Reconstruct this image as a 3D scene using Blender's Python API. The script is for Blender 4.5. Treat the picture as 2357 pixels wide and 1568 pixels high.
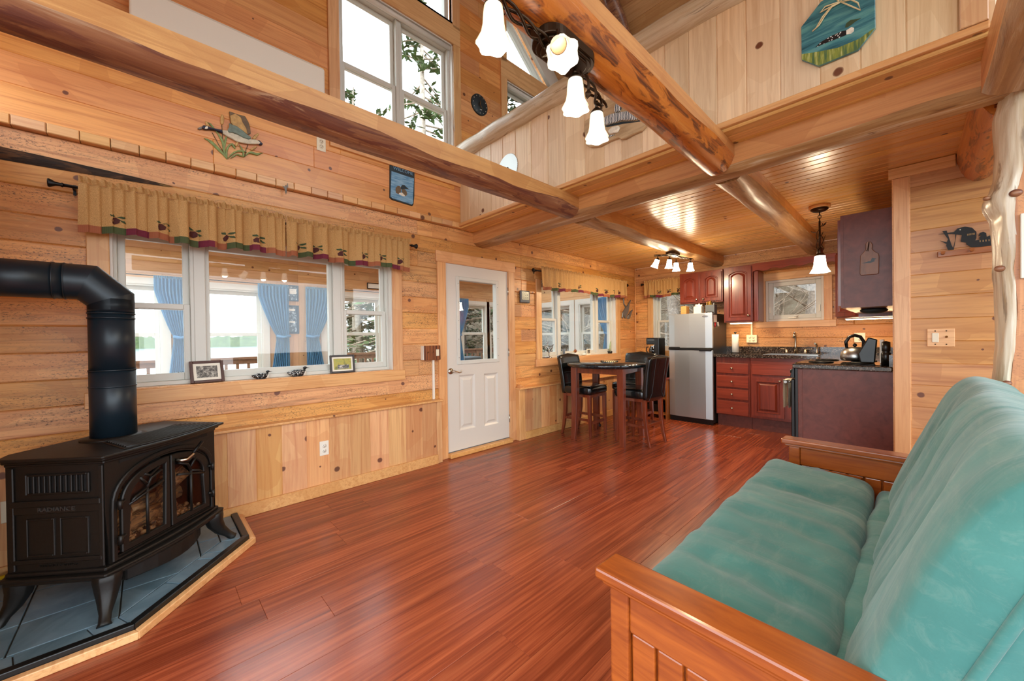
import bpy, bmesh, math, random
from mathutils import Vector, Matrix, noise
random.seed(7)
for o in list(bpy.data.objects): bpy.data.objects.remove(o)
S = bpy.context.scene
COL = S.collection
PI = math.pi
# ---------------------------------------------------------------- camera
YAW, PITCH, ROLL = 0.8079, -0.0071, -0.0140
fw = Vector((-math.sin(YAW)*math.cos(PITCH), math.cos(YAW)*math.cos(PITCH), math.sin(PITCH)))
rt = Vector((math.cos(YAW), math.sin(YAW), 0)); up = rt.cross(fw)
r2 = math.cos(ROLL)*rt + math.sin(ROLL)*up; u2 = -math.sin(ROLL)*rt + math.cos(ROLL)*up
cam = bpy.data.cameras.new('camera'); cam.sensor_width = 36; cam.lens = 877.015/2357*36; cam.clip_start = .02; cam.clip_end = 2000
co = bpy.data.objects.new('camera', cam); COL.objects.link(co)
mw = Matrix((r2, u2, -fw)).transposed().to_4x4(); mw.translation = (3.3768, 0, 1.2571); co.matrix_world = mw
S.camera = co
# ---------------------------------------------------------------- sky, sun, exposure
W = bpy.data.worlds.new('sky'); S.world = W; W.use_nodes = True
bgn = W.node_tree.nodes['Background']; bgn.inputs[0].default_value = (0.86, 0.94, 1.0, 1); bgn.inputs[1].default_value = 3.8
S.view_settings.view_transform = 'Standard'; S.view_settings.look = 'None'; S.view_settings.gamma = 1
S.view_settings.use_curve_mapping = False; S.view_settings.exposure = 0.4
# ---------------------------------------------------------------- helpers
def hx(h):
    h = h.lstrip('#'); c = [int(h[i:i+2], 16)/255 for i in (0, 2, 4)]
    return tuple((x/12.92 if x <= .04045 else ((x+.055)/1.055)**2.4) for x in c) + (1,)
class MB:
    def __init__(s): s.v = []; s.f = []; s.sm = []
    def add(s, v, f, smooth=False):
        b = len(s.v); s.v += [Vector(p) for p in v]; s.f += [tuple(b+i for i in q) for q in f]; s.sm += [smooth]*len(f); return s
    def box(s, x0, x1, y0, y1, z0, z1, M=None):
        v = [Vector((x, y, z)) for z in (z0, z1) for y in (y0, y1) for x in (x0, x1)]
        if M is not None: v = [M @ p for p in v]
        return s.add(v, [(0, 2, 3, 1), (4, 5, 7, 6), (0, 1, 5, 4), (2, 6, 7, 3), (0, 4, 6, 2), (1, 3, 7, 5)])
    def tube(s, pts, r, n=8, flat=None):
        pts = [Vector(p) for p in pts]; m = len(pts); rr = r if isinstance(r, (list, tuple)) else [r]*m
        t0 = (pts[1]-pts[0]).normalized(); a = Vector((0, 0, 1)) if abs(t0.z) < .9 else Vector((1, 0, 0))
        nx = t0.cross(a).normalized(); V = []; 
        for i, p in enumerate(pts):
            t = (pts[min(i+1, m-1)]-pts[max(i-1, 0)]).normalized(); nx = (nx - t*nx.dot(t)).normalized(); ny = t.cross(nx)
            for k in range(n):
                an = 2*PI*k/n; V.append(p + (nx*math.cos(an)+ny*math.sin(an)*(flat or 1))*rr[i])
        F_ = [(i*n+k, i*n+(k+1) % n, (i+1)*n+(k+1) % n, (i+1)*n+k) for i in range(m-1) for k in range(n)]
        s.add(V, F_, True); b = len(s.v)-len(V)
        s.f += [tuple(b+k for k in reversed(range(n))), tuple(b+(m-1)*n+k for k in range(n))]; s.sm += [False, False]; return s
    def lathe(s, prof, c=(0, 0, 0), n=24, M=None, wob=None, cap=True):
        V = []; m = len(prof)
        for i, (r, z) in enumerate(prof):
            for k in range(n):
                a = 2*PI*k/n; q = r*(1+(wob(a, i/(m-1)) if wob else 0)); p = Vector((q*math.cos(a), q*math.sin(a), z))
                V.append((M @ p if M is not None else p) + Vector(c))
        s.add(V, [(i*n+k, i*n+(k+1) % n, (i+1)*n+(k+1) % n, (i+1)*n+k) for i in range(m-1) for k in range(n)], True)
        b = len(s.v)-len(V)
        if cap and prof[0][0] > 1e-4: s.f.append(tuple(b+k for k in reversed(range(n)))); s.sm.append(False)
        if cap and prof[-1][0] > 1e-4: s.f.append(tuple(b+(m-1)*n+k for k in range(n))); s.sm.append(False)
        return s
    def prism(s, out, o, U, V_, Wd, d0, d1, smooth=False):
        o, U, V_, Wd = map(Vector, (o, U, V_, Wd)); n = len(out)
        v = [o+U*a+V_*b+Wd*d for d in (d0, d1) for a, b in out]
        s.add(v, [(i, (i+1) % n, n+(i+1) % n, n+i) for i in range(n)], smooth)
        b = len(s.v)-2*n; s.f += [tuple(b+i for i in reversed(range(n))), tuple(b+n+i for i in range(n))]; s.sm += [False, False]; return s
    def grid(s, fn, nu, nv, cu=False, cv=False):
        V = [fn(i/(nu if cu else nu-1), j/(nv if cv else nv-1)) for i in range(nu) for j in range(nv)]
        F_ = [(i*nv+j, ((i+1) % nu)*nv+j, ((i+1) % nu)*nv+(j+1) % nv, i*nv+(j+1) % nv) for i in range(nu if cu else nu-1) for j in range(nv if cv else nv-1)]
        return s.add(V, F_, True)
    def ball(s, c, r, n=12, m=8, M=None):
        rx, ry, rz = r if isinstance(r, (tuple, list)) else (r, r, r); c = Vector(c)
        V = []
        for i in range(1, m):
            th = PI*i/m
            for k in range(n):
                p = Vector((rx*math.sin(th)*math.cos(2*PI*k/n), ry*math.sin(th)*math.sin(2*PI*k/n), rz*math.cos(th))); V.append(c+(M @ p if M is not None else p))
        tp = Vector((0, 0, rz)); V += [c+(M @ tp if M is not None else tp), c-(M @ tp if M is not None else tp)]
        T, B = len(V)-2, len(V)-1
        F_ = [(i*n+k, (i+1)*n+k, (i+1)*n+(k+1) % n, i*n+(k+1) % n) for i in range(m-2) for k in range(n)]
        F_ += [(T, k, (k+1) % n) for k in range(n)] + [(B, (m-2)*n+(k+1) % n, (m-2)*n+k) for k in range(n)]
        return s.add(V, F_, True)
def tomesh(mb, name, Mi=None):
    me = bpy.data.meshes.new(name)
    me.from_pydata([tuple(Mi @ p) if Mi is not None else tuple(p) for p in mb.v], [], mb.f)
    me.polygons.foreach_set('use_smooth', mb.sm); me.update()
    bm = bmesh.new(); bm.from_mesh(me); bmesh.ops.recalc_face_normals(bm, faces=bm.faces); bm.to_mesh(me); bm.free()
    return me
def tag(o, label=None, cat=None, group=None, kind=None):
    if label: o['label'] = label
    if cat: o['category'] = cat
    if group: o['group'] = group
    if kind: o['kind'] = kind
    return o
def mk(name, mb, mat, parent=None, bev=0, seg=1, sub=0):
    """link a mesh given in world coordinates; a child is stored in its parent's frame, a top-level mesh gets its origin at its base"""
    if parent is None:
        xs = [p.x for p in mb.v]; ys = [p.y for p in mb.v]; zs = [p.z for p in mb.v]
        loc = Vector(((min(xs)+max(xs))/2, (min(ys)+max(ys))/2, min(zs))); Mi = Matrix.Translation(-loc)
    else: Mi = WM[parent.name].inverted(); loc = Vector((0, 0, 0))
    o = bpy.data.objects.new(name, tomesh(mb, name, Mi)); COL.objects.link(o); o.location = loc
    if parent is not None: o.parent = parent; WM[o.name] = WM[parent.name].copy()
    else: WM[o.name] = Matrix.Translation(loc)
    o.data.materials.append(MAT[mat] if isinstance(mat, str) else mat)
    if bev:
        m = o.modifiers.new('bevel', 'BEVEL'); m.width = bev; m.segments = seg; m.limit_method = 'ANGLE'; m.angle_limit = .7
    if sub: m = o.modifiers.new('subdivision', 'SUBSURF'); m.levels = sub; m.render_levels = sub
    return o
WM = {}
def thing(name, label, cat, loc=(0, 0, 0), rz=0, group=None, kind=None):
    o = bpy.data.objects.new(name, None); COL.objects.link(o); o.location = loc; o.rotation_euler = (0, 0, rz); o.empty_display_size = .05
    WM[o.name] = Matrix.Translation(loc) @ Matrix.Rotation(rz, 4, 'Z')
    return tag(o, label, cat, group, kind)
def one(name, mb, mat, label, cat, group=None, bev=0, seg=1, sub=0):
    return tag(mk(name, mb, mat, None, bev, seg, sub), label, cat, group)
def copy_tree(o, parent=None):
    c = o.copy(); COL.objects.link(c); c.parent = parent; WM[c.name] = WM[o.name].copy()
    for ch in [x for x in KIDS.get(o.name, [])]: copy_tree(ch, c)
    return c
KIDS = {}
def index_kids(root):
    for ch in root.children_recursive: KIDS.setdefault(ch.parent.name, [])
    for ch in root.children_recursive:
        if ch not in KIDS[ch.parent.name]: KIDS[ch.parent.name].append(ch)
_pc = {}
def piece(parent, name, mat, o, U, V, Wn, L, Wd, T, ch=.004):
    """a board: o = centre of its face, U = length direction, V = width direction, Wn = face normal; chamfered front"""
    key = (round(L, 3), round(Wd, 3), round(T, 3), ch)
    me = _pc.get(key)
    if me is None:
        a, b = L/2, Wd/2; v = [(x, y, z) for (a_, b_, z) in ((a-ch, b-ch, 0), (a, b, -ch), (a, b, -T)) for (x, y) in ((-a_, -b_), (a_, -b_), (a_, b_), (-a_, b_))]
        f = [(0, 1, 2, 3), (11, 10, 9, 8)] + [(r*4+(k+1) % 4, r*4+k, (r+1)*4+k, (r+1)*4+(k+1) % 4) for r in (0, 1) for k in range(4)]
        me = bpy.data.meshes.new(name); me.from_pydata(v, [], f); me.update(); _pc[key] = me
    key2 = (key, mat); m2 = _pc.get(key2)
    if m2 is None:
        m2 = me if not me.materials else me.copy(); m2.materials.clear(); m2.materials.append(MAT[mat]); _pc[key2] = m2
    ob = bpy.data.objects.new(name, m2); COL.objects.link(ob)
    M = Matrix((Vector(U), Vector(V), Vector(Wn))).transposed().to_4x4(); M.translation = Vector(o)
    ob.parent = parent; ob.matrix_local = WM[parent.name].inverted() @ M if parent.name in WM else M
    return ob
def subtract(rects, holes):
    for hx0, hx1, hy0, hy1 in holes:
        out = []
        for x0, x1, y0, y1 in rects:
            if hx1 <= x0 or hx0 >= x1 or hy1 <= y0 or hy0 >= y1: out.append((x0, x1, y0, y1)); continue
            a, b = max(x0, hx0), min(x1, hx1)
            if x0 < hx0: out.append((x0, hx0, y0, y1))
            if x1 > hx1: out.append((hx1, x1, y0, y1))
            if y0 < hy0: out.append((a, b, y0, hy0))
            if y1 > hy1: out.append((a, b, hy1, y1))
        rects = out
    return rects
X_, Y_, Z_ = Vector((1, 0, 0)), Vector((0, 1, 0)), Vector((0, 0, 1))
def wobble(p, s=1., a=1., seed=0): return noise.noise(Vector(p)*s+Vector((seed*7.3, seed*3.1, seed)))*a
# ---------------------------------------------------------------- materials
MAT = {}
class NT:
    def __init__(s, name):
        m = bpy.data.materials.new(name); m.use_nodes = True; s.m = m; s.t = m.node_tree; s.b = s.t.nodes['Principled BSDF']; MAT[name] = m
    def n(s, typ, **kw):
        nd = s.t.nodes.new(typ)
        for k, v in kw.items():
            if k in ('operation', 'blend_type', 'data_type', 'feature', 'noise_dimensions', 'wave_type', 'bands_direction', 'interpolation'): setattr(nd, k, v)
            else: s.set(nd, k, v)
        return nd
    def set(s, nd, k, v):
        i = nd.inputs[k] if not isinstance(k, int) else nd.inputs[k]
        if isinstance(v, bpy.types.NodeSocket): s.t.links.new(v, i)
        else: i.default_value = v
    def l(s, a, b): s.t.links.new(a, b)
    def math(s, op, a, b=0.5, c=None):
        nd = s.t.nodes.new('ShaderNodeMath'); nd.operation = op
        for i, v in enumerate((a, b, c)):
            if v is None: continue
            if isinstance(v, bpy.types.NodeSocket): s.l(v, nd.inputs[i])
            else: nd.inputs[i].default_value = v
        return nd.outputs[0]
    def mix(s, f, a, b, mode='MIX'):
        nd = s.t.nodes.new('ShaderNodeMix'); nd.data_type = 'RGBA'; nd.blend_type = mode
        for i, v in ((0, f), (6, a), (7, b)):
            if isinstance(v, bpy.types.NodeSocket): s.l(v, nd.inputs[i])
            else: nd.inputs[i].default_value = v
        return nd.outputs[2]
    def ramp(s, f, stops, interp='LINEAR'):
        nd = s.t.nodes.new('ShaderNodeValToRGB'); cr = nd.color_ramp; cr.interpolation = interp
        while len(cr.elements) < len(stops): cr.elements.new(.5)
        for e, (p, c) in zip(cr.elements, stops): e.position = p; e.color = c if len(c) == 4 else (*c, 1)
        s.l(f, nd.inputs[0]); return nd.outputs[0]
    def coord(s, scale=(1, 1, 1), rnd=True, src='Object'):
        tc = s.t.nodes.new('ShaderNodeTexCoord').outputs[src]
        if rnd:
            oi = s.t.nodes.new('ShaderNodeObjectInfo'); vm = s.t.nodes.new('ShaderNodeVectorMath'); vm.operation = 'MULTIPLY_ADD'
            cb = s.t.nodes.new('ShaderNodeCombineXYZ')
            for i in range(3): s.l(oi.outputs['Random'], cb.inputs[i])
            s.l(cb.outputs[0], vm.inputs[0]); vm.inputs[1].default_value = (61, 37, 83); s.l(tc, vm.inputs[2]); tc = vm.outputs[0]; s.rnd = oi.outputs['Random']
        mp = s.t.nodes.new('ShaderNodeMapping'); mp.inputs[3].default_value = scale; s.l(tc, mp.inputs[0]); return mp.outputs[0]
    def noise(s, vec, scale=5, detail=3, rough=.5, dist=0):
        nd = s.t.nodes.new('ShaderNodeTexNoise'); s.l(vec, nd.inputs['Vector']); nd.inputs['Scale'].default_value = scale; nd.inputs['Detail'].default_value = detail
        nd.inputs['Roughness'].default_value = rough; nd.inputs['Distortion'].default_value = dist; return nd.outputs[0]
    def bump(s, h, st=.3, d=.01):
        nd = s.t.nodes.new('ShaderNodeBump'); s.l(h, nd.inputs['Height']); nd.inputs['Strength'].default_value = st; nd.inputs['Distance'].default_value = d
        s.l(nd.outputs[0], s.b.inputs['Normal'])
    def base(s, c): s.set(s.b, 'Base Color', c)
    def done(s, rough=.5, **kw):
        s.b.inputs['Roughness'].default_value = rough
        for k, v in kw.items(): s.b.inputs[k.replace('_', ' ')].default_value = v
        return s.m
def plain(name, h, rough=.5, metal=0, var=0, sc=40, bump=0, **kw):
    t = NT(name); c = hx(h) if isinstance(h, str) else h
    if var or bump:
        v = t.coord((1, 1, 1)); n = t.noise(v, sc, 3)
        dk = tuple(x*(1-var) for x in c[:3])+(1,); lt = tuple(min(1, x*(1+var)) for x in c[:3])+(1,)
        t.base(t.ramp(n, [(.3, dk), (.7, lt)]))
        if bump: t.bump(n, bump, .004)
    else: t.base(c)
    return t.done(rough, Metallic=metal, **kw)
def pine(name, light, dark, rough=.42, knots=.55, along=(1.3, 26, 26), vary=.22, grey=0, kcol='#6e3a1e', kscale=4.6, bump=.15, coat=.15, speck=0, flatk=False):
    """sawn softwood, grain along local x; every board differs through its own random number"""
    t = NT(name); v = t.coord(along); v2 = t.coord((1, 1, 1))
    g = t.noise(v, 1.6, 5, .62, .8); fine = t.noise(t.coord((4, 190, 190)), 1, 2)
    big = t.noise(t.coord((.9, 5, 5)), 1.3, 2)
    c = t.ramp(g, [(.3, hx(dark)), (.52, hx(light)), (.75, tuple(min(1, x*1.12) for x in hx(light)[:3])+(1,))])
    c = t.mix(t.math('MULTIPLY', fine, .22), c, hx(dark), 'MULTIPLY')
    c = t.mix(t.ramp(big, [(.45, (0, 0, 0)), (.75, (.5, .5, .5))]), c, hx(dark))
    if grey:
        gn = t.noise(t.coord((1.1, 9, 9)), 2.1, 6, .7, 1.2)
        c = t.mix(t.ramp(gn, [(.52, (0, 0, 0)), (.72, (grey, grey, grey))]), c, hx('#6b5138'))
    if speck:
        sn = t.noise(t.coord((30, 60, 60)), 2.2, 5, .75); sm = t.noise(t.coord((1.2, 5, 5)), 1.7, 2)
        c = t.mix(t.math('MULTIPLY', t.ramp(sn, [(.54, (0, 0, 0)), (.62, (speck,)*3)]), t.ramp(sm, [(.42, (0, 0, 0)), (.58, (1, 1, 1))])), c, hx('#2e1d12'))
    vo = t.t.nodes.new('ShaderNodeTexVoronoi'); vo.voronoi_dimensions = '2D' if flatk else '3D'; dv = t.t.nodes.new('ShaderNodeVectorMath'); dv.operation = 'ADD'
    nd = t.t.nodes.new('ShaderNodeTexNoise'); t.l(v2, nd.inputs['Vector']); nd.inputs['Scale'].default_value = 18
    ds = t.t.nodes.new('ShaderNodeVectorMath'); ds.operation = 'SCALE'; t.l(nd.outputs[1], ds.inputs[0]); ds.inputs['Scale'].default_value = .012
    t.l(v2, dv.inputs[0]); t.l(ds.outputs[0], dv.inputs[1]); kv = dv.outputs[0]
    if flatk:
        fm = t.t.nodes.new('ShaderNodeVectorMath'); fm.operation = 'MULTIPLY'; t.l(kv, fm.inputs[0]); fm.inputs[1].default_value = (1, 1, 0); kv = fm.outputs[0]
    t.l(kv, vo.inputs['Vector']); vo.inputs['Scale'].default_value = kscale
    sep = t.t.nodes.new('ShaderNodeSeparateColor'); t.l(vo.outputs['Color'], sep.inputs[0])
    rad = t.math('MULTIPLY_ADD', sep.outputs[1], .07, .03); kd = t.math('DIVIDE', vo.outputs['Distance'], rad)
    on = t.math('GREATER_THAN', sep.outputs[0], 1-knots)
    km = t.math('MULTIPLY', t.ramp(kd, [(.72, (1, 1, 1)), (1.0, (.55, .55, .55)), (1.12, (0, 0, 0))]), on)
    halo = t.math('MULTIPLY', t.ramp(kd, [(1.0, (.4, .4, .4)), (2.6, (0, 0, 0))]), on)
    c = t.mix(halo, c, hx(dark)); c = t.mix(km, c, hx(kcol))
    hsv = t.n('ShaderNodeHueSaturation'); t.l(c, hsv.inputs['Color'])
    t.l(t.math('MULTIPLY_ADD', t.rnd, vary*2, 1-vary), hsv.inputs['Value'])
    r2 = t.math('FRACT', t.math('MULTIPLY', t.rnd, 17.3)); t.l(t.math('MULTIPLY_ADD', r2, .010, .499), hsv.inputs['Hue'])
    r3 = t.math('FRACT', t.math('MULTIPLY', t.rnd, 5.7)); t.l(t.math('MULTIPLY_ADD', r3, .12, .88), hsv.inputs['Saturation'])
    t.l(hsv.outputs[0], t.b.inputs['Base Color'])
    if bump: t.bump(g, bump, .003)
    return t.done(rough, Coat_Weight=coat, Coat_Roughness=.25)
def bark(name, cols, scale=(2.2, 9, 9), rough=.5, th=.5, coat=.2, st=.5, f=lambda a, b: (a, b, b)):
    t = NT(name); v = t.coord(scale); n = t.noise(v, 2, 5, .62, 1.0); n2 = t.noise(t.coord(f(.7, 14)), 2.5, 4, .6, .6); n3 = t.noise(t.coord(f(2, 60)), 2, 3)
    c = t.ramp(n2, [(.3, hx(cols[1])), (.6, hx(cols[0])), (.8, hx(cols[3]))])
    c = t.mix(t.ramp(n, [(th, (0, 0, 0)), (th+.06, (1, 1, 1))]), c, t.ramp(n3, [(.35, hx(cols[2])), (.7, hx(cols[1]))]))
    t.base(c); t.bump(n, st, .012); return t.done(rough, Coat_Weight=coat, Coat_Roughness=.2)
pine('wall_log', '#e3a25a', '#c17632', .5, .28, (1.2, 22, 22), .17, grey=.55, speck=.9, bump=.3, flatk=True)
pine('wall_board', '#e49c56', '#c97838', .36, .34, (1.0, 24, 24), .12, bump=.08, coat=.35, flatk=True)
pine('trim_wood', '#e6ae70', '#d08c4c', .4, .35, (1.2, 28, 28), .07, bump=.08, kscale=3.6)
pine('wainscot_board', '#e2aa6c', '#cc8044', .4, .42, (1.0, 20, 20), .16, kscale=4.2, bump=.1, flatk=True)
pine('partition_board', '#d89a54', '#b06c30', .42, .3, (.9, 15, 15), .1, bump=.1, flatk=True)
pine('ceiling_board', '#e8b266', '#cf9044', .3, .25, (1.0, 40, 40), .12, bump=.06, coat=.5, kscale=6, flatk=True)
pine('loft_board', '#eccfa8', '#d9b286', .42, .3, (1.0, 22, 22), .1, bump=.1, kscale=4, flatk=True)
pine('roof_board', '#ddab73', '#c98a52', .4, .45, (1.0, 24, 24), .1, bump=.06, flatk=True)
pine('beam_sawn', '#de9c52', '#bf742c', .42, .3, (.8, 20, 20), .06, bump=.15, kscale=3)
pine('porch_board', '#d3a272', '#b8824f', .45, .35, (1.0, 18, 18), .12, bump=.06, flatk=True)
pine('deck_wood', '#8a5a3c', '#68402a', .6, .2, (1.0, 18, 18), .1)
for sfx, f in (('', lambda a, b: (a, b, b)), ('_y', lambda a, b: (b, a, b))):
    bark('bark_brown'+sfx, ['#9c6a48', '#7d4c38', '#6a3d34', '#d8bfa0'], f(1.1, 8), .45, .5, .3, .3, f)
    bark('bark_amber'+sfx, ['#d07c2c', '#b5601c', '#5a2810', '#d99a4e'], f(1.7, 8), .32, .49, .5, .35, f)
    bark('bark_pale'+sfx, ['#bb9262', '#9a6d42', '#7a5638', '#e2d2b8'], f(1.1, 8), .45, .58, .2, .4, f)
bark('peeled_log', ['#d9c9ae', '#b79a72', '#8a7a6a', '#efe6d6'], (1.4, 10, 10), .35, .6, .4, .25)
def floorwood():
    t = NT('floor_laminate'); g = t.noise(t.coord((.55, 30, 30)), 1.6, 6, .66, .5); b = t.noise(t.coord((.7, 7, 7)), 1.6, 3, .5, 1.2)
    c = t.ramp(g, [(.25, hx('#5a2414')), (.42, hx('#8c4026')), (.58, hx('#a85432')), (.78, hx('#bd6a42'))])
    c = t.mix(t.ramp(b, [(.35, (.55, .55, .55)), (.62, (0, 0, 0))]), c, hx('#6a2816'))
    hs = t.n('ShaderNodeHueSaturation'); t.l(c, hs.inputs['Color']); t.l(t.math('MULTIPLY_ADD', t.rnd, .3, .85), hs.inputs['Value']); t.l(hs.outputs[0], t.b.inputs['Base Color'])
    t.set(t.b, 'Roughness', t.math('MULTIPLY_ADD', g, .06, .2)); t.b.inputs['Specular IOR Level'].default_value = .55
floorwood()
def cherry(name, light, dark, rough=.3, sc=(1.2, 22, 22), coat=.4):
    t = NT(name); g = t.noise(t.coord(sc), 1.6, 5, .6, .8)
    t.base(t.ramp(g, [(.25, hx(dark)), (.7, hx(light))])); return t.done(rough, Coat_Weight=coat, Coat_Roughness=.15)
cherry('cherry_vertical', '#8a3a28', '#64251b', .28, (22, 22, 1.2)); cherry('cherry_horizontal', '#96402a', '#70281a', .28, (1.2, 22, 22))
cherry('cherry_panel', '#743a2e', '#56281f', .45, (9, 9, 9), .1); cherry('table_wood', '#8c4023', '#541e10', .28, (20, 20, 1.3))
cherry('futon_wood', '#a9571d', '#7c3510', .25, (2, 12, 20), .6); cherry('stand_wood', '#a5622a', '#7c4218', .4, (18, 18, 1.5))
plain('white_paint', '#d8d2c8', .35); plain('vinyl_white', '#d3d2c9', .35); plain('white_plastic', '#ece6d8', .4); plain('almond_plastic', '#e8dcc0', .4)
plain('black_metal', '#12100f', .4, .3); plain('iron', '#191614', .45, .6, .3, 60, .05); plain('chrome', '#c9c9c9', .12, 1); plain('steel_brushed', '#a9a8a4', .3, 1)
plain('nickel', '#c2b8a6', .25, 1); plain('bronze', '#3c2c1e', .35, .8); plain('brass', '#b08a50', .3, 1)
plain('stove_black', '#15120f', .48, .2, .25, 90, .1); plain('pipe_black', '#16242e', .38, .15); plain('dark_gap', '#050404', .8)
plain('leather', '#0c1214', .26, 0, .3, 60, .08, Coat_Weight=.4); plain('leather_seam', '#3c4444', .5)
plain('black_plastic', '#0d0d0e', .3); plain('fridge_steel', '#b2b6b8', .33, .75); plain('rubber', '#0b0b0b', .7)
plain('grey_paint', '#5b6066', .5); plain('picture_mat', '#efe8d8', .7); plain('paper', '#f2efe8', .8)
bark('bark_dark', ['#5a3a1e', '#3a2414', '#1c120c', '#8a6a30'], (9, 2, 9), .8, .45, 0, .8, lambda a, b: (b, a, b))
# ---------------------------------------------------------------- the shell
NG, NB = -.64, 6.26            # near and back walls along y
def struct(name, mb, mat, label, bev=0):
    return tag(mk(name, mb, mat, None, bev), label, None, None, 'structure')
# floor: subfloor and laminate planks running along y
fl = struct('floor', MB().box(-.16, 7.2, NG-.3, NB, -.12, -.012), 'dark_gap', 'glossy red-brown laminate plank floor')
rng = random.Random(3)
PW, PL = .195, 1.28
x = 0; i = 0
while x < 5.2:
    y = NG-.25-rng.random()*PL; 
    while y < NB:
        a, b = max(y, NG-.3), min(y+PL, NB)
        if b-a > .05: piece(fl, 'plank', 'floor_laminate', (x+PW/2, (a+b)/2, 0), Y_, -X_, Z_, b-a-.0004, PW-.0004, .012, .0012)
        y += PL
    x += PW; i += 1
MB_ = MB
# left log wall ---------------------------------------------------------
WL = struct('wall_left', MB().box(-.158, -.15, NG, NB, 2.445, 2.5), 'wall_log', 'golden pine log wall with long windows and white door')
H_MAIN = (-.16, 1.67, .965, 2.0); H_DOOR = (2.265, 3.165, 0, 2.06); H_NOOK = (3.76, 5.62, .97, 2.02)
zs = [2.44]; z = 2.292
while z > 0: zs.append(z); z -= .155
zs.append(0)
def logs(root, courses, u0, u1, holes, place, mat, T, ch, breaks=(), rr=random.Random(5), nm='log'):
    for k in range(len(courses)-1):
        zt, zb = courses[k], courses[k+1]
        cut = sorted([u0]+[b for b in breaks if (hash((k, round(b*100))) % 3) == 0]+[u1])
        for a, b in zip(cut[:-1], cut[1:]):
            for r in subtract([(a, b, zb, zt)], holes):
                if r[1]-r[0] < .01 or r[3]-r[2] < .008: continue
                place(r, T+rr.random()*.0)
def pl_left(r, T): piece(WL, 'log', 'wall_log', (rngo.uniform(-.004, .003), (r[0]+r[1])/2, (r[2]+r[3])/2), Y_, Z_, X_, r[1]-r[0], r[3]-r[2], T, .006)
rngo = random.Random(11)
logs(WL, zs, NG, NB, [H_MAIN, H_DOOR, H_NOOK], pl_left, 'wall_log', .15, .006, (1.95, 3.4, 4.6))
mk('bark_seam', MB().grid(lambda a, b: Vector((.006+.012*math.sin(PI*b)*(1-a)+wobble((a*9, b*3, 1), 1, .004), NG+.78*a, 2.292-.004+(b-.5)*.075*(1-a)**.6-.03*a*0)), 40, 7), 'bark_dark', WL)
# back log wall
WB = struct('wall_back', MB().box(-.16, 3.6, NB+.142, NB+.15, 2.445, 2.5), 'wall_log', 'golden pine log wall behind the kitchen')
H_KW = (1.98, 2.615, 1.432, 1.997); H_BW = (.335, 1.02, 1.0, 2.1)
def pl_back(r, T): piece(WB, 'log', 'wall_log', ((r[0]+r[1])/2, NB+rngo.uniform(-.003, .004), (r[2]+r[3])/2), X_, Z_, -Y_, r[1]-r[0], r[3]-r[2], T, .006)
logs(WB, zs, -.15, 3.6, [H_KW, H_BW], pl_back, 'wall_log', .15, .006, (1.3, 2.9))
# near wall beside the hearth (its corner is just outside the frame)
WN = struct('wall_near', MB().box(-.15, 1.55, NG-.16, NG-.15, 0, 2.44), 'wall_log', 'pine log wall behind the stove corner')
for k in range(len(zs)-1): piece(WN, 'log', 'wall_log', (.7, NG, (zs[k]+zs[k+1])/2), -X_, Z_, Y_, 1.7, zs[k]-zs[k+1], .15, .006)
# gable wall above the ledge --------------------------------------------
RZ, RY, RS = 5.97, 2.77, .87
def roofz(y): return RZ-RS*abs(y-RY)
WG = struct('wall_gable', MB().box(-.16, -.15, NG, NB, 2.5, 3.0), 'wall_board', 'orange pine board gable wall under the roof')
gz = [2.498]
while gz[-1] < 5.9: gz.append(gz[-1]+.17)
tri = lambda z0, z1, s: [(RY+.39, RY+.39+max(0, .84-(z0-4.6)*1.18)+.12)] if s > 0 else [(RY-.39-max(0, .84-(z0-4.6)*1.18)-.12, RY-.39)]
for k in range(len(gz)-1):
    z0, z1 = gz[k], gz[k+1]; zm = (z0+z1)/2
    hw = (RZ-z0)/RS
    if hw < .1: continue
    a, b = max(NG, RY-hw), min(NB, RY+hw)
    holes = [(1.21, 2.385, 2.98, 4.375), (3.163, 4.33, 2.98, 4.36)]
    if z1 > 4.6 and z0 < 5.24:
        for s in (1, -1): (h0, h1), = tri(max(z0, 4.6), z1, s); holes.append((h0, h1, max(z0, 4.6), z1))
    cuts = [a]+[c for c in ((.35, 2.9), (1.0, 5.0), (2.75,), (1.85, 4.1))[k % 4] if a < c < b]+[b]
    for c0, c1 in zip(cuts[:-1], cuts[1:]):
        for r in subtract([(c0, c1, z0, z1)], holes):
            if r[1]-r[0] > .02 and r[3]-r[2] > .008: piece(WG, 'board', 'wall_board', (.03, (r[0]+r[1])/2, (r[2]+r[3])/2), Y_, Z_, X_, r[1]-r[0], r[3]-r[2], .05, .0035)
# ledge: sawn ends of the loft deck planks
LG = struct('trim_1', MB().box(-.15, -.02, NG, 2.44, 2.441, 2.497), 'trim_wood', 'row of sawn plank ends forming a ledge below the gable wall')
y = NG
while y < 2.42:
    w = .124; piece(LG, 'plank_end', 'trim_wood', (.048, y+w/2, 2.469), Y_, Z_, X_, w-.003, .055, .06, .004); y += w
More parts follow.
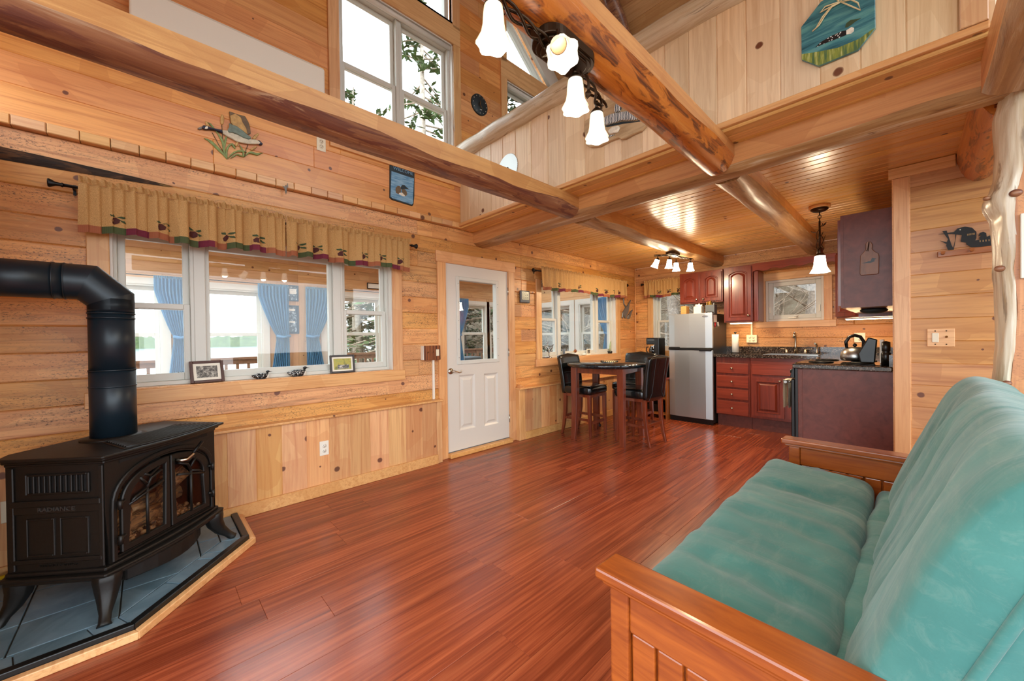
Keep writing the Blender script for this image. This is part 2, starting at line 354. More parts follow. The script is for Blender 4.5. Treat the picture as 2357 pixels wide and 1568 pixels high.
# wainscot on the left wall ----------------------------------------------
WS = struct('trim_2', MB().box(.0, .05, NG, 2.11, 0, .62), 'dark_gap', 'knotty pine wainscot under the long window')
js = [-.64, -.45, -.28, -.11, .05, .22, .39, .561, .726, .898, 1.07, 1.24, 1.412, 1.583, 1.757, 1.935, 2.096]
for a, b in zip(js[:-1], js[1:]): piece(WS, 'board', 'wainscot_board', (.07, (a+b)/2, .35), Z_, -Y_, X_, .56, b-a, .02, .0025)
piece(WS, 'corner_board', 'trim_wood', (.078, 2.125, .315), Z_, -Y_, X_, .63, .058, .07, .003)
mk('cap', MB().box(.0, .1, NG, 2.165, .622, .642), 'trim_wood', WS, .006, 2)
BL = struct('baseboard_left', MB().box(.07, .09, NG, 2.098, 0, .092), 'trim_wood', 'pine baseboard along the wainscot', .003)
WS2 = struct('trim_3', MB().box(.0, .05, 3.27, NB, 0, .62), 'dark_gap', 'knotty pine wainscot behind the dining table')
y = 3.36
piece(WS2, 'corner_board', 'trim_wood', (.085, 3.31, .315), Z_, -Y_, X_, .63, .1, .08, .003)
while y < NB: w = min(.158, NB-y); piece(WS2, 'board', 'wainscot_board', (.07, y+w/2, .35), Z_, -Y_, X_, .56, w, .02, .0025); y += w
mk('cap', MB().box(.0, .115, 3.25, NB, .622, .642), 'trim_wood', WS2, .006, 2)
struct('baseboard_dining', MB().box(.07, .09, 3.36, NB, 0, .092), 'trim_wood', 'pine baseboard below the dining window', .003)
# ---------------------------------------------------------------- windows
class Fr:
    """a wall frame: u along the wall, v up, w out of the wall into the room"""
    def __init__(s, o, U, Wn): s.o, s.U, s.W = Vector(o), Vector(U), Vector(Wn)
    def p(s, u, v, w): return s.o+s.U*u+Z_*v+s.W*w
    def box(s, mb, u0, u1, v0, v1, w0, w1):
        P = [s.p(u, v, w) for w in (w0, w1) for v in (v0, v1) for u in (u0, u1)]
        return mb.add(P, [(0, 2, 3, 1), (4, 5, 7, 6), (0, 1, 5, 4), (2, 6, 7, 3), (0, 4, 6, 2), (1, 3, 7, 5)])
    def ring(s, mb, u0, u1, v0, v1, t, w0, w1, tb=None):
        tb = tb or t; s.box(mb, u0, u0+t, v0, v1, w0, w1); s.box(mb, u1-t, u1, v0, v1, w0, w1); s.box(mb, u0+t, u1-t, v0, v0+tb, w0, w1); s.box(mb, u0+t, u1-t, v1-t, v1, w0, w1); return mb
t = NT('glass'); gl = t.t.nodes.new('ShaderNodeBsdfGlossy'); gl.inputs['Roughness'].default_value = .0; tr = t.t.nodes.new('ShaderNodeBsdfTransparent'); tr.inputs[0].default_value = (.97, .985, .98, 1)
fr = t.t.nodes.new('ShaderNodeFresnel'); gm = t.t.nodes.new('ShaderNodeNewGeometry'); t.l(t.math('MULTIPLY_ADD', gm.outputs['Backfacing'], 1/1.45-1.45, 1.45), fr.inputs[0]); ms = t.t.nodes.new('ShaderNodeMixShader')
t.l(fr.outputs[0], ms.inputs[0]); t.l(tr.outputs[0], ms.inputs[1]); t.l(gl.outputs[0], ms.inputs[2]); t.l(ms.outputs[0], t.t.nodes['Material Output'].inputs[0])
LWF = Fr((0, 0, 0), Y_, X_); BWF = Fr((0, NB, 0), X_, -Y_); GWF = Fr((.03, 0, 0), Y_, X_)
def pane(root, F, u0, u1, v0, v1, w): mk('pane', F.box(MB(), u0, u1, v0, v1, w-.002, w+.002), 'glass', root)
def dh(root, F, u0, u1, v0, v1, w, vm=None, t=.036):
    """double hung unit: frame, upper sash further out, lower sash further in"""
    vm = vm or (v0+v1)/2
    mk('window_frame', F.ring(MB(), u0, u1, v0, v1, .028, w-.05, w+.05), 'vinyl_white', root, .003)
    a, b, c, d = u0+.028, u1-.028, v0+.028, v1-.028
    up_ = mk('upper_sash', F.ring(MB(), a, b, vm-.02, d, t, w-.03, w-.002), 'vinyl_white', root, .003)
    lo = mk('lower_sash', F.ring(MB(), a, b, c, vm+.02, t, w+.0, w+.03, .05), 'vinyl_white', root, .003)
    pane(up_, F, a+t, b-t, vm-.02+t, d-t, w-.016); pane(lo, F, a+t, b-t, c+.05, vm+.02-t, w+.015)
def jambs(root, F, u0, u1, v0, v1, w0, w1=.0, t=.012, mat='white_paint'):
    m = MB(); F.box(m, u0-.004, u0+t, v0, v1, w0, w1); F.box(m, u1-t, u1+.004, v0, v1, w0, w1); F.box(m, u0, u1, v1-t, v1+.004, w0, w1); mk('jamb_lining', m, mat, root)
def casing(root, F, u0, u1, v0, v1, cw=.095, th=.022, sill=.095, horn=.02, head=.1, mat='trim_wood', bottom=True):
    def bd(n, a, b, c, d, vert): piece(root, n, mat, F.p((a+b)/2, (c+d)/2, th), Z_ if vert else F.U, (-F.U if vert else Z_), F.W, (d-c if vert else b-a), (b-a if vert else d-c), th, .003)
    bd('side_casing', u0-cw, u0, v0, v1, True); bd('side_casing', u1, u1+cw, v0, v1, True)
    bd('head_casing', u0-cw-horn, u1+cw+horn, v1, v1+head, False)
    if bottom: bd('apron', u0-cw-horn, u1+cw+horn, v0-sill, v0, False)
w1 = thing('window_1', 'long three-part window onto the porch with pine casing', None, (0, .75, .965), kind='structure')
dh(w1, LWF, -.16, .245, .972, 1.995, -.11, 1.5); dh(w1, LWF, 1.215, 1.67, .972, 1.995, -.11, 1.505)
m = MB(); LWF.ring(m, .245, 1.215, .972, 1.995, .03, -.16, -.06); LWF.ring(m, .275, 1.185, 1.0, 1.965, .05, -.14, -.09)
cf = mk('centre_frame', m, 'vinyl_white', w1, .003); pane(cf, LWF, .325, 1.135, 1.05, 1.915, -.118)
mk('mullion', LWF.box(LWF.box(MB(), .235, .3, .972, 1.995, -.07, -.055), 1.16, 1.225, .972, 1.995, -.07, -.055), 'vinyl_white', w1, .004)
jambs(w1, LWF, -.16, 1.67, .965, 2.0, -.06); mk('stool', LWF.box(MB(), -.16, 1.67, .953, .972, -.06, .018), 'trim_wood', w1)
casing(w1, LWF, -.16, 1.67, .965, 2.0)
w2 = thing('window_2', 'three-part window beside the dining table', None, (0, 4.7, .97), kind='structure')
dh(w2, LWF, 3.76, 4.21, .975, 2.015, -.11, 1.5); dh(w2, LWF, 5.165, 5.62, .975, 2.015, -.11, 1.5)
m = MB(); LWF.ring(m, 4.21, 5.165, .975, 2.015, .03, -.16, -.06); LWF.ring(m, 4.24, 5.135, 1.003, 1.985, .045, -.14, -.09)
cf = mk('centre_frame', m, 'vinyl_white', w2, .003); pane(cf, LWF, 4.285, 5.09, 1.048, 1.94, -.118)
jambs(w2, LWF, 3.76, 5.62, .97, 2.02, -.06); mk('stool', LWF.box(MB(), 3.76, 5.62, .958, .977, -.06, .018), 'trim_wood', w2); casing(w2, LWF, 3.76, 5.62, .97, 2.02, .1)
w3 = thing('window_3', 'tall bright double window high on the gable wall', None, (0, 1.8, 2.98), kind='structure')
dh(w3, GWF, 1.22, 1.79, 2.99, 4.36, -.1, 3.68); dh(w3, GWF, 1.79, 2.375, 2.99, 4.36, -.1, 3.68)
jambs(w3, GWF, 1.21, 2.385, 2.98, 4.375, -.05); casing(w3, GWF, 1.21, 2.385, 2.98, 4.375, .088, .022, .1, .0, .205)
mk('roller_blind', MB().tube([(.01, 1.24, 4.335), (.01, 2.36, 4.335)], .022, 10), 'white_paint', w3)
mk('blind_cord', MB().tube([(.045, 2.37, 4.3), (.047, 2.36, 3.6), (.05, 2.385, 3.45), (.047, 2.375, 3.62), (.046, 2.38, 4.3)], .0025, 5), 'white_plastic', w3)
w4 = thing('window_4', 'tall double window at the loft end of the gable wall', None, (0, 3.75, 2.98), kind='structure')
dh(w4, GWF, 3.163, 3.745, 2.99, 4.35, -.1, 3.68); dh(w4, GWF, 3.745, 4.33, 2.99, 4.35, -.1, 3.68)
jambs(w4, GWF, 3.163, 4.33, 2.98, 4.36, -.05); casing(w4, GWF, 3.163, 4.33, 2.98, 4.36, .1, .022, .1, .0, .24)
mk('roller_blind', MB().tube([(.01, 3.19, 4.32), (.01, 4.3, 4.32)], .022, 10), 'white_paint', w4)
for n_, s_, lb in ((5, -1, 'sloped transom window above the tall bright window'), (6, 1, 'sloped transom window close under the roof boards')):
    w5 = thing('window_%d' % n_, lb, None, (0, RY+s_*.7, 4.6), kind='structure')
    P3 = [(RY+s_*.39, 4.6), (RY+s_*1.23, 4.6), (RY+s_*.39, 5.31)]
    def inset(k): return [(RY+s_*(.39+k), 4.6+k), (RY+s_*(1.23-2.6*k), 4.6+k), (RY+s_*(.39+k), 5.31-2.2*k)]
    def ringm(a, b, w0, w1, mat, nm):
        m = MB(); v = [Vector((.03+w, y, z)) for w in (w0, w1) for L in (a, b) for y, z in L]
        f = []
        for k in range(3):
            k2 = (k+1) % 3; f += [(k, k2, 3+k2, 3+k), (6+k, 9+k, 9+k2, 6+k2), (k, 6+k, 6+k2, k2), (3+k, 3+k2, 9+k2, 9+k)]
        m.add(v, f); return mk(nm, m, mat, w5)
    outer = [(RY+s_*.39, 4.6), (RY+s_*1.62, 4.6), (RY+s_*.39, 5.65)]
    ringm(outer, P3, -.03, .018, 'white_paint', 'sloped_lining'); ringm(P3, inset(.05), -.14, -.06, 'vinyl_white', 'window_frame')
    q = inset(.05); mk('pane', MB().prism(q, (.03, 0, 0), Y_, Z_, X_, -.105, -.1), 'glass', w5)
    piece(w5, 'side_casing', 'trim_wood', (.052, RY+s_*.345, 4.95+.1), Z_, -Y_, X_, 1.0, .095, .022, .003)
    d_ = Vector((0, s_*.761, -.648)); nrm = Vector((0, s_*.648, .761)); c_ = Vector((.052, RY+s_*1.03, 5.26))
    piece(w5, 'rake_casing', 'trim_wood', c_, d_, nrm if s_ < 0 else -nrm, X_, 2.0, .16, .022, .003)
w7 = thing('window_7', 'small awning window over the sink with pine casing', None, (2.3, NB, 1.43), kind='structure')
m = MB(); BWF.ring(m, 1.98, 2.615, 1.432, 1.997, .03, -.1, .0); mk('window_frame', m, 'white_paint', w7, .003)
m = MB(); BWF.ring(m, 2.01, 2.585, 1.462, 1.967, .055, -.07, -.02); sa = mk('sash', m, 'vinyl_white', w7, .004); pane(sa, BWF, 2.065, 2.53, 1.517, 1.912, -.045)
mk('crank', MB().box(2.24, 2.34, NB-.01, NB+.02, 1.468, 1.482).tube([(2.33, NB-.01, 1.48), (2.35, NB-.03, 1.5), (2.31, NB-.035, 1.49)], .007, 6), 'white_plastic', w7)
mk('latch', MB().box(2.02, 2.035, NB+.0, NB+.02, 1.55, 1.63).box(2.56, 2.575, NB+.0, NB+.02, 1.55, 1.63), 'white_plastic', w7)
casing(w7, BWF, 1.98, 2.615, 1.432, 1.997, .085, .022, .085, .035, .1)
w8 = thing('window_8', 'narrow window in the back wall beside the fridge', None, (.68, NB, 1.0), kind='structure')
dh(w8, BWF, .345, 1.01, 1.005, 2.095, -.11, 1.5); jambs(w8, BWF, .335, 1.02, 1.0, 2.1, -.06); casing(w8, BWF, .335, 1.02, 1.0, 2.1, .09)
mk('stool', BWF.box(MB(), .335, 1.02, .988, 1.006, -.06, .018), 'trim_wood', w8)
# door -------------------------------------------------------------------
dr = thing('door_1', 'white half-glass entry door with two raised panels', None, (0, 2.7, .045), kind='structure')
y0, y1 = 2.268, 3.162
m = MB()
for a, b, c, d in subtract([(y0, y1, .045, 2.055)], [(2.43, 2.985, 1.0, 1.905), (2.425, 2.645, .26, .86), (2.775, 2.99, .25, .85)]): LWF.box(m, a, b, c, d, -.045, 0)
mk('slab', m, 'white_paint', dr)
for a, b, c, d in ((2.425, 2.645, .26, .86), (2.775, 2.99, .25, .85)):
    m = MB(); P = [(a, b, c, d, 0), (a+.02, b-.02, c+.02, d-.02, -.014), (a+.035, b-.035, c+.035, d-.035, -.014), (a+.06, b-.06, c+.06, d-.06, -.003)]
    v = [LWF.p(u, vv, w) for (a_, b_, c_, d_, w) in P for u, vv in ((a_, c_), (b_, c_), (b_, d_), (a_, d_))]
    m.add(v, [(r*4+k, r*4+(k+1) % 4, r*4+4+(k+1) % 4, r*4+4+k) for r in range(3) for k in range(4)]+[(12, 13, 14, 15)]); mk('raised_panel', m, 'white_paint', dr)
m = MB(); LWF.ring(m, 2.405, 3.01, .975, 1.93, .04, -.055, .012); lf = mk('glass_frame', m, 'vinyl_white', dr, .004); pane(lf, LWF, 2.44, 2.975, 1.01, 1.895, -.02)
for k in range(5):
    for a in (2.425, 2.99): mk('screw_cap', MB().ball(LWF.p(a, 1.05+k*.2, .012), .004, 6, 4), 'grey_paint', lf)
hd = mk('handle', MB().lathe([(.0, .012), (.031, .01), (.033, 0)], (0, 0, 0), 18, Matrix.Translation((.0, 2.318, .91)) @ Matrix.Rotation(PI/2, 4, 'Y')).tube([(.0, 2.318, .91), (.045, 2.318, .91), (.052, 2.335, .912), (.05, 2.37, .905), (.05, 2.4, .893), (.05, 2.425, .897), (.05, 2.43, .91), (.05, 2.42, .915)], [.012, .011, .009, .007, .006, .006, .006, .005], 8), 'nickel', dr)
for z in (1.82, 1.08, .28): mk('hinge', MB().tube([(.006, 3.166, z-.045), (.006, 3.166, z+.045)], .007, 8), 'nickel', dr)
mk('threshold', MB().box(-.05, .07, 2.265, 3.165, 0, .045), 'trim_wood', dr, .006)
mk('weather_strip', MB().box(-.04, .003, 2.27, 3.16, .045, .053), 'grey_paint', dr)
casing(dr, LWF, 2.265, 3.165, .0, 2.055, .1, .022, 0, .015, .115, bottom=False)
mk('jamb', MB().box(-.1, .0, 2.258, 2.268, 0, 2.06).box(-.1, .0, 3.162, 3.172, 0, 2.06), 'trim_wood', dr)
# ---------------------------------------------------------------- loft deck, ceiling, roof
CE = struct('ceiling', MB().box(-.1, 4.9, 2.46, NB, 2.486, 2.5), 'dark_gap', 'narrow varnished pine boards under the loft')
y = 2.445; 
while y < NB: w = min(.0865, NB-y); piece(CE, 'plank', 'ceiling_board', (2.4, y+w/2, 2.44), X_, Y_, -Z_, 5.0, w, .045, .007); y += w
mk('nosing', MB().box(.03, 3.6, 2.418, 2.446, 2.455, 2.488), 'trim_wood', CE, .006, 2)
LW_ = struct('wall_loft', MB().box(.03, 3.62, 2.475, 2.49, 2.487, 3.2), 'loft_board', 'pale vertical pine boards closing the loft edge')
x = .03; jl = [.03, .2, .38, .55, .72, .895, 1.09, 1.28, 1.464, 1.653, 1.822, 1.965, 2.12, 2.28, 2.432, 2.594, 2.746, 2.904, 3.07, 3.219, 3.369, 3.522, 3.62]
for a, b in zip(jl[:-1], jl[1:]): piece(LW_, 'board', 'loft_board', ((a+b)/2, 2.452, 2.84), Z_, X_, -Y_, .7, b-a, .02, .005)
piece(LW_, 'end_board', 'roof_board', (3.56, 2.435, 3.3), Z_, X_, -Y_, 1.6, .075, .06, .003)
RF = struct('ceiling_roof', MB().box(-.2, 7.2, RY-.02, RY+.02, RZ+.02, RZ+.06), 'roof_board', 'sloping pine board ceiling over the loft')
for s_ in (1, -1):
    d_ = Vector((0, s_, -RS)).normalized(); nin = Vector((0, -s_*RS, -1)).normalized(); tot = (NB-RY+.1)*math.sqrt(1+RS*RS); q = 0
    while q < tot:
        c_ = Vector((3.4, RY, RZ))+d_*(q+.085); piece(RF, 'board', 'roof_board', c_, X_, d_ if s_ > 0 else -d_, nin, 7.4, .17, .04, .004); q += .17
# ---------------------------------------------------------------- partition and kitchen side wall
WP = struct('wall_right', MB().box(3.38, 4.9, 3.95, 4.05, 0, 2.43), 'partition_board', 'wide horizontal pine boards beside the kitchen')
for k in range(len(zs)-1):
    zt, zb = min(zs[k], 2.43), zs[k+1]-.0; zc = zs[k]-.012, zs[k+1]-.012
    a, b = max(0, zc[1]), min(2.43, zc[0])
    cuts = [3.37, 4.9] if k % 3 else [3.37, 3.78, 4.9]
    for c0, c1 in zip(cuts[:-1], cuts[1:]):
        if b-a > .01: piece(WP, 'board', 'partition_board', ((c0+c1)/2, 3.92, (a+b)/2), X_, Z_, -Y_, c1-c0, b-a, .03, .0035)
piece(WP, 'corner_trim', 'trim_wood', (3.334, 3.9, 1.18), Z_, X_, -Y_, 2.36, .082, .03, .003)
mk('corner_post', MB().box(3.288, 3.38, 3.912, 4.02, 0, 2.43), 'trim_wood', WP)
piece(WP, 'head_trim', 'trim_wood', (3.43, 3.898, 2.4), X_, Z_, -Y_, .32, .075, .03, .003)
WK = struct('wall_kitchen', MB().box(3.34, 3.6, 4.02, NB, 0, 2.44), 'wall_log', 'log wall beside the range')
for k in range(len(zs)-1): piece(WK, 'log', 'wall_log', (3.287, (3.93+NB)/2, (zs[k]+zs[k+1])/2), Y_, Z_, -X_, NB-3.93, zs[k]-zs[k+1], .06, .006)
struct('trim_4', MB().tube([(.012, NB-.012, .64), (.012, NB-.012, 2.44)], .011, 10), 'trim_wood', 'slim pine strip in the corner of dining nook')
# ---------------------------------------------------------------- log beams
def beam(name, label, axis, a, b, c0, c1, zt, zb, low, mat='bark_brown', seed=1, group='log beams of the loft', wav=.012):
    """flat sawn sides, natural bark underside; axis 'y' beams span x c0..c1, axis 'x' beams span y c0..c1"""
    n = max(12, int((b-a)/.07)); root = thing(name, label, 'beam', ((c0+c1)/2, (a+b)/2, low) if axis == 'y' else ((a+b)/2, (c0+c1)/2, low), 0, group)
    P = lambda s, c, z: Vector((c, s, z)) if axis == 'y' else Vector((s, c, z))
    edge = lambda s, k: zb+wobble((s*1.9, k*5, seed), 1.0, .03)+wobble((s*6, k*9, seed), 1, .008)
    m = MB(); V = []
    for i in range(n+1):
        s = a+(b-a)*i/n; V += [P(s, c0, edge(s, 0)), P(s, c0, zt), P(s, c1, zt), P(s, c1, edge(s, 1))]
    F_ = [(i*4+k, i*4+k+1, i*4+5+k, i*4+4+k) for i in range(n) for k in range(3)]+[(0, 1, 2, 3), (n*4+3, n*4+2, n*4+1, n*4)]
    m.add(V, F_); mk('sawn_body', m, 'beam_sawn' if axis == 'x' else 'beam_sawn_y', root)
    m = MB(); K = 9; V = []
    for i in range(n+1):
        s = a+(b-a)*i/n; e0, e1 = edge(s, 0), edge(s, 1)
        for k in range(K):
            t_ = k/(K-1); arc = math.sin(PI*t_)**.75; zz = (e0*(1-t_)+e1*t_); lo = low+wobble((s*1.3, t_*2, seed+4), 1, wav)+wobble((s*7, t_*6, seed+9), 1, .004)
            bul = .008*math.sin(PI*t_*2)*(1 if t_ < .5 else 1)
            V.append(P(s, c0+(c1-c0)*t_-bul, zz+(lo-zz)*arc))
    m.add(V, [(i*K+k, (i+1)*K+k, (i+1)*K+k+1, i*K+k+1) for i in range(n) for k in range(K-1)], True); m.add([V[k] for k in range(K)], [tuple(range(K))]); m.add([V[n*K+k] for k in range(K)], [tuple(range(K))]); mk('bark_underside', m, mat+('_y' if axis == 'y' else ''), root)
    return root
pine('beam_sawn_y', '#de9c52', '#bf742c', .42, .3, (20, .8, 20), .06, bump=.15, kscale=3)
for nm_ in ('bark_brown', 'bark_amber', 'bark_pale'):
    pass
beam('log_beam', 'long log beam over the stove with purple-brown bark underside', 'y', NG, 2.652, 1.245, 1.445, 2.44, 2.345, 2.285, 'bark_brown', 1)
beam('log_beam', 'log beam carrying the four-lamp track light over the room', 'y', NG, 2.652, 2.426, 2.626, 2.44, 2.37, 2.282, 'bark_amber', 2)
beam('log_beam', 'log beam at the right edge with mottled bark, near the post', 'y', NG+.5, 2.652, 3.595, 3.80, 2.44, 2.30, 2.265, 'bark_pale', 3)
beam('log_beam', 'log beam under the loft carrying the small kitchen track light', 'y', 2.85, NB, 1.245, 1.445, 2.44, 2.325, 2.28, 'bark_pale', 4, wav=.02)
beam('log_beam', 'log beam under the loft ending behind the pendant lamp', 'y', 2.85, NB, 2.426, 2.626, 2.44, 2.345, 2.275, 'bark_pale', 5, wav=.02)
beam('log_beam', 'short log beam under the loft meeting the partition', 'y', 2.85, 3.925, 3.595, 3.80, 2.44, 2.40, 2.235, 'bark_amber', 6)
beam('cross_beam', 'heavy log crossbeam carrying the edge of the loft', 'x', 0.0, 4.6, 2.652, 2.855, 2.44, 2.325, 2.285, 'bark_pale', 7, wav=.016)
def logtube(name, label, pts, r, mat, cat, seed=0, n=14, knots=(), grp=None):
    m = MB(); P = [Vector(p) for p in pts]; L = sum((P[i+1]-P[i]).length for i in range(len(P)-1)); N = int(L/.06)+2
    def at(t):
        d = t*L
        for i in range(len(P)-1):
            l = (P[i+1]-P[i]).length
            if d <= l or i == len(P)-2: return P[i]+(P[i+1]-P[i])*(d/l)
            d -= l
    C = [at(i/(N-1)) for i in range(N)]; m.tube(C, [r*(1+wobble((i*.23, seed, 1), 1, .14)) for i in range(N)], n)
    ax = (P[-1]-P[0]).normalized()
    for k, p in enumerate(m.v): m.v[k] = p + Vector((wobble(p, 5, .012, seed), wobble(p, 5, .012, seed+1), wobble(p, 5, .008, seed+2)))*(1 if r > .05 else .5)
    o = one(name, m, mat, label, cat, grp)
    for q, (c, rr, dirv) in enumerate(knots):
        d = Vector(dirv).normalized(); mk('knot', MB().lathe([(rr*1.25, 0), (rr*1.05, .02), (rr*.7, .03), (0, .032)], c, 14, d.to_track_quat('Z', 'Y').to_matrix().to_4x4()), 'bark_brown', o)
    return o
logtube('rail_log', 'weathered log handrail along the top of the loft wall', [(.03, 2.45, 3.235), (1.2, 2.445, 3.235), (2.4, 2.45, 3.22), (3.62, 2.45, 3.225)], .082, 'rail_wood' if 'rail_wood' in MAT else 'peeled_log', 'handrail', 3)
for k, x in enumerate((2.42, 3.6, 1.1)):
    for s_ in (1,):
        y_a, y_b = RY+.2, 5.9
        logtube('log_rafter', ('pale and orange log rafter rising behind the handrail', 'log rafter above the octagonal plaque', 'log rafter nearest the gable window')[k], [(x, y_a, roofz(y_a)-.11), (x, y_b, roofz(y_b)-.11)], .075, 'bark_brown', 'rafter', 20+k, grp='log rafters')
# ---------------------------------------------------------------- porch behind the left wall
PX, PE = -2.8, 6.36
t = NT('ground_leaf'); n = t.noise(t.coord((1, 1, 1), False), 3, 6, .7); t.base(t.ramp(n, [(.3, hx('#55483c')), (.5, hx('#85745f')), (.7, hx('#9a8f7a'))])); t.bump(n, .5, .05); t.done(.9)
t = NT('lake_water'); n = t.noise(t.coord((.6, .6, .6), False), 2, 3); t.base(hx('#8fa3ad')); t.bump(n, .15, .05); t.done(.12)
t = NT('far_trees'); n = t.noise(t.coord((.35, .35, .5), False), 1.5, 6, .7); t.base(t.ramp(n, [(.3, hx('#24301c')), (.55, hx('#4c5c34')), (.75, hx('#6f7350'))])); t.done(.9)
PF = struct('floor_porch', MB().box(PX-.1, -.16, -2.2, PE, -.2, -.1), 'deck_wood', 'porch floor beyond the long window')
m = MB().box(PX-.1, PX+.25, -2.2, PE, 2.46, 2.5).box(-.4, -.16, -2.2, PE, 2.46, 2.5)
PC = struct('ceiling_porch', m, 'porch_board', 'unseen porch roof with glazing added to brighten the porch')
for k in range(8): piece(PC, 'rafter', 'porch_board', (-1.45, -2.1+k*1.2, 2.46), X_, Y_, -Z_, 2.4, .09, .1, .004)
for k in range(7): mk('pane', MB().box(PX+.2, -.36, -2.05+k*1.2, -.95+k*1.2, 2.5, 2.505), 'glass', PC)  # unseen roof glass, added to let more sky light into the porch
WPO = struct('wall_porch', MB().box(PX-.1, PX-.09, -2.2, PE, 2.45, 2.46), 'porch_board', 'pine wall of the porch with large white windows')
PW_ = [(-1.3, .135), (.30, 1.16), (1.97, 2.84), (3.2, 4.2), (4.52, 5.17), (5.24, 5.95)]
holes = [(a, b, .45, 1.95) for a, b in PW_]
z = -.1; PZ = []
while z < 2.46: PZ.append((z, min(z+.145, 2.46))); z += .145
for z0, z1 in PZ:
    for r in subtract([(-2.2, 1.2, z0, z1), (1.85, PE, z0, z1)] if z0 < 1.98 else [(-2.2, 1.6, z0, z1), (1.6, PE, z0, z1)], holes):
        if r[1]-r[0] > .02 and r[3]-r[2] > .01: piece(WPO, 'board', 'porch_board', (PX, (r[0]+r[1])/2, (r[2]+r[3])/2), Y_, Z_, X_, r[1]-r[0], r[3]-r[2], .09, .004)
for k in range(5): piece(WPO, 'board', 'porch_board', (PX+.004, 1.265+.13*k, .99), Z_, -Y_, X_, 2.18, .13, .09, .004)
POF = Fr((PX, 0, 0), Y_, X_); PEF = Fr((0, PE, 0), X_, -Y_)
for k, (a, b) in enumerate(PW_):
    w = thing('window_%d' % (9+k), 'white window of the porch facing the lake', None, (PX, (a+b)/2, .45), kind='structure'); dh(w, POF, a, b, .45, 1.95, -.04, 1.355, .045)
    m = MB(); POF.ring(m, a-.07, b+.07, .38, 2.02, .075, .0, .018); mk('white_trim', m, 'white_paint', w)
WPE = struct('wall_porch_end', MB().box(PX-.1, -.16, PE+.09, PE+.1, 2.45, 2.46), 'porch_board', 'end wall of the porch with wide white windows')
PEW = [(-2.62, -1.5), (-1.28, -.3)]
for z0, z1 in PZ:
    for r in subtract([(PX, -.16, z0, z1)], [(a, b, .4, 1.93) for a, b in PEW]):
        if r[1]-r[0] > .02 and r[3]-r[2] > .01: piece(WPE, 'board', 'porch_board', ((r[0]+r[1])/2, PE, (r[2]+r[3])/2), X_, Z_, -Y_, r[1]-r[0], r[3]-r[2], .09, .004)
for k, (a, b) in enumerate(PEW):
    w = thing('window_%d' % (16+k), 'white window in the end wall of the porch', None, ((a+b)/2, PE, .4), kind='structure'); dh(w, PEF, a, b, .4, 1.93, -.04, 1.33, .045)
    m = MB(); PEF.ring(m, a-.1, b+.1, .33, 2.02, .1, .0, .018); mk('white_trim', m, 'white_paint', w)
# curtains
t = NT('curtain_blue'); n = t.noise(t.coord((8, 8, 2)), 6, 3); t.base(t.ramp(n, [(.3, hx('#5b93c0')), (.7, hx('#86b6d8'))])); t.done(.8, Transmission_Weight=.0)
t.b.inputs['Subsurface Weight'].default_value = .0
tl = t.t.nodes.new('ShaderNodeBsdfTranslucent'); tl.inputs[0].default_value = hx('#7db4dc'); mx = t.t.nodes.new('ShaderNodeMixShader'); mx.inputs[0].default_value = .45
t.l(t.b.outputs[0], mx.inputs[1]); t.l(tl.outputs[0], mx.inputs[2]); t.l(mx.outputs[0], t.t.nodes['Material Output'].inputs[0])
def curtain(label, F, u0, u1, tie, z0, z1, zt=1.32, fold=9):
    """gathered curtain drawn to the side 'tie' by a tie-back"""
    root = thing('tieback_curtain', label, 'curtain', F.p((u0+u1)/2, z0, .06), 0, 'blue porch curtains')
    def fn(a, b):
        z = z1+(z0-z1)*b; d = abs(z-zt); k = min(1, d/.55); nar = .42+.58*k**.8 if z > zt else .42+.35*min(1, d/.9)
        ax = u1 if tie > 0 else u0; u = u0+(u1-u0)*a; u = ax+(u-ax)*nar
        w = .06+.022*math.sin(a*fold*2*PI+b*1.5)*(.5+.5*k)+.006*math.sin(a*fold*5.1*PI)
        return F.p(u, z, w)
    mk('drape', MB().grid(fn, fold*8, 26), 'curtain_blue', root)
    ax = (u1 if tie > 0 else u0); c = ax-tie*(u1-u0)*.21
    mk('tie', MB().tube([F.p(c-(u1-u0)*.23, zt+.01, .08), F.p(c, zt-.012, .1), F.p(c+(u1-u0)*.23, zt+.01, .08)], .018, 8), 'curtain_blue', root)
    mk('heading', MB().grid(lambda a, b: F.p(u0+(u1-u0)*a, z1+.03*b, .062+.012*math.sin(a*fold*4*PI)), fold*6, 3), 'curtain_blue', root)
curtain('blue curtain left of the framed pictures on the porch', POF, 1.09, 1.46, 1, .3, 2.02)
curtain('blue curtain right of the framed pictures on the porch', POF, 1.68, 2.08, -1, .3, 2.02)
curtain('blue curtain seen through the glass of the white door', POF, 4.3, 4.66, -1, .3, 2.02)
curtain('blue curtain seen through the right pane of the dining window', PEF, -.9, -.45, 1, .3, 1.98)
curtain('pale blue curtain seen behind the stovepipe window', POF, .06, .35, 1, .3, 2.02)
for a, b, lb in ((-1.35, 1.2, 'left'), (1.9, 2.95, 'right')):
    one('curtain_rod', MB().tube([POF.p(a, 2.045, .05), POF.p(b, 2.045, .05)], .006, 6), 'black_metal', 'thin dark rod over the %s porch window' % lb, 'curtain rod')
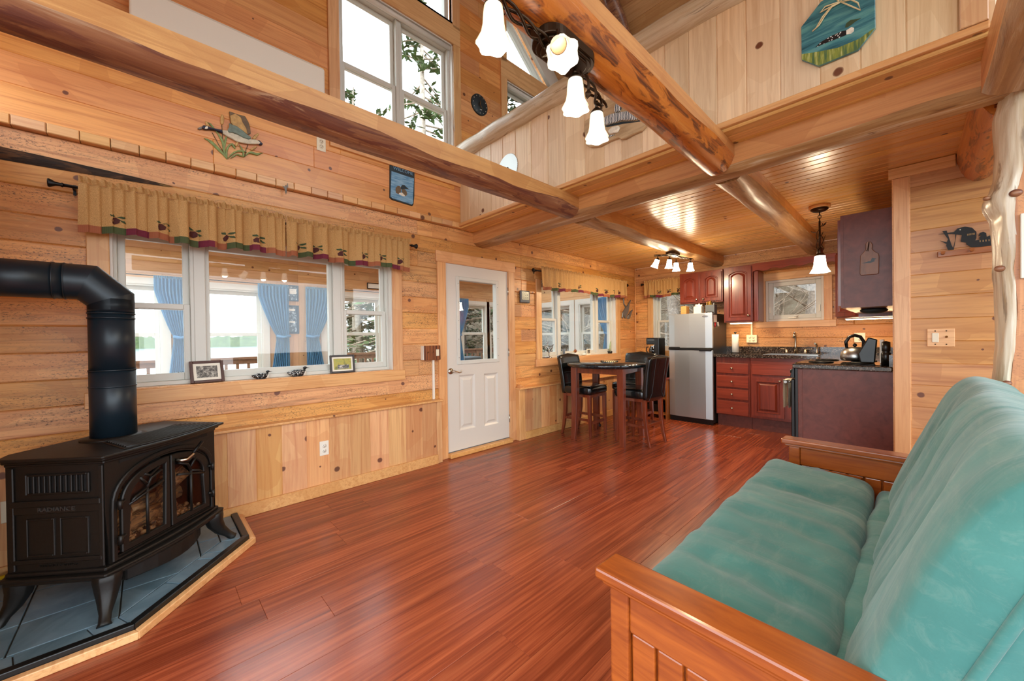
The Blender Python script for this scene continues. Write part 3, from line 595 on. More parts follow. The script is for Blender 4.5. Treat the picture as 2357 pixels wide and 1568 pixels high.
# pictures on the porch wall
t = NT('photo_grey'); n = t.noise(t.coord((9, 9, 9)), 3, 5, .7); t.base(t.ramp(n, [(.35, hx('#2c3a4c')), (.5, hx('#5f7891')), (.62, hx('#c9d6df'))])); t.done(.5)
plain('frame_blue', '#32465c', .5)
def picture(label, F, u0, u1, v0, v1, fw_, fmat, inner, w0=.0, name='framed_picture', mat_w=.0, th=.018, grp=None):
    o = thing(name, label, 'picture', F.p((u0+u1)/2, v0, w0), 0, grp)
    m = MB(); F.ring(m, u0, u1, v0, v1, fw_, w0, w0+th); mk('frame', m, fmat, o, .002)
    a, b, c, d = u0+fw_, u1-fw_, v0+fw_, v1-fw_
    if mat_w:
        mk('mat_board', F.box(MB(), a, b, c, d, w0+.001, w0+.006), 'picture_mat', o); a += mat_w; b -= mat_w; c += mat_w; d -= mat_w
    return o, (a, b, c, d)
o, (a, b, c, d) = picture('blue framed collage of four photographs on the porch wall', POF, 1.36, 1.6, 1.83, 2.06, .018, 'frame_blue', None)
mk('backing', POF.box(MB(), a, b, c, d, .001, .006), 'photo_grey', o)
for (p, q, r, s_, mt) in ((a+.01, (a+b)/2-.015, (c+d)/2+.015, d-.01, 'paper'), ((a+b)/2+.005, b-.01, (c+d)/2-.01, d-.035, 'paper')): mk('print', POF.box(MB(), p, q, r, s_, .006, .008), mt, o); mk('print_image', POF.box(MB(), p+.02, q-.02, r+.05, s_-.02, .008, .009), 'photo_grey', o)
o, (a, b, c, d) = picture('tall blue framed picture below the photo collage', POF, 1.36, 1.6, 1.36, 1.77, .03, 'frame_blue', None)
mk('print', POF.box(MB(), a, b, c, d, .001, .006), 'photo_grey', o); mk('pale_band', POF.box(MB(), a+.02, b-.02, c+.13, c+.15, .006, .007).add([], []), 'paper', o); mk('sky_band', POF.box(MB(), a+.02, b-.02, d-.05, d-.02, .006, .007), 'paper', o)
o, (a, b, c, d) = picture('small dark framed sign above the porch window', POF, 2.62, 2.9, 2.1, 2.2, .012, 'black_metal', None, name='framed_sign'); mk('print', POF.box(MB(), a, b, c, d, .001, .006), 'paper', o)
# deck railing, chair, covered grill
DK = struct('floor_deck', MB().box(-5.3, PX-.1, -3.5, 9, -.24, -.14), 'deck_wood', 'wooden deck outside the porch')
rl = thing('deck_railing', 'brown wooden railing along the edge of the deck', 'railing', (-5.2, 2, -.14))
mk('top_rail', MB().box(-5.27, -5.13, -3.5, 9, .93, .97), 'deck_wood', rl); mk('under_rail', MB().box(-5.22, -5.18, -3.5, 9, .84, .93), 'deck_wood', rl); mk('bottom_rail', MB().box(-5.22, -5.18, -3.5, 9, -.02, .07), 'deck_wood', rl)
y = -3.4; k = 0
while y < 9:
    if k % 13 == 8: mk('post', MB().box(-5.25, -5.15, y-.05, y+.05, -.14, .93), 'deck_wood', rl)
    else: piece(rl, 'baluster', 'deck_wood', (-5.18, y, .42), Z_, -Y_, X_, .88, .045, .035, .002)
    y += .17; k += 1
ch = thing('deck_chair', 'weathered wooden armchair out on the deck', 'chair', (-4.2, 1.15, -.14))
for s_ in (-.28, .28):
    mk('arm', MB().box(-4.5, -3.85, 1.15+s_-.05, 1.15+s_+.05, .48, .51), 'paper', ch); mk('front_leg', MB().box(-3.95, -3.88, 1.15+s_-.03, 1.15+s_+.03, -.14, .48), 'deck_wood', ch); mk('rear_leg', MB().box(-4.5, -4.42, 1.15+s_-.03, 1.15+s_+.03, -.14, .48), 'deck_wood', ch)
mk('seat', MB().box(-4.45, -3.9, .89, 1.41, .2, .24), 'deck_wood', ch); mk('backrest', MB().box(-4.5, -4.46, .89, 1.41, .24, .72), 'deck_wood', ch)
gr = thing('covered_grill', 'grill under a grey cover seen through the door glass', 'grill', (-3.7, 5.25, -.14))
mk('cover', MB().prism([(-.42, 0), (.42, 0), (.42, .75), (.3, .98), (-.3, .98), (-.46, .72)], (-3.7, 5.25, -.14), Y_, Z_, X_, -.25, .25), 'grey_paint', gr, .03, 3)
mk('lid_band', MB().box(-3.44, -3.43, 4.85, 5.65, .55, .58), 'black_metal', gr)
# ---------------------------------------------------------------- land, lake, woods
m = MB(); N = 40
def gz_(x, y):
    h = -.9
    if y > 8: h += (y-8)*.2
    if y > 12: h += (y-12)*.75
    if x < -8 and y < 8: h -= min(1.6, (-8-x)*.16)
    return h+wobble((x*.3, y*.3, 0), 1, .25)
m.grid(lambda a, b: Vector((-26+60*a, -30+75*b, gz_(-26+60*a, -30+75*b))), 60, 70)
tag(mk('ground', m, 'ground_leaf'), 'leaf-strewn ground around the house', None, None, 'structure')
tag(mk('lake', MB().grid(lambda a, b: Vector((-420+402*a, -260+560*b, -2.3)), 3, 3), 'lake_water'), 'wide pale lake beyond the deck', 'lake', None, 'stuff')
m = MB(); R_ = random.Random(2)
m.grid(lambda a, b: Vector((-330+wobble((a*9, 1, 2), 1, 10)-(1-b)*-6, -300+720*a, -2.4+b*(7.5+wobble((a*60, 3, 1), 1, 2.5)+wobble((a*240, 3, 1), 1, 2)))), 400, 4)
tag(mk('far_shore', m, 'far_trees'), 'low wooded shore on the far side of the lake', 'shore', None, 'stuff')
plain('trunk_grey', '#94887c', .9, 0, .35, 20, .3); plain('trunk_pale', '#b9ab9c', .8, 0, .3, 14, .2); plain('needle_green', '#4c6134', .8, 0, .4, 8); plain('needle_dark', '#2f4023', .8, 0, .4, 8); plain('twig_brown', '#a3917e', .9, 0, .3, 10)
def bare_tree(seed, h=9):
    r = random.Random(seed); root = thing('bare_tree', 'bare grey-brown tree in the woods outside the kitchen windows', 'tree', (0, 0, 0), 0, 'bare trees of the woods')
    lean = Vector((r.uniform(-.04, .04), r.uniform(-.04, .04), 0)); tp = [Vector((0, 0, -.5))]
    for i in range(1, 9): tp.append(Vector((wobble((i, seed, 0), .6, .25), wobble((i, seed, 5), .6, .25), h*i/8))+lean*h*i/8)
    mk('trunk', MB().tube(tp, [.13*(1-.85*i/8)+.012 for i in range(9)], 7), 'trunk_grey' if seed % 3 else 'trunk_pale', root)
    m = MB()
    def br(p, d, L, rad, dep):
        q = [p]; 
        for i in range(4): d = (d+Vector((r.uniform(-.3, .3), r.uniform(-.3, .3), r.uniform(-.1, .3)))*.5).normalized(); q.append(q[-1]+d*L/4)
        m.tube(q, [rad, rad*.8, rad*.6, rad*.4, rad*.2], 4 if dep else 5)
        if dep < 2:
            for i in range(5 if dep == 0 else 4): br(q[r.randint(1, 4)], (d+Vector((r.uniform(-1, 1), r.uniform(-1, 1), r.uniform(-.4, .8)))).normalized(), L*r.uniform(.4, .65), rad*.45, dep+1)
    for i in range(20):
        k = r.uniform(.08, .95); a = r.uniform(0, 2*PI); br(tp[0].lerp(tp[-1], k)*1.0+Vector((0, 0, 0)), Vector((math.cos(a), math.sin(a), r.uniform(.1, .7))).normalized(), r.uniform(1.0, 2.4)*(1.1-k*.6), .028, 0)
    mk('branches', m, 'twig_brown', root)['kind'] = 'stuff'; return root
def evergreen(seed, h=11, mat='needle_green', sparse=1.0):
    r = random.Random(seed); root = thing('evergreen_tree', 'evergreen tree outside the lake side windows', 'tree', (0, 0, 0), 0, 'evergreens by the lake')
    mk('trunk', MB().tube([(0, 0, -.5), (.05, 0, h*.5), (0, .05, h)], [.2, .12, .02], 8), 'trunk_pale' if seed % 2 else 'trunk_grey', root)
    bm, m = MB(), MB(); n = int(70*sparse)
    for i in range(n):
        z = h*(.08+.9*i/n); a = r.uniform(0, 2*PI); L = (1-i/n)*h*.22+.5; d = Vector((math.cos(a), math.sin(a), -.12)); p0 = Vector((0, 0, z)); q = [p0+d*L*t_+Vector((0, 0, -.25*t_*t_)) for t_ in (0, .5, 1)]
        bm.tube(q, [.03, .02, .006], 4)
        for k in range(int(13+L*7)):
            t_ = r.uniform(.18, 1); c = p0+d*L*t_+Vector((0, 0, -.25*t_*t_)); sd = d.cross(Z_)*r.uniform(-.35, .35)*(1.1-t_)*L*.6; c = c+sd+Vector((0, 0, r.uniform(-.1, .06)))
            u = Vector((r.uniform(-1, 1), r.uniform(-1, 1), r.uniform(-.5, .2))).normalized()*r.uniform(.1, .2); w = u.cross(Vector((r.uniform(-1, 1), r.uniform(-1, 1), 1))).normalized()*r.uniform(.03, .07)
            m.add([c-u, c+w, c+u, c-w], [(0, 1, 2, 3)])
    mk('boughs', bm, 'twig_brown', root)['kind'] = 'stuff'; nd = mk('needles', m, mat, root); nd['kind'] = 'stuff'; return root
protoB = [bare_tree(s, 7.5+s % 3) for s in (1, 2, 3, 4)]; protoE = [evergreen(11, 12, 'needle_green', 1.2), evergreen(12, 10, 'needle_dark', 1.3), evergreen(13, 9, 'needle_green')]
for q in protoB+protoE: index_kids(q)
def plant(protos, spots, seed, zf):
    r = random.Random(seed); used = set()
    for k, (x, y) in enumerate(spots):
        p = protos[k % len(protos)]; o = p if k < len(protos) else copy_tree(p)
        o.location = (x, y, zf(x, y)); o.rotation_euler = (0, 0, r.uniform(0, 6.28)); s_ = r.uniform(.85, 1.25); o.scale = (s_, s_, s_)
rr = random.Random(8); sp = []
while len(sp) < 84:
    x, y = rr.uniform(-9, 9), rr.uniform(9.2, 19)
    if all((x-a)**2+(y-b)**2 >.6 for a, b in sp): sp.append((x, y))
plant(protoB, sp, 4, gz_)
plant(protoE, [(-12.5, 6.3), (-15, 7.4), (-13, 8.8), (-16.5, 9.6), (-14, 11), (-17, 12.5), (-11, 10.6), (-19, 8.6), (-12, 13.5), (-15, 15), (-9.5, 12.5), (-18, 16)], 5, gz_)
ev = copy_tree(protoE[0]); ev.location = (-7.2, 6.4, -1.2); ev['label'] = 'tall evergreen whose boughs show in the high gable window'
ev = copy_tree(protoE[1]); ev.location = (-6.4, 8.9, -1.2); ev['label'] = 'evergreen glimpsed through the loft end window'
# ---------------------------------------------------------------- hearth pad
def clip(poly, a, b, c):            # keep a*x+b*y<=c
    out = []
    for i in range(len(poly)):
        p, q = poly[i], poly[(i+1) % len(poly)]; dp, dq = a*p[0]+b*p[1]-c, a*q[0]+b*q[1]-c
        if dp <= 0: out.append(p)
        if dp*dq < 0: k = dp/(dp-dq); out.append((p[0]+(q[0]-p[0])*k, p[1]+(q[1]-p[1])*k))
    return out
t = NT('slate_tile'); n = t.noise(t.coord((1, 1, 1)), 5, 5, .6, .8); t.base(t.ramp(n, [(.3, hx('#4d6673')), (.6, hx('#6f8896')), (.8, hx('#8a9aa2'))])); t.bump(n, .1, .004); t.done(.35)
plain('grout', '#4b463e', .9); plain('black_mould', '#0f1112', .35, 0, .2, 40, .05)
X0 = .095
def hearth_poly(k):                 # outline pulled in by k
    return [(X0, .47-k), (.545-.41*k, .47-k), (1.112-k, -.045-.41*k), (1.112-k, NG+.004), (X0, NG+.004)]
HP = thing('hearth_pad', 'corner hearth of blue-grey slate tiles with a black and wood edge', 'hearth', (.5, -.1, 0))
def band(k0, k1, z0, z1, nm, mat):
    A, B = hearth_poly(k0)[:4], hearth_poly(k1)[:4]
    for i in range(3):
        m = MB(); q = [A[i], A[i+1], B[i+1], B[i]]; m.prism(q, (0, 0, 0), X_, Y_, Z_, z0, z1); mk(nm, m, mat, HP, .004, 2)
band(0, .032, 0, .034, 'wood_edging', 'trim_wood'); band(.032, .068, 0, .056, 'black_moulding', 'black_mould')
mk('mortar_bed', MB().prism(hearth_poly(.06), (0, 0, 0), X_, Y_, Z_, 0, .034), 'grout', HP)
O, I = hearth_poly(.07), hearth_poly(.165)
for i, cuts in ((0, (0, .55, 1)), (1, (0, .2, .3, .62, 1)), (2, (0, .18, .55, 1))):
    for a, b in zip(cuts[:-1], cuts[1:]):
        L = lambda P, k: (P[i][0]+(P[i+1][0]-P[i][0])*k, P[i][1]+(P[i+1][1]-P[i][1])*k)
        g = .004; q = [L(O, a+g), L(O, b-g), L(I, b-g), L(I, a+g)]; mk('tile', MB().prism(q, (0, 0, 0), X_, Y_, Z_, .03, .044), 'slate_tile', HP, .002)
xs = [X0, .40, .705, 1.0]; ys = [-.65, -.42, -.11, .2, .4]
IN = hearth_poly(.171)
for a, b in zip(xs[:-1], xs[1:]):
    for c, d in zip(ys[:-1], ys[1:]):
        p = clip(clip(clip(clip(IN, -1, 0, -(a+.003)), 1, 0, b-.003), 0, -1, -(c+.003)), 0, 1, d-.003)
        if len(p) >= 3: mk('tile', MB().prism(p, (0, 0, 0), X_, Y_, Z_, .03, .044), 'slate_tile', HP, .002)
# ---------------------------------------------------------------- stove
tS, nS = Vector((-.709, .705, 0)), Vector((.705, .709, 0)); A_ = Vector((.985, -.153, .044))
SP = lambda s, n, z: A_+tS*s+nS*n+Z_*(z-.044)
ST = thing('gas_stove', 'black cast iron stove with arched glass doors on the hearth', 'stove', SP(.37, -.25, .044), math.atan2(nS.y, nS.x)-PI/2)
def plan(pts, z0, z1): 
    m = MB(); return m.prism([(s, n) for s, n in pts], SP(0, 0, 0), tS, nS, Z_, z0, z1)
def bow(c, k, n0=8): return [(c[0][0]+(c[1][0]-c[0][0])*i/n0, c[0][1]+(c[1][1]-c[0][1])*i/n0+k*math.sin(PI*i/n0)) for i in range(n0+1)]
def outline(e, k=.02): return bow(((.065-e, -.06+e), (.675+e, -.06+e)), k)+[(.725+e, -.44), (.64+e, -.5), (.1-e, -.5), (.015-e, -.44)]
for e, z0, z1, nm in ((.018, .738, .752, 'top_plate'), (.036, .752, .766, 'top_plate_lip')): mk(nm, plan(outline(e, .035), z0, z1), 'stove_black', ST, .006, 2)
mk('under_lip', plan(outline(.006, .03), .724, .738), 'stove_black', ST, .004)
g = MB()
for k in range(9):
    n_ = -.05-.024*k; a, b = .15+.012*k, .66-.005*k; L = [(a+(b-a)*i/8, n_+.03*math.sin(PI*i/8)) for i in range(9)]
    g.tube([SP(s, n, .772) for s, n in L], .007, 5)
gp = mk('top_grille', plan(bow(((.13, -.035), (.675, -.035)), .035)+[(.655, -.27), (.25, -.27)], .766, .771), 'stove_black', ST, .003); mk('grille_bars', g, 'stove_black', gp)['kind'] = 'stuff'
# body shell: sides, back and a front plate with an arched opening
side = [(.675, -.06), (.725, -.44), (.64, -.5), (.1, -.5), (.015, -.44), (.065, -.06)]
m = MB(); v = [SP(s, n, z) for z in (.262, .726) for s, n in side]; m.add(v, [(i, i+1, 7+i, 6+i) for i in range(5)]+[(5, 4, 3, 2, 1, 0), (6, 7, 8, 9, 10, 11)]); mk('body_shell', m, 'stove_black', ST)
def arch(s0, s1, z0, zs_, zt, n=22):
    c, r = (s0+s1)/2, (s1-s0)/2; return [(s0, z0)]+[(c-r*math.cos(PI*i/n), zs_+(zt-zs_)*math.sin(PI*i/n)**.75) for i in range(n+1)]+[(s1, z0)]
def ringplate(inner, outer, n0, n1):
    m = MB(); k = len(inner); v = [SP(s, n, z) for n in (n0, n1) for L in (inner, outer) for s, z in L]
    f = []
    for i in range(k):
        j = (i+1) % k; f += [(i, j, k+j, k+i), (2*k+i, 3*k+i, 3*k+j, 2*k+j), (i, 2*k+i, 2*k+j, j), (k+i, k+j, 3*k+j, 3*k+i)]
    return m.add(v, f)
inA = arch(.115, .625, .285, .5, .675); c_ = (.37, .46)
outA = []
for s, z in inA:
    d = (s-c_[0], z-c_[1]); k = min((.305/abs(d[0])) if d[0] else 9, ((.266 if d[1] > 0 else .198)/abs(d[1])) if d[1] else 9); outA.append((c_[0]+d[0]*k, c_[1]+d[1]*k))
mk('front_plate', ringplate(inA, outA, -.075, -.058), 'stove_black', ST)
mk('arch_moulding', ringplate(arch(.107, .633, .279, .5, .684), arch(.085, .655, .268, .5, .706), -.06, -.046), 'stove_black', ST, .004)
mk('top_vent', MB().prism([(.13, .705), (.62, .705), (.62, .72), (.13, .72)], SP(0, 0, 0.0), tS, Z_, nS, -.062, -.056), 'dark_gap', ST)
for k in range(9): mk('vent_slot', MB().box(0, .008, -.001, .003, 0, .012, Matrix.Translation(SP(.46+.018*k, -.057, .7065)) @ Matrix.Rotation(math.atan2(tS.y, tS.x), 4, 'Z')), 'trim_wood' if 0 else 'iron', ST)
fb = mk('firebox', MB().prism([(.1, -.44), (.64, -.44), (.64, -.425), (.1, -.425)], SP(0, 0, 0), tS, nS, Z_, .27, .7), 'dark_gap', ST)
plain('brick_brown', '#5a3424', .8, 0, .4, 12, .3); mk('brick_liner', MB().prism([(.12, -.42), (.62, -.42), (.62, -.41), (.12, -.41)], SP(0, 0, 0), tS, nS, Z_, .29, .68), 'brick_brown', ST)
mk('fire_floor', plan([(.1, -.42), (.64, -.42), (.64, -.08), (.1, -.08)], .285, .295), 'brick_brown', ST)
bark('fire_log', ['#9c6a3c', '#6a4224', '#2c1a10', '#d8b184'], (6, 20, 20), .8, .5)
R_ = random.Random(4)
for p, q, r in (((.15, -.2, .33), (.5, -.16, .36), .04), ((.3, -.28, .37), (.6, -.22, .39), .045), ((.2, -.14, .32), (.34, -.3, .48), .035), ((.42, -.12, .33), (.6, -.3, .5), .035), ((.5, -.2, .45), (.58, -.15, .52), .04)):
    mk('ceramic_log', MB().tube([SP(*p), SP(*[(a+b)/2+R_.uniform(-.012, .012) for a, b in zip(p, q)]), SP(*q)], [r, r*1.08, r*.9], 9), 'fire_log', ST)
m = MB()
for k in range(90): m.ball(SP(R_.uniform(.14, .6), R_.uniform(-.2, -.09), .3+R_.uniform(0, .015)), R_.uniform(.008, .016), 5, 4)
mk('ember_bed', m, 'fire_log', ST)['kind'] = 'stuff'
for sgn in (-1, 1):
    q = lambda s: .37+sgn*abs(s)
    full = arch(.123, .617, .293, .5, .667, 40)
    half = [p for p in full if (p[0]-.37)*sgn > .0]
    half = sorted(half, key=lambda p: math.atan2(p[1]-.4, (p[0]-.37)*sgn)); 
    outer = [(q(.004), .293)]+half+[(q(.004), .667)]
    cc = (q(.12), .44)
    inner = []
    for s, z in outer:
        ds, dz = s-cc[0], z-cc[1]; L = math.hypot(ds, dz); inner.append((cc[0]+ds*(1-.042/L*1.15), cc[1]+dz*(1-.036/L)))
    d_ = mk('door', ringplate(inner, outer, -.062, -.043), 'stove_black', ST, .004)
    mk('pane', MB().prism(inner, SP(0, 0, 0), tS, Z_, nS, -.056, -.054), 'glass', d_)
    bars = [[(q(.125), .32), (q(.125), .545)], [(q(.04), .55), (q(.215), .5)], [(q(.125), .545), (q(.105), .585), (q(.05), .61)], [(q(.125), .565), (q(.16), .61)], [(q(.125), .545), (q(.18), .525), (q(.2), .51)], [(q(.06), .63), (q(.11), .6), (q(.14), .62)]]
    for bq in bars: mk('window_bar', MB().tube([SP(s, -.046, z) for s, z in bq], .0065, 6), 'stove_black', d_)
    for z in (.36, .52): mk('hinge', MB().tube([SP(q(.262), -.035, z-.02), SP(q(.262), -.035, z+.02)], .009, 8).tube([SP(q(.262), -.035, z), SP(q(.235), -.042, z+.012)], .007, 6), 'stove_black', d_)
mk('handle', MB().tube([SP(.405, -.043, .63), SP(.405, -.01, .63), SP(.42, .0, .628), SP(.445, .003, .642), SP(.455, .004, .65)], [.012, .01, .008, .008, .009], 8), 'nickel', ST)
mk('handle_grip', MB().tube([SP(.455, .004, .65), SP(.475, .006, .67), SP(.51, .008, .7)], [.007, .009, .008], 8), 'iron', ST)
for e, z0, z1, k in ((.012, .246, .264, .03), (.03, .23, .246, .04), (.02, .212, .23, .04)): mk('base_moulding', plan(outline(e, k), z0, z1), 'stove_black', ST, .006, 2)
mk('ash_apron', plan(bow(((.16, -.07), (.58, -.07)), .075)+[(.58, -.2), (.16, -.2)], .14, .213), 'stove_black', ST, .005)
for (s, n, ds, dn) in ((.075, -.065, -.07, .06), (.665, -.065, .07, .06), (.05, -.43, -.055, -.03), (.69, -.43, .055, -.03)):
    P = [(0, .23, .05), (.02, .2, .05), (.1, .16, .043), (.36, .115, .032), (.72, .08, .022), (.95, .055, .022), (1.05, .044, .028)]
    m = MB(); m.tube([SP(s+ds*k, n+dn*k, z) for k, z, r in P], [r for k, z, r in P], 6); mk('leg', m, 'stove_black', ST, .004)
# left side: louvred vent, name rail, two sunk panels
e1, e0 = SP(.065, -.06, 0), SP(.015, -.44, 0); Us = (e1-e0).normalized(); Ns = Vector((Us.y, -Us.x, 0)); Ls = (e1-e0).length
SF = Fr(e0, Us, Ns)
def SB(nm, u0, u1, v0, v1, w0, w1, mat='stove_black', par=None, b=.003): return mk(nm, SF.box(MB(), u0*Ls, u1*Ls, v0, v1, w0, w1), mat, par or ST, b)
vt = mk('side_vent', SF.ring(MB(), .2*Ls, .86*Ls, .6, .69, .01, 0, .009), 'stove_black', ST, .003); SB('vent_shadow', .22, .84, .61, .68, .0005, .001, 'dark_gap', vt, 0)
for k in range(11): u = (.235+.0545*k)*Ls; mk('louver', SF.box(MB(), u, u+.007, .608, .684, .001, .011), 'stove_black', vt, .002)
SB('upper_rail', .06, .98, .55, .575, 0, .014); SB('name_rail', .06, .98, .515, .552, 0, .006); SB('lower_rail', .06, .98, .3, .318, 0, .01); SB('corner_stile', .95, 1.0, .27, .72, 0, .008); SB('rear_stile', .03, .09, .27, .72, 0, .008)
for a, b in ((.2, .49), (.54, .84)):
    SB('sunk_panel', a, b, .33, .495, 0, .001); mk('panel_bead', SF.ring(MB(), a*Ls, b*Ls, .33, .495, .007, 0, .006), 'stove_black', ST, .002)
def text(s, size, F, u, v, w, mat, parent, name='lettering', ext=.0015, rot=0, sx=1.0, sp=1.0):
    cu = bpy.data.curves.new('txt', 'FONT'); cu.body = s; cu.size = size; cu.extrude = ext; cu.align_x = 'CENTER'; cu.align_y = 'CENTER'; cu.resolution_u = 2; cu.space_character = sp
    ob = bpy.data.objects.new('txt', cu); COL.objects.link(ob); dg = bpy.context.evaluated_depsgraph_get(); me = bpy.data.meshes.new_from_object(ob.evaluated_get(dg)); bpy.data.objects.remove(ob)
    M = Matrix((F.U*sx, Z_, F.W)).transposed().to_4x4(); M.translation = F.p(u, v, w); me.transform(WM[parent.name].inverted() @ M @ Matrix.Rotation(rot, 4, 'Z'))
    me.materials.clear(); me.materials.append(MAT[mat]); o = bpy.data.objects.new(name, me); COL.objects.link(o); o.parent = parent; WM[o.name] = WM[parent.name].copy(); return o
plain('raised_letter', '#4c4a48', .4, .5)
text('RADIANCE', .026, SF, .52*Ls, .534, .0075, 'raised_letter', ST, sx=1.15); text('VERMONT CASTINGS', .012, SF, .52*Ls, .286, .002, 'stove_black', ST, sx=1.3)
# ---------------------------------------------------------------- stovepipe
pp = thing('stovepipe', 'thick black stovepipe with elbow turning to the near wall', 'stovepipe', (.475, -.135, .77))
px, py, pr = .475, -.135, .088
mk('lower_section', MB().tube([(px, py, .77), (px, py, 1.12)], pr, 40), 'pipe_black', pp); mk('upper_section', MB().tube([(px, py, 1.115), (px, py, 1.42)], pr*.985, 40), 'pipe_black', pp)
for z in (1.03, 1.115, 1.385, 1.41): mk('seam', MB().tube([(px, py, z), (px, py, z+.006)], pr+.0025, 40), 'pipe_black', pp)
mk('base_collar', MB().lathe([(.125, 0), (.125, .006), (.1, .012), (.09, .012)], (px, py, .766), 40, None, None, False), 'stove_black', pp)
mk('elbow', MB().tube([(px, py, 1.42), (px, py, 1.487)], pr, 40), 'pipe_black', pp)
C1, C2 = Vector((px, py, 1.487)), Vector((px, py-.083, 1.57))
def mitre(a, b, na, nb, nm):          # straight gore between two cutting planes
    d = (b-a).normalized(); u = X_; w = d.cross(u); V = []
    for c, nn in ((a, na), (b, nb)):
        for k in range(40):
            q = a+(u*math.cos(2*PI*k/40)+w*math.sin(2*PI*k/40))*pr; V.append(q+d*((c-q).dot(nn)/d.dot(nn)))
    m = MB(); m.add(V, [(k, (k+1) % 40, 40+(k+1) % 40, 40+k) for k in range(40)], True); mk(nm, m, 'pipe_black', pp)
n1 = Vector((0, -math.sin(PI/8), math.cos(PI/8))); n2 = Vector((0, -math.cos(PI/8), math.sin(PI/8)))
mitre(Vector((px, py, 1.43)), C1, Z_, n1, 'elbow_gore'); mitre(C1, C2, n1, n2, 'elbow_gore'); mitre(C2, Vector((px, py-.16, 1.57)), n2, -Y_, 'elbow_gore')
mk('horizontal_section', MB().tube([(px, py-.155, 1.57), (px, NG+.002, 1.57)], pr, 40), 'pipe_black', pp)
for y in (py-.155, py-.19): mk('seam', MB().tube([(px, y, 1.57), (px, y-.006, 1.57)], pr+.003, 40), 'pipe_black', pp)
plain('gas_yellow', '#c9a21a', .4); one('gas_line', MB().tube([(.16, -.62, .06), (.15, -.45, .075), (.15, -.25, .07), (.2, -.1, .06)], .011, 8), 'gas_yellow', 'yellow gas line on the hearth behind the stove', 'gas line')
one('power_cable', MB().tube([(.2, -.62, .052), (.2, -.4, .052), (.25, -.25, .052), (.3, -.2, .06)], .007, 6), 'black_plastic', 'black cables on the hearth behind the stove', 'cable')
one('fire_poker', MB().tube([(.17, .33, .05), (.12, .26, .05)], .007, 6), 'iron', 'short iron tool lying behind the right stove leg', 'tool')
# ---------------------------------------------------------------- outlets and switches
def outlet(label, F, u, v, w, mat='white_plastic', bw=.035, bh=.058, kind='duplex', n=1):
    o = thing('wall_outlet', label, 'outlet', F.p(u, v-bh, w))
    mk('cover_plate', F.box(MB(), u-bw*n, u+bw*n, v-bh, v+bh, w, w+.006), mat, o, .003, 2)
    for k in range(n):
        uc = u+(k-(n-1)/2)*.046
        for dv in (-.02, .02):
            s_ = mk('socket', MB().lathe([(.0165, 0), (.0165, .002), (0, .002)], F.p(uc, v+dv, w+.006), 16, Matrix((F.U, Z_, F.W)).transposed().to_4x4()), mat, o)
            for du in (-.006, .006): mk('slot', F.box(MB(), uc+du-.0012, uc+du+.0012, v+dv-.001, v+dv+.008, w+.008, w+.0085), 'dark_gap', s_)
            mk('slot', MB().ball(F.p(uc, v+dv-.008, w+.008), .0025, 6, 4), 'dark_gap', s_)
    return o
outlet('white outlet in the wainscot under the long window', LWF, 1.026, .38, .07); outlet('almond outlet behind the left side of the stove', LWF, -.537, .376, .07, 'almond_plastic'); outlet('small outlet high on the gable wall', GWF, 1.056, 2.873, .0, 'almond_plastic')
# ---------------------------------------------------------------- valances
t = NT('valance_cloth'); n = t.noise(t.coord((1, 1, 1), False), 420, 2, .6); t.base(t.ramp(n, [(.3, hx('#9a7442')), (.55, hx('#c89c62')), (.75, hx('#dcb47c'))])); t.bump(n, .15, .002); t.done(.85)
def plaid(name, a, b):
    t = NT(name); w = t.n('ShaderNodeTexWave'); t.l(t.coord((1, 1, 1), False), w.inputs[0]); w.inputs['Scale'].default_value = 40; w.bands_direction = 'Z'
    w2 = t.n('ShaderNodeTexWave'); t.l(t.coord((1, 1, 1), False), w2.inputs[0]); w2.inputs['Scale'].default_value = 40; w2.bands_direction = 'Y'
    t.base(t.mix(t.math('MULTIPLY_ADD', t.math('ADD', w.outputs[1], w2.outputs[1]), .3, 0), hx(a), hx(b))); t.done(.85)
plaid('plaid_green', '#4f5a34', '#353a22'); plaid('plaid_burgundy', '#7a2438', '#4a1530'); plaid('plaid_rust', '#a5613f', '#8f5238')
plain('motif_cone', '#4a1d1a', .8); plain('motif_leaf', '#3a4a2c', .8)
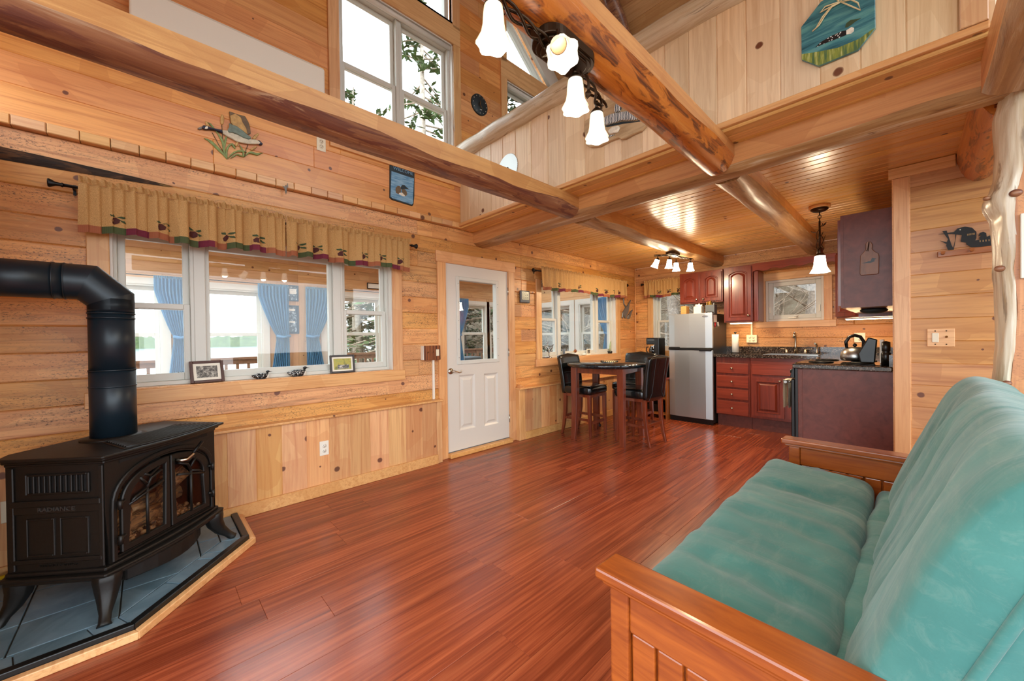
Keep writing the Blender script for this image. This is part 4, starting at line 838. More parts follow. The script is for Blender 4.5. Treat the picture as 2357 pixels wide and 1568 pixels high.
def valance(label, F, u0, u1, z0, z1, w, motifs, folds, seed, split=None, patch=.1, grp='patchwork window valances'):
    root = thing('valance', label, 'valance', F.p((u0+u1)/2, z0, w), 0, grp); r = random.Random(seed)
    ph = [r.uniform(0, 6.28) for _ in range(3)]
    def S_(a, b, off=0):                        # a along, b from top (0) to hem (1)
        u = u0+(u1-u0)*a; k = .35+.65*b; f = math.sin(a*folds*2*PI+ph[0]+1.6*math.sin(a*7+ph[1])); f2 = math.sin(a*folds*4.7*PI+ph[2])
        d = w+.036*k*f*(.55+.45*math.sin(a*5.3+ph[2]))+.009*(1-b*.5)*f2
        z = z1+(z0-z1)*b+.010*math.sin(a*11+ph[1])*b+.003*f*b
        return F.p(u+.008*f2*k, z, d+off)
    n = int(folds*20)
    mk('cloth', MB().grid(lambda a, b: S_(a, b*.85), n, 12), 'valance_cloth', root)
    mk('heading_ruffle', MB().grid(lambda a, b: F.p(u0+(u1-u0)*a, z1+.032*b+.006*math.sin(a*folds*9)*b, w+.006+(.006+.01*b)*math.sin(a*folds*7.3*PI+b*1.2)), n*2, 4), 'valance_cloth', root)
    a = 0; k = 0
    while a < 1-1e-6:
        b = min(1, a+patch*r.uniform(.8, 1.25)/(u1-u0)); b = 1 if 1-b < .02 else b
        mk('patch', MB().grid(lambda p, q: S_(a+(b-a)*p, .85+.15*q, .001), max(6, int((b-a)*n*1.2)+2), 4), ('plaid_rust', 'plaid_green', 'plaid_burgundy')[k % 3], root); a = b; k += 1
    for mu in motifs:
        mo = thing('pinecone_motif', None, None); mo.parent = root; 
        c = (mu-u0)/(u1-u0); sc = .028; asp = (z1-z0)
        def pt(x, y): return S_(c+x*sc/(u1-u0), .66-y*sc/asp, .003)
        def blob(nm, pts, mat):
            m = MB(); m.add([pt(x, y) for x, y in pts]+[pt(sum(p[0] for p in pts)/len(pts), sum(p[1] for p in pts)/len(pts))], [(i, (i+1) % len(pts), len(pts)) for i in range(len(pts))]); mk(nm, m, mat, root)
        bpy.data.objects.remove(mo)
        blob('cone_motif', [(-.9, -1.3), (-.2, -1.4), (.3, -.9), (.4, -.2), (0, .2), (-.6, 0), (-1, -.6)], 'motif_cone'); blob('leaf_motif', [(0, .3), (.5, .6), (1.3, .7), (1.4, .3), (.7, .1)], 'motif_leaf'); blob('leaf_motif', [(-.1, .35), (-.5, .8), (-1.2, .7), (-1.1, .3), (-.5, .2)], 'motif_leaf'); blob('leaf_motif', [(.3, -.2), (1, -.3), (1.5, -.8), (1.1, -.9), (.5, -.6)], 'motif_leaf')
    return root
def rod(label, F, u0, u1, z, w):
    o = thing('curtain_rod', label, 'curtain rod', F.p((u0+u1)/2, z, 0)); mk('rod', MB().tube([F.p(u0, z, w), F.p(u1, z, w)], .009, 10), 'black_metal', o)
    for u, s_ in ((u0, -1), (u1, 1)):
        M = Matrix((Z_, F.W, F.U*s_)).transposed().to_4x4(); mk('finial', MB().lathe([(.009, 0), (.014, .004), (.01, .012), (.012, .03), (.024, .052), (.022, .058), (0, .06)], F.p(u, z, w), 12, M), 'black_metal', o)
        mk('bracket', F.box(F.box(MB(), u-s_*.035-.006, u-s_*.035+.006, z-.03, z+.03, 0, .006), u-s_*.035-.005, u-s_*.035+.005, z-.006, z+.006, 0, w), 'black_metal', o)
mots = [onu for onu in (-.13, .06, .21, .365, .525, .73, .93, 1.1, 1.27, 1.44, 1.6)]
valance('tan pinecone valance over the left part of the long window', LWF, -.27, .765, 1.9, 2.175, .122, [-.12, .08, .235, .41, .59], 9, 1)
valance('tan pinecone valance over the right part of the long window', LWF, .77, 1.80, 1.9, 2.165, .122, [.86, .985, 1.17, 1.36, 1.52, 1.7], 8, 2)
rod('black rod of the long window valances', LWF, -.33, 1.84, 2.155, .075)
valance('pinecone valance over the dining window', LWF, 3.63, 5.78, 1.88, 2.135, .122, [4.0, 4.45, 4.9, 5.15, 5.35, 5.5], 15, 3, patch=.16)
rod('black rod of the dining window valance', LWF, 3.6, 5.82, 2.115, .075)
valance('short pinecone valance over the window beside the fridge', BWF, .24, 1.06, 1.90, 2.16, .122, [.5, .66, .82], 7, 4, patch=.12)
rod('black rod of the short valance beside the fridge', BWF, .22, 1.08, 2.14, .075)
one('care_tag', LWF.box(MB(), -.272, -.271, 2.02, 2.045, .075, .1), 'paper', 'small white tag at the end of the long valance', 'tag')
# ---------------------------------------------------------------- things on the long window sill
plain('walnut_frame', '#4a2a24', .4, 0, .2, 30); plain('dark_frame', '#2e211d', .4)
t = NT('photo_bw'); n = t.noise(t.coord((20, 20, 20)), 2.5, 6, .75); t.base(t.ramp(n, [(.35, hx('#1c1a18')), (.5, hx('#6a665f')), (.65, hx('#d9d4c8'))])); t.done(.4)
t = NT('photo_loon'); n = t.noise(t.coord((14, 14, 14)), 2, 5, .7); t.base(t.ramp(n, [(.3, hx('#3f5a2c')), (.5, hx('#b5a83a')), (.7, hx('#8a9a4a'))])); t.done(.4)
def easel_frame(label, y, w, h, x, yaw, lean, fmat, pmat, fw_=.022, mt=.02):
    o = thing('picture_frame', label, 'picture frame', (x, y, .973), yaw); M = WM[o.name] @ Matrix.Rotation(-lean, 4, 'Y')
    F = Fr(M.translation, (M.to_3x3() @ Y_), (M.to_3x3() @ X_)); up_ = M.to_3x3() @ Z_
    def bx(mb, u0, u1, v0, v1, w0, w1):
        P = [F.o+F.U*u+up_*v+F.W*ww for ww in (w0, w1) for v in (v0, v1) for u in (u0, u1)]; return mb.add(P, [(0, 2, 3, 1), (4, 5, 7, 6), (0, 1, 5, 4), (2, 6, 7, 3), (0, 4, 6, 2), (1, 3, 7, 5)])
    m = MB(); a, b = -w/2, w/2
    bx(m, a, a+fw_, 0, h, 0, .016); bx(m, b-fw_, b, 0, h, 0, .016); bx(m, a+fw_, b-fw_, 0, fw_, 0, .016); bx(m, a+fw_, b-fw_, h-fw_, h, 0, .016)
    mk('frame', m, fmat, o, .002); mk('mat_board', bx(MB(), a+fw_, b-fw_, fw_, h-fw_, .002, .008), 'picture_mat', o)
    mk('photograph', bx(MB(), a+fw_+mt, b-fw_-mt, fw_+mt, h-fw_-mt, .008, .009), pmat, o); mk('easel_back', bx(MB(), -.03, .03, 0.0, h*.8, -.012, -.004), 'dark_frame', o)
    return o, bx, a+fw_+mt, b-fw_-mt, fw_+mt, h-fw_-mt
o, bx, a, b, c, d = easel_frame('walnut frame with an old black and white photograph on the sill', .3, .19, .155, -.02, 0.12, .28, 'walnut_frame', 'photo_bw', .018, .018)
o, bx, a, b, c, d = easel_frame('dark frame with a green photograph of a loon on the sill', 1.22, .205, .155, -.03, -.05, .16, 'dark_frame', 'photo_loon', .016, .014)
mk('loon_image', bx(MB(), a+.03, b-.02, c+.005, c+.04, .009, .0095), 'photo_bw', o)
t = NT('loon_spots'); vo = t.n('ShaderNodeTexVoronoi'); t.l(t.coord((1, 1, 1)), vo.inputs['Vector']); vo.inputs['Scale'].default_value = 110; t.base(t.ramp(vo.outputs['Distance'], [(.28, hx('#e8e8e4')), (.36, hx('#121314'))])); t.done(.4)
plain('loon_black', '#101314', .35); plain('loon_white', '#e6e2d8', .5)
def loon(label, y0, y1, x, zb, s_):
    o = thing('loon_decoy', label, 'decoy', (x, (y0+y1)/2, zb), 0, 'loon decoys on the sill'); L = y1-y0; Y = lambda k: y0+L*k
    mk('body', MB().tube([(x, Y(.0), zb+L*.2), (x, Y(.1), zb+L*.17), (x, Y(.3), zb+L*.16), (x, Y(.55), zb+L*.16), (x, Y(.72), zb+L*.17), (x, Y(.8), zb+L*.2)], [L*.01, L*.09, L*.16, L*.17, L*.12, L*.04], 12), 'loon_spots', o)
    mk('breast', MB().ball((x, Y(.73), zb+L*.13), (L*.11, L*.11, L*.13), 10, 7), 'loon_white', o)
    mk('neck', MB().tube([(x, Y(.72), zb+L*.17), (x, Y(.75), zb+L*.28), (x, Y(.76), zb+L*.36)], [L*.08, L*.055, L*.05], 9), 'loon_black', o)
    mk('head', MB().ball((x, Y(.78), zb+L*.39), (L*.055, L*.1, L*.065), 10, 7), 'loon_black', o)
    mk('beak', MB().tube([(x, Y(.85), zb+L*.39), (x, Y(1.0), zb+L*.36)], [L*.028, L*.004], 7), 'loon_black', o)
    mk('keel', MB().box(x-.012, x+.012, Y(.25), Y(.65), zb, zb+L*.03), 'loon_black', o)
loon('spotted loon decoy with lowered head, left on the sill', .555, .69, -.02, .9735, 1); loon('spotted loon decoy with raised head, nearer the right frame', .79, .955, -.02, .9735, 1)
# ---------------------------------------------------------------- wall ornaments
def flat(parent, name, pts, F, mat, w0, w1, bev=.0, smooth=False):
    return mk(name, MB().prism(pts, F.o, F.U, Z_, F.W, w0, w1), mat, parent, bev)
for nm, c in (('orn_green', '#7f8f52'), ('orn_tan', '#c39a5a'), ('orn_white', '#e6dfcc'), ('orn_navy', '#1a2038'), ('orn_brown', '#6d573c'), ('orn_slate', '#6f7f72'), ('orn_grey', '#7a756d'), ('orn_speckle', '#cfc5ab')): plain(nm, c, .5, 0, .22, 40)
GF0 = Fr((.03, 0, 0), Y_, X_)
g = thing('goose_plaque', 'painted flying goose ornament with cattails on the gable wall', 'wall ornament', (.03, .43, 2.55))
leafs = [[(.2966, 2.655), (.3189, 2.6571), (.3459, 2.6494), (.3684, 2.6284), (.3911, 2.6072), (.4142, 2.5827), (.4254, 2.5484), (.4, 2.5753), (.3725, 2.5981), (.3455, 2.6235), (.3232, 2.6416)], [(.3229, 2.7723), (.3387, 2.7697), (.3565, 2.7478), (.3744, 2.7227), (.3972, 2.6962), (.4108, 2.6661), (.4169, 2.6099), (.4208, 2.5528), (.405, 2.5972), (.3966, 2.6612), (.3742, 2.7111), (.3518, 2.7374)],
 [(.4184, 2.7066), (.4303, 2.7079), (.4226, 2.6702), (.4148, 2.6238), (.4096, 2.5929), (.4079, 2.636), (.4109, 2.6778)], [(.423, 2.5476), (.4165, 2.5806), (.4219, 2.6261), (.4391, 2.6612), (.4584, 2.6751), (.4703, 2.663), (.4772, 2.6387), (.4628, 2.6457), (.4534, 2.6602), (.4387, 2.6405), (.4287, 2.605), (.428, 2.5609)],
 [(.4254, 2.5484), (.4402, 2.5794), (.4623, 2.613), (.4942, 2.6369), (.5289, 2.6423), (.5439, 2.6367), (.5188, 2.6315), (.4867, 2.621), (.462, 2.5982), (.4375, 2.5639)], [(.4446, 2.5603), (.4619, 2.5893), (.4864, 2.6076), (.5134, 2.6029), (.5282, 2.5956), (.5059, 2.5945), (.4839, 2.5993), (.4617, 2.5745)],
 [(.4973, 2.6781), (.5143, 2.6599), (.5263, 2.631), (.5282, 2.5986), (.5183, 2.6014), (.5163, 2.6307), (.5045, 2.6626)], [(.5282, 2.5986), (.5438, 2.6307), (.5668, 2.6518), (.5975, 2.6481), (.6184, 2.6549), (.6448, 2.6665), (.6076, 2.633), (.5768, 2.6353), (.5564, 2.6317)]]
for k, L in enumerate(leafs): flat(g, 'leaf', L, GF0, 'orn_green', .001, .01+.001*k, .002)
for L in ([(.3997, 2.8566), (.4113, 2.8496), (.4131, 2.8183), (.408, 2.7902), (.3985, 2.7837), (.3917, 2.7927), (.3923, 2.8335)], [(.3074, 2.7749), (.3207, 2.7714), (.3316, 2.7528), (.3247, 2.7388), (.3114, 2.7452)], [(.5786, 2.7543), (.5919, 2.7803), (.6155, 2.8041), (.6206, 2.7936), (.5992, 2.7524), (.5836, 2.7439)], [(.4729, 2.6757), (.4878, 2.6956), (.4976, 2.696), (.4874, 2.6658), (.4774, 2.6535)], [(.562, 2.6638), (.5827, 2.6889), (.6088, 2.7068), (.6033, 2.6897), (.5772, 2.6597)]): flat(g, 'cattail', L, GF0, 'orn_tan', .001, .014, .003)
for P in ([(.4, 2.784), (.402, 2.72), (.408, 2.6)], [(.345, 2.71), (.38, 2.64), (.41, 2.59)], [(.552, 2.697), (.54, 2.66), (.53, 2.6)]): mk('stem', MB().tube([(.034, y, z) for y, z in P], .0025, 5), 'orn_brown', g)
flat(g, 'body', [(.3991, 2.7418), (.4333, 2.7514), (.4619, 2.7427), (.4959, 2.74), (.5304, 2.7373), (.5682, 2.737), (.599, 2.7447), (.6223, 2.739), (.6326, 2.7303), (.6194, 2.7181), (.583, 2.7057), (.5524, 2.6968), (.5198, 2.6917), (.4829, 2.6909), (.4493, 2.7029), (.4185, 2.7125), (.4022, 2.7212)], GF0, 'orn_speckle', .004, .024, .004)
flat(g, 'tail_tip', [(.61, 2.7447), (.6224, 2.7437), (.6418, 2.7272), (.635, 2.7173), (.618, 2.7148), (.6248, 2.7307)], GF0, 'orn_navy', .004, .025, .002)
flat(g, 'neck', [(.2979, 2.7374), (.3202, 2.7371), (.3472, 2.7358), (.3747, 2.7387), (.3991, 2.7418), (.4022, 2.7212), (.3837, 2.7232), (.3561, 2.7247), (.3289, 2.7205), (.3108, 2.7124), (.2953, 2.711), (.2889, 2.7255)], GF0, 'orn_navy', .004, .028, .004)
flat(g, 'cheek', [(.3089, 2.7301), (.319, 2.7339), (.3199, 2.72), (.3108, 2.7124), (.302, 2.712)], GF0, 'orn_white', .028, .03); flat(g, 'bill', [(.2885, 2.7267), (.2905, 2.7114), (.2776, 2.7022), (.2645, 2.703), (.2756, 2.715)], GF0, 'orn_grey', .004, .022, .002)
flat(g, 'rear_wing', [(.4427, 2.8941), (.4933, 2.8906), (.5354, 2.8952), (.5549, 2.8606), (.5645, 2.828), (.5689, 2.7812), (.5484, 2.7648), (.5088, 2.7834), (.4723, 2.7937), (.4509, 2.8093), (.4456, 2.8483)], GF0, 'orn_brown', .004, .016, .003)
flat(g, 'feather_band', [(.447, 2.8636), (.4762, 2.8869), (.5102, 2.8734), (.5172, 2.8463), (.5415, 2.8074), (.5484, 2.7648), (.5087, 2.7774), (.4699, 2.7928), (.451, 2.8152)], GF0, 'orn_tan', .012, .022, .003)
flat(g, 'front_wing', [(.4377, 2.8028), (.4507, 2.7975), (.4845, 2.7953), (.5211, 2.7759), (.5458, 2.7578), (.5658, 2.7498), (.5682, 2.737), (.5528, 2.7271), (.5203, 2.7278), (.4909, 2.7383), (.4595, 2.7418), (.4331, 2.7352), (.431, 2.755), (.4397, 2.7757)], GF0, 'orn_slate', .014, .034, .004)
plain('slate_dark', '#1c2a30', .5); t = NT('paint_water'); n = t.noise(t.coord((30, 6, 40)), 2, 4, .6); t.base(t.ramp(n, [(.35, hx('#4f86ad')), (.65, hx('#8fb8d0'))])); t.done(.5)
sl = thing('slate_sign', 'slate welcome sign painted with a loon on blue water', 'sign', (.03, 1.78, 2.55))
flat(sl, 'slate', [(1.6518, 2.92), (1.9073, 2.92), (1.9006, 2.6509), (1.8895, 2.5714), (1.8775, 2.5512), (1.673, 2.5613), (1.6448, 2.5745)], GF0, 'slate_dark', .0, .012, .002)
flat(sl, 'painted_water', [(1.6651, 2.8268), (1.8978, 2.8214), (1.885, 2.647), (1.8839, 2.5805), (1.87, 2.5634), (1.6733, 2.5747), (1.6521, 2.5863), (1.6576, 2.6978)], GF0, 'paint_water', .012, .0125)
for nm, P, mt, w in (('loon_back', [(1.7039, 2.6832), (1.7261, 2.706), (1.7482, 2.7084), (1.7588, 2.684), (1.7545, 2.6489), (1.7321, 2.628), (1.7067, 2.6334), (1.7017, 2.6591)], 'orn_brown', .0132), ('loon_breast', [(1.7625, 2.685), (1.7999, 2.6913), (1.8184, 2.672), (1.8217, 2.6418), (1.8026, 2.6284), (1.7694, 2.6527)], 'orn_brown', .0134), ('loon_belly', [(1.7397, 2.6417), (1.7694, 2.6527), (1.7989, 2.6327), (1.7987, 2.6223), (1.7689, 2.6218), (1.7358, 2.6306)], 'orn_white', .0136), ('loon_head', [(1.7554, 2.7001), (1.7707, 2.7263), (1.7931, 2.7306), (1.8154, 2.7159), (1.8437, 2.7019), (1.8189, 2.6979), (1.8, 2.6947), (1.7699, 2.6818), (1.7552, 2.6865)], 'slate_dark', .014)): flat(sl, nm, P, GF0, mt, .0125, w)
text('WELCOME', .042, GF0, 1.785, 2.862, .013, 'paint_water', sl, ext=.0005)
ck = thing('wall_clock', 'round dark slate clock between the gable windows', 'clock', (.03, 2.736, 3.77))
MX = Matrix((Y_, Z_, X_)).transposed().to_4x4()
mk('face', MB().lathe([(.115, 0), (.115, .014), (.11, .018), (0, .018)], (.03, 2.736, 3.882), 36, MX), 'slate_dark', ck)
for k in range(12): a = k*PI/6; mk('hour_mark', MB().ball((.049, 2.736+.095*math.sin(a), 3.882+.095*math.cos(a)), .005, 6, 4), 'orn_white', ck)
mk('hand', MB().tube([(.052, 2.736, 3.882), (.052, 2.745, 3.93)], .003, 5), 'brass', ck); mk('hand', MB().tube([(.053, 2.736, 3.882), (.053, 2.77, 3.84)], .0025, 5), 'brass', ck); flat(ck, 'loon_print', [(2.715, 3.9), (2.735, 3.91), (2.742, 3.9), (2.735, 3.87), (2.72, 3.85), (2.71, 3.87)], GF0, 'loon_black', .018, .0185); flat(ck, 'white_print', [(2.73, 3.83), (2.765, 3.835), (2.76, 3.825)], GF0, 'orn_white', .018, .0185)
ms = thing('mini_split', 'white wall heat pump above the long beam', 'heat pump', (.03, .49, 3.12))
mk('casing', MB().prism([(0, 3.125), (.17, 3.125), (.2, 3.15), (.2, 3.36), (.185, 3.385), (0, 3.4)], (.03, 0, 0), X_, Z_, Y_, -.05, 1.03), 'white_plastic', ms, .012, 3)
mk('air_flap', MB().box(.12, .228, -.0, .98, 3.118, 3.126), 'white_paint', ms, .003); mk('outlet_slot', MB().box(.225, .2315, .0, .98, 3.136, 3.141), 'dark_gap', ms); mk('status_strip', MB().box(.228, .2315, .8, .93, 3.185, 3.188), 'paper', ms)
bc = thing('bird_clip', 'small grey flying bird ornament on the ledge', 'wall ornament', (.05, .785, 2.39)); BF = Fr((.05, 0, 0), Y_, X_)
flat(bc, 'body', [(.785, 2.46), (.795, 2.45), (.793, 2.41), (.787, 2.385), (.78, 2.41), (.778, 2.44)], BF, 'orn_grey', .0, .014, .003); flat(bc, 'wing', [(.765, 2.447), (.782, 2.42), (.786, 2.44)], BF, 'orn_grey', .004, .01); flat(bc, 'wing', [(.8, 2.478), (.79, 2.43), (.797, 2.44), (.803, 2.445)], BF, 'orn_grey', .004, .01)
# door-side switch box, conduit, thermometer, cat ornament
t = NT('zebra_wood'); w_ = t.n('ShaderNodeTexNoise'); t.l(t.coord((1, 60, 1), True), w_.inputs['Vector']); w_.inputs['Scale'].default_value = 1.5; t.base(t.ramp(w_.outputs[0], [(.4, hx('#4a2214')), (.55, hx('#9a5a30'))])); t.done(.3)
sw = thing('switch_box', 'striped wooden box with two toggles and a rocker beside the door', 'switch', (0, 2.05, 1.04))
mk('box_body', MB().box(0, .05, 1.965, 2.155, 1.048, 1.188), 'white_plastic', sw, .003); mk('cover_plate', MB().box(.05, .06, 1.97, 2.16, 1.045, 1.19), 'zebra_wood', sw, .003)
for y in (2.01, 2.065): mk('toggle', MB().tube([(.06, y, 1.118), (.075, y, 1.126)], .006, 8), 'chrome', sw)
mk('rocker', MB().box(.06, .066, 2.105, 2.14, 1.085, 1.15), 'almond_plastic', sw, .002)
one('conduit', MB().box(0, .022, 2.09, 2.112, .643, 1.046), 'white_plastic', 'white cable channel running from the striped switch box to the wainscot', 'conduit', bev=.003)
th = thing('weather_station', 'small grey digital thermometer on the logs beside the door', 'thermometer', (0, 3.445, 1.69)); mk('case', MB().box(.004, .03, 3.36, 3.53, 1.695, 1.848), 'grey_paint', th, .01, 3); mk('screen', MB().box(.03, .0315, 3.385, 3.505, 1.735, 1.835), 'lcd', th) if 'lcd' in MAT else mk('screen', MB().box(.03, .0315, 3.385, 3.505, 1.735, 1.835), plain('lcd', '#a7a98c', .3), th)
for k, (a, b, c, d) in enumerate(((3.4, 3.425, 1.785, 1.825), (3.435, 3.46, 1.785, 1.825), (3.47, 3.49, 1.785, 1.81), (3.4, 3.43, 1.745, 1.77), (3.44, 3.49, 1.745, 1.77))): mk('lcd_segment', LWF.ring(MB(), a, b, c, d, .005, .0316, .032), 'black_plastic', th)
ct = thing('cat_ornament', 'grey metal cats with long tails on the corner logs', 'wall ornament', (0, 5.95, 1.56)); plain('pewter', '#7c8288', .35, .7)
flat(ct, 'large_cat', [(5.8349, 1.9042), (5.8655, 1.9061), (5.8751, 1.8087), (5.9455, 1.7629), (6.0573, 1.868), (6.1073, 1.896), (6.0433, 1.7924), (6.0298, 1.7419), (6.0037, 1.6663), (5.9421, 1.6147), (5.929, 1.565), (5.8813, 1.5638), (5.8587, 1.6121), (5.8224, 1.5623), (5.7876, 1.5735), (5.8129, 1.6594), (5.9093, 1.749), (5.8514, 1.8075)], LWF, 'pewter', .004, .018, .004)
flat(ct, 'kitten', [(5.9783, 1.6158), (6.0401, 1.6551), (6.0779, 1.694), (6.1532, 1.7221), (6.1018, 1.6572), (6.0632, 1.5934), (6.0255, 1.555), (5.9649, 1.5597)], LWF, 'pewter', .004, .024, .004)
# ---------------------------------------------------------------- on the loft wall
LF = Fr((0, 2.452, 0), X_, -Y_)
sb = thing('saw_blade', 'round pale saw blade hanging on the loft wall', 'saw blade', (.8, 2.45, 2.7)); q = []
for k in range(88): a = 2*PI*k/88; r_ = .135 if k % 2 else .128; q.append((.79+r_*math.cos(a), 2.835+r_*math.sin(a)))
flat(sb, 'disc', q, LF, 'steel_brushed', .002, .005); mk('arbor_hole', MB().lathe([(.012, 0), (.012, .004), (0, .004)], (.79, 2.447, 2.835), 12, Matrix((X_, Z_, -Y_)).transposed().to_4x4()), 'dark_gap', sb)
t = NT('octagon_paint'); n = t.noise(t.coord((3, 3, 22)), 1.4, 4, .6, .4); t.base(t.ramp(n, [(.3, hx('#1f4a54')), (.5, hx('#3f7a84')), (.65, hx('#5f9a96')), (.8, hx('#5a86a0'))])); t.done(.25)
t = NT('grass_paint'); n = t.noise(t.coord((120, 120, 10)), 1, 3, .6); t.base(t.ramp(n, [(.35, hx('#4a6a4a')), (.55, hx('#8a9440')), (.7, hx('#c8c88a'))])); t.done(.3)
oc = thing('octagon_plaque', 'teal octagonal board painted with a loon, tied with raffia', 'plaque', (3.13, 2.45, 2.58))
flat(oc, 'board', [(2.998, 2.8216), (3.0779, 2.9), (3.19, 2.915), (3.2717, 2.8341), (3.2724, 2.6558), (3.2128, 2.588), (3.0668, 2.5885), (2.9993, 2.6548)], LF, 'octagon_paint', .004, .02, .002)
for nm, P, mt, w in (('painted_grass', [(2.9993, 2.6827), (3.0691, 2.6582), (3.1404, 2.6371), (3.2163, 2.6365), (3.2566, 2.6522), (3.2715, 2.6555), (3.2128, 2.589), (3.0668, 2.5896), (3.0, 2.6553)], 'grass_paint', .0204), ('loon_body', [(3.0545, 2.6861), (3.0731, 2.7002), (3.1163, 2.7076), (3.1581, 2.7081), (3.1717, 2.7023), (3.1716, 2.68), (3.1232, 2.6831), (3.0875, 2.685)], 'loon_spots', .0208), ('loon_breast', [(3.1717, 2.7023), (3.1903, 2.7069), (3.1994, 2.697), (3.1984, 2.6821), (3.1884, 2.6769), (3.1716, 2.6823)], 'orn_white', .0208), ('loon_head', [(3.1667, 2.7187), (3.1719, 2.7357), (3.1871, 2.7421), (3.1988, 2.7372), (3.225, 2.7277), (3.2053, 2.7244), (3.1903, 2.7179), (3.1752, 2.7137)], 'motif_leaf', .0208)): flat(oc, nm, P, LF, mt, .02, w)
plain('raffia', '#e0cfa0', .7)
for P in ([(3.0448, 2.7663), (3.0725, 2.7822), (3.0908, 2.8101), (3.1194, 2.8399), (3.1506, 2.8424)], [(3.062, 2.777), (3.085, 2.815), (3.12, 2.845), (3.1506, 2.8424)], [(3.1506, 2.8424), (3.1, 2.843), (3.0765, 2.8396), (3.0947, 2.8579), (3.1506, 2.8469)], [(3.1506, 2.8469), (3.1858, 2.8043), (3.2232, 2.7598), (3.2137, 2.7995), (3.19, 2.83), (3.1506, 2.845)], [(3.1506, 2.845), (3.13, 2.88), (3.16, 2.93), (3.18, 2.88), (3.1506, 2.845)]): mk('raffia_strand', MB().tube([LF.p(u, v, .03) for u, v in P], .0032, 5), 'raffia', oc)
pine('carved_wood', '#c9a67a', '#a9855a', .5, 0, (2, 14, 14), .02)
cb = thing('carved_loon_board', 'driftwood board carved with a striped loon on the loft wall', 'carving', (1.95, 2.45, 2.63))
flat(cb, 'board', [(1.6707, 2.8982), (1.725, 2.9053), (1.8164, 2.9064), (1.8131, 2.9698), (1.8553, 2.9759), (1.9364, 2.9457), (2.029, 2.8823), (2.1208, 2.8204), (2.2081, 2.7615), (2.2279, 2.7071), (2.2001, 2.6731), (2.1617, 2.6626), (2.1294, 2.6423), (2.0635, 2.6414), (2.0105, 2.6346), (1.9797, 2.6413), (1.9564, 2.6625), (1.884, 2.6655), (1.8043, 2.6593), (1.7216, 2.6807), (1.6815, 2.7088), (1.6779, 2.7706), (1.665, 2.8286)], LF, 'carved_wood', .003, .028, .004)
t = NT('loon_stripes'); w_ = t.n('ShaderNodeTexWave'); t.l(t.coord((1, 1, 1), False), w_.inputs[0]); w_.inputs['Scale'].default_value = 26; w_.inputs['Distortion'].default_value = 3; t.base(t.ramp(w_.outputs[1], [(.45, hx('#2a3a48')), (.55, hx('#e6e6e0'))])); t.done(.5)
flat(cb, 'loon_body', [(1.8409, 2.845), (1.9109, 2.8437), (1.9899, 2.8236), (2.0581, 2.8008), (2.1382, 2.7725), (2.18, 2.7277), (2.1375, 2.7193), (2.0831, 2.7254), (1.9891, 2.7648), (1.91, 2.773), (1.8485, 2.7876)], LF, 'loon_stripes', .028, .046, .006)
flat(cb, 'loon_neck', [(1.935, 2.8404), (1.9395, 2.8808), (1.9517, 2.9), (1.9753, 2.8964), (1.9911, 2.917), (2.0217, 2.9064), (2.0516, 2.8789), (2.0137, 2.8789), (1.9904, 2.8651), (1.9823, 2.8339)], LF, 'loon_stripes', .028, .048, .005)
flat(cb, 'reflection', [(1.85, 2.785), (1.99, 2.76), (2.09, 2.72), (2.15, 2.712), (2.12, 2.705), (2.0, 2.74), (1.87, 2.77)], LF, 'slate_dark', .028, .03)
flat(cb, 'lily', [(1.8768, 2.7365), (1.9097, 2.7518), (1.9614, 2.7413), (1.9769, 2.721), (1.9569, 2.694), (1.8887, 2.7102)], LF, 'orn_white', .028, .04, .005); flat(cb, 'lily_pad', [(1.7835, 2.7039), (1.8264, 2.7166), (1.8764, 2.7079), (1.9409, 2.6897), (1.9088, 2.6881), (1.8512, 2.6889), (1.7962, 2.6917)], LF, 'loon_stripes', .028, .034, .003); flat(cb, 'lily_pad', [(1.69, 2.715), (1.71, 2.73), (1.75, 2.725), (1.75, 2.705), (1.71, 2.7)], LF, 'loon_stripes', .028, .034, .003)
# ---------------------------------------------------------------- dining table
t = NT('granite'); a = t.noise(t.coord((1, 1, 1), False), 90, 4, .7); b = t.noise(t.coord((1, 1, 1), False), 35, 3, .6)
c = t.ramp(a, [(.36, hx('#0e0d0d')), (.5, hx('#2e2a28')), (.6, hx('#6e6258')), (.7, hx('#b0a090'))]); c = t.mix(t.ramp(b, [(.45, (0, 0, 0)), (.65, (.6, .6, .6))]), c, hx('#3a2620')); t.base(c); t.done(.12, Coat_Weight=.3)
t = NT('table_stone'); a = t.noise(t.coord((1, 1, 1), False), 60, 4, .7); t.base(t.ramp(a, [(.35, hx('#0b1114')), (.6, hx('#1d2a30')), (.72, hx('#43525a'))])); t.done(.1, Coat_Weight=.3)
TC = (.765, 4.135)
tb = thing('dining_table', 'round counter-height table with dark stone top and cherry legs', 'table', (TC[0], TC[1], 0), .15)
mk('table_top', MB().lathe([(.0, .886), (.46, .886), (.49, .893), (.5, .908), (.5, .923), (.493, .934), (0, .935)], (TC[0], TC[1], 0), 56), 'table_stone', tb)
M = WM[tb.name]; h = .295
for sx in (-1, 1):
    for sy in (-1, 1):
        m = MB(); v = []
        for z, k, o_ in ((.0, .026, .018), (.12, .03, .01), (.4, .036, 0), (.7, .038, 0), (.886, .038, 0)):
            v += [M @ Vector((sx*(h+o_)+a*k, sy*(h+o_)+b*k, z)) for a, b in ((-1, -1), (1, -1), (1, 1), (-1, 1))]
        m.add(v, [(i*4+k, i*4+(k+1) % 4, i*4+4+(k+1) % 4, i*4+4+k) for i in range(4) for k in range(4)]+[(3, 2, 1, 0), (16, 17, 18, 19)]); mk('leg', m, 'table_wood', tb, .004, 2)
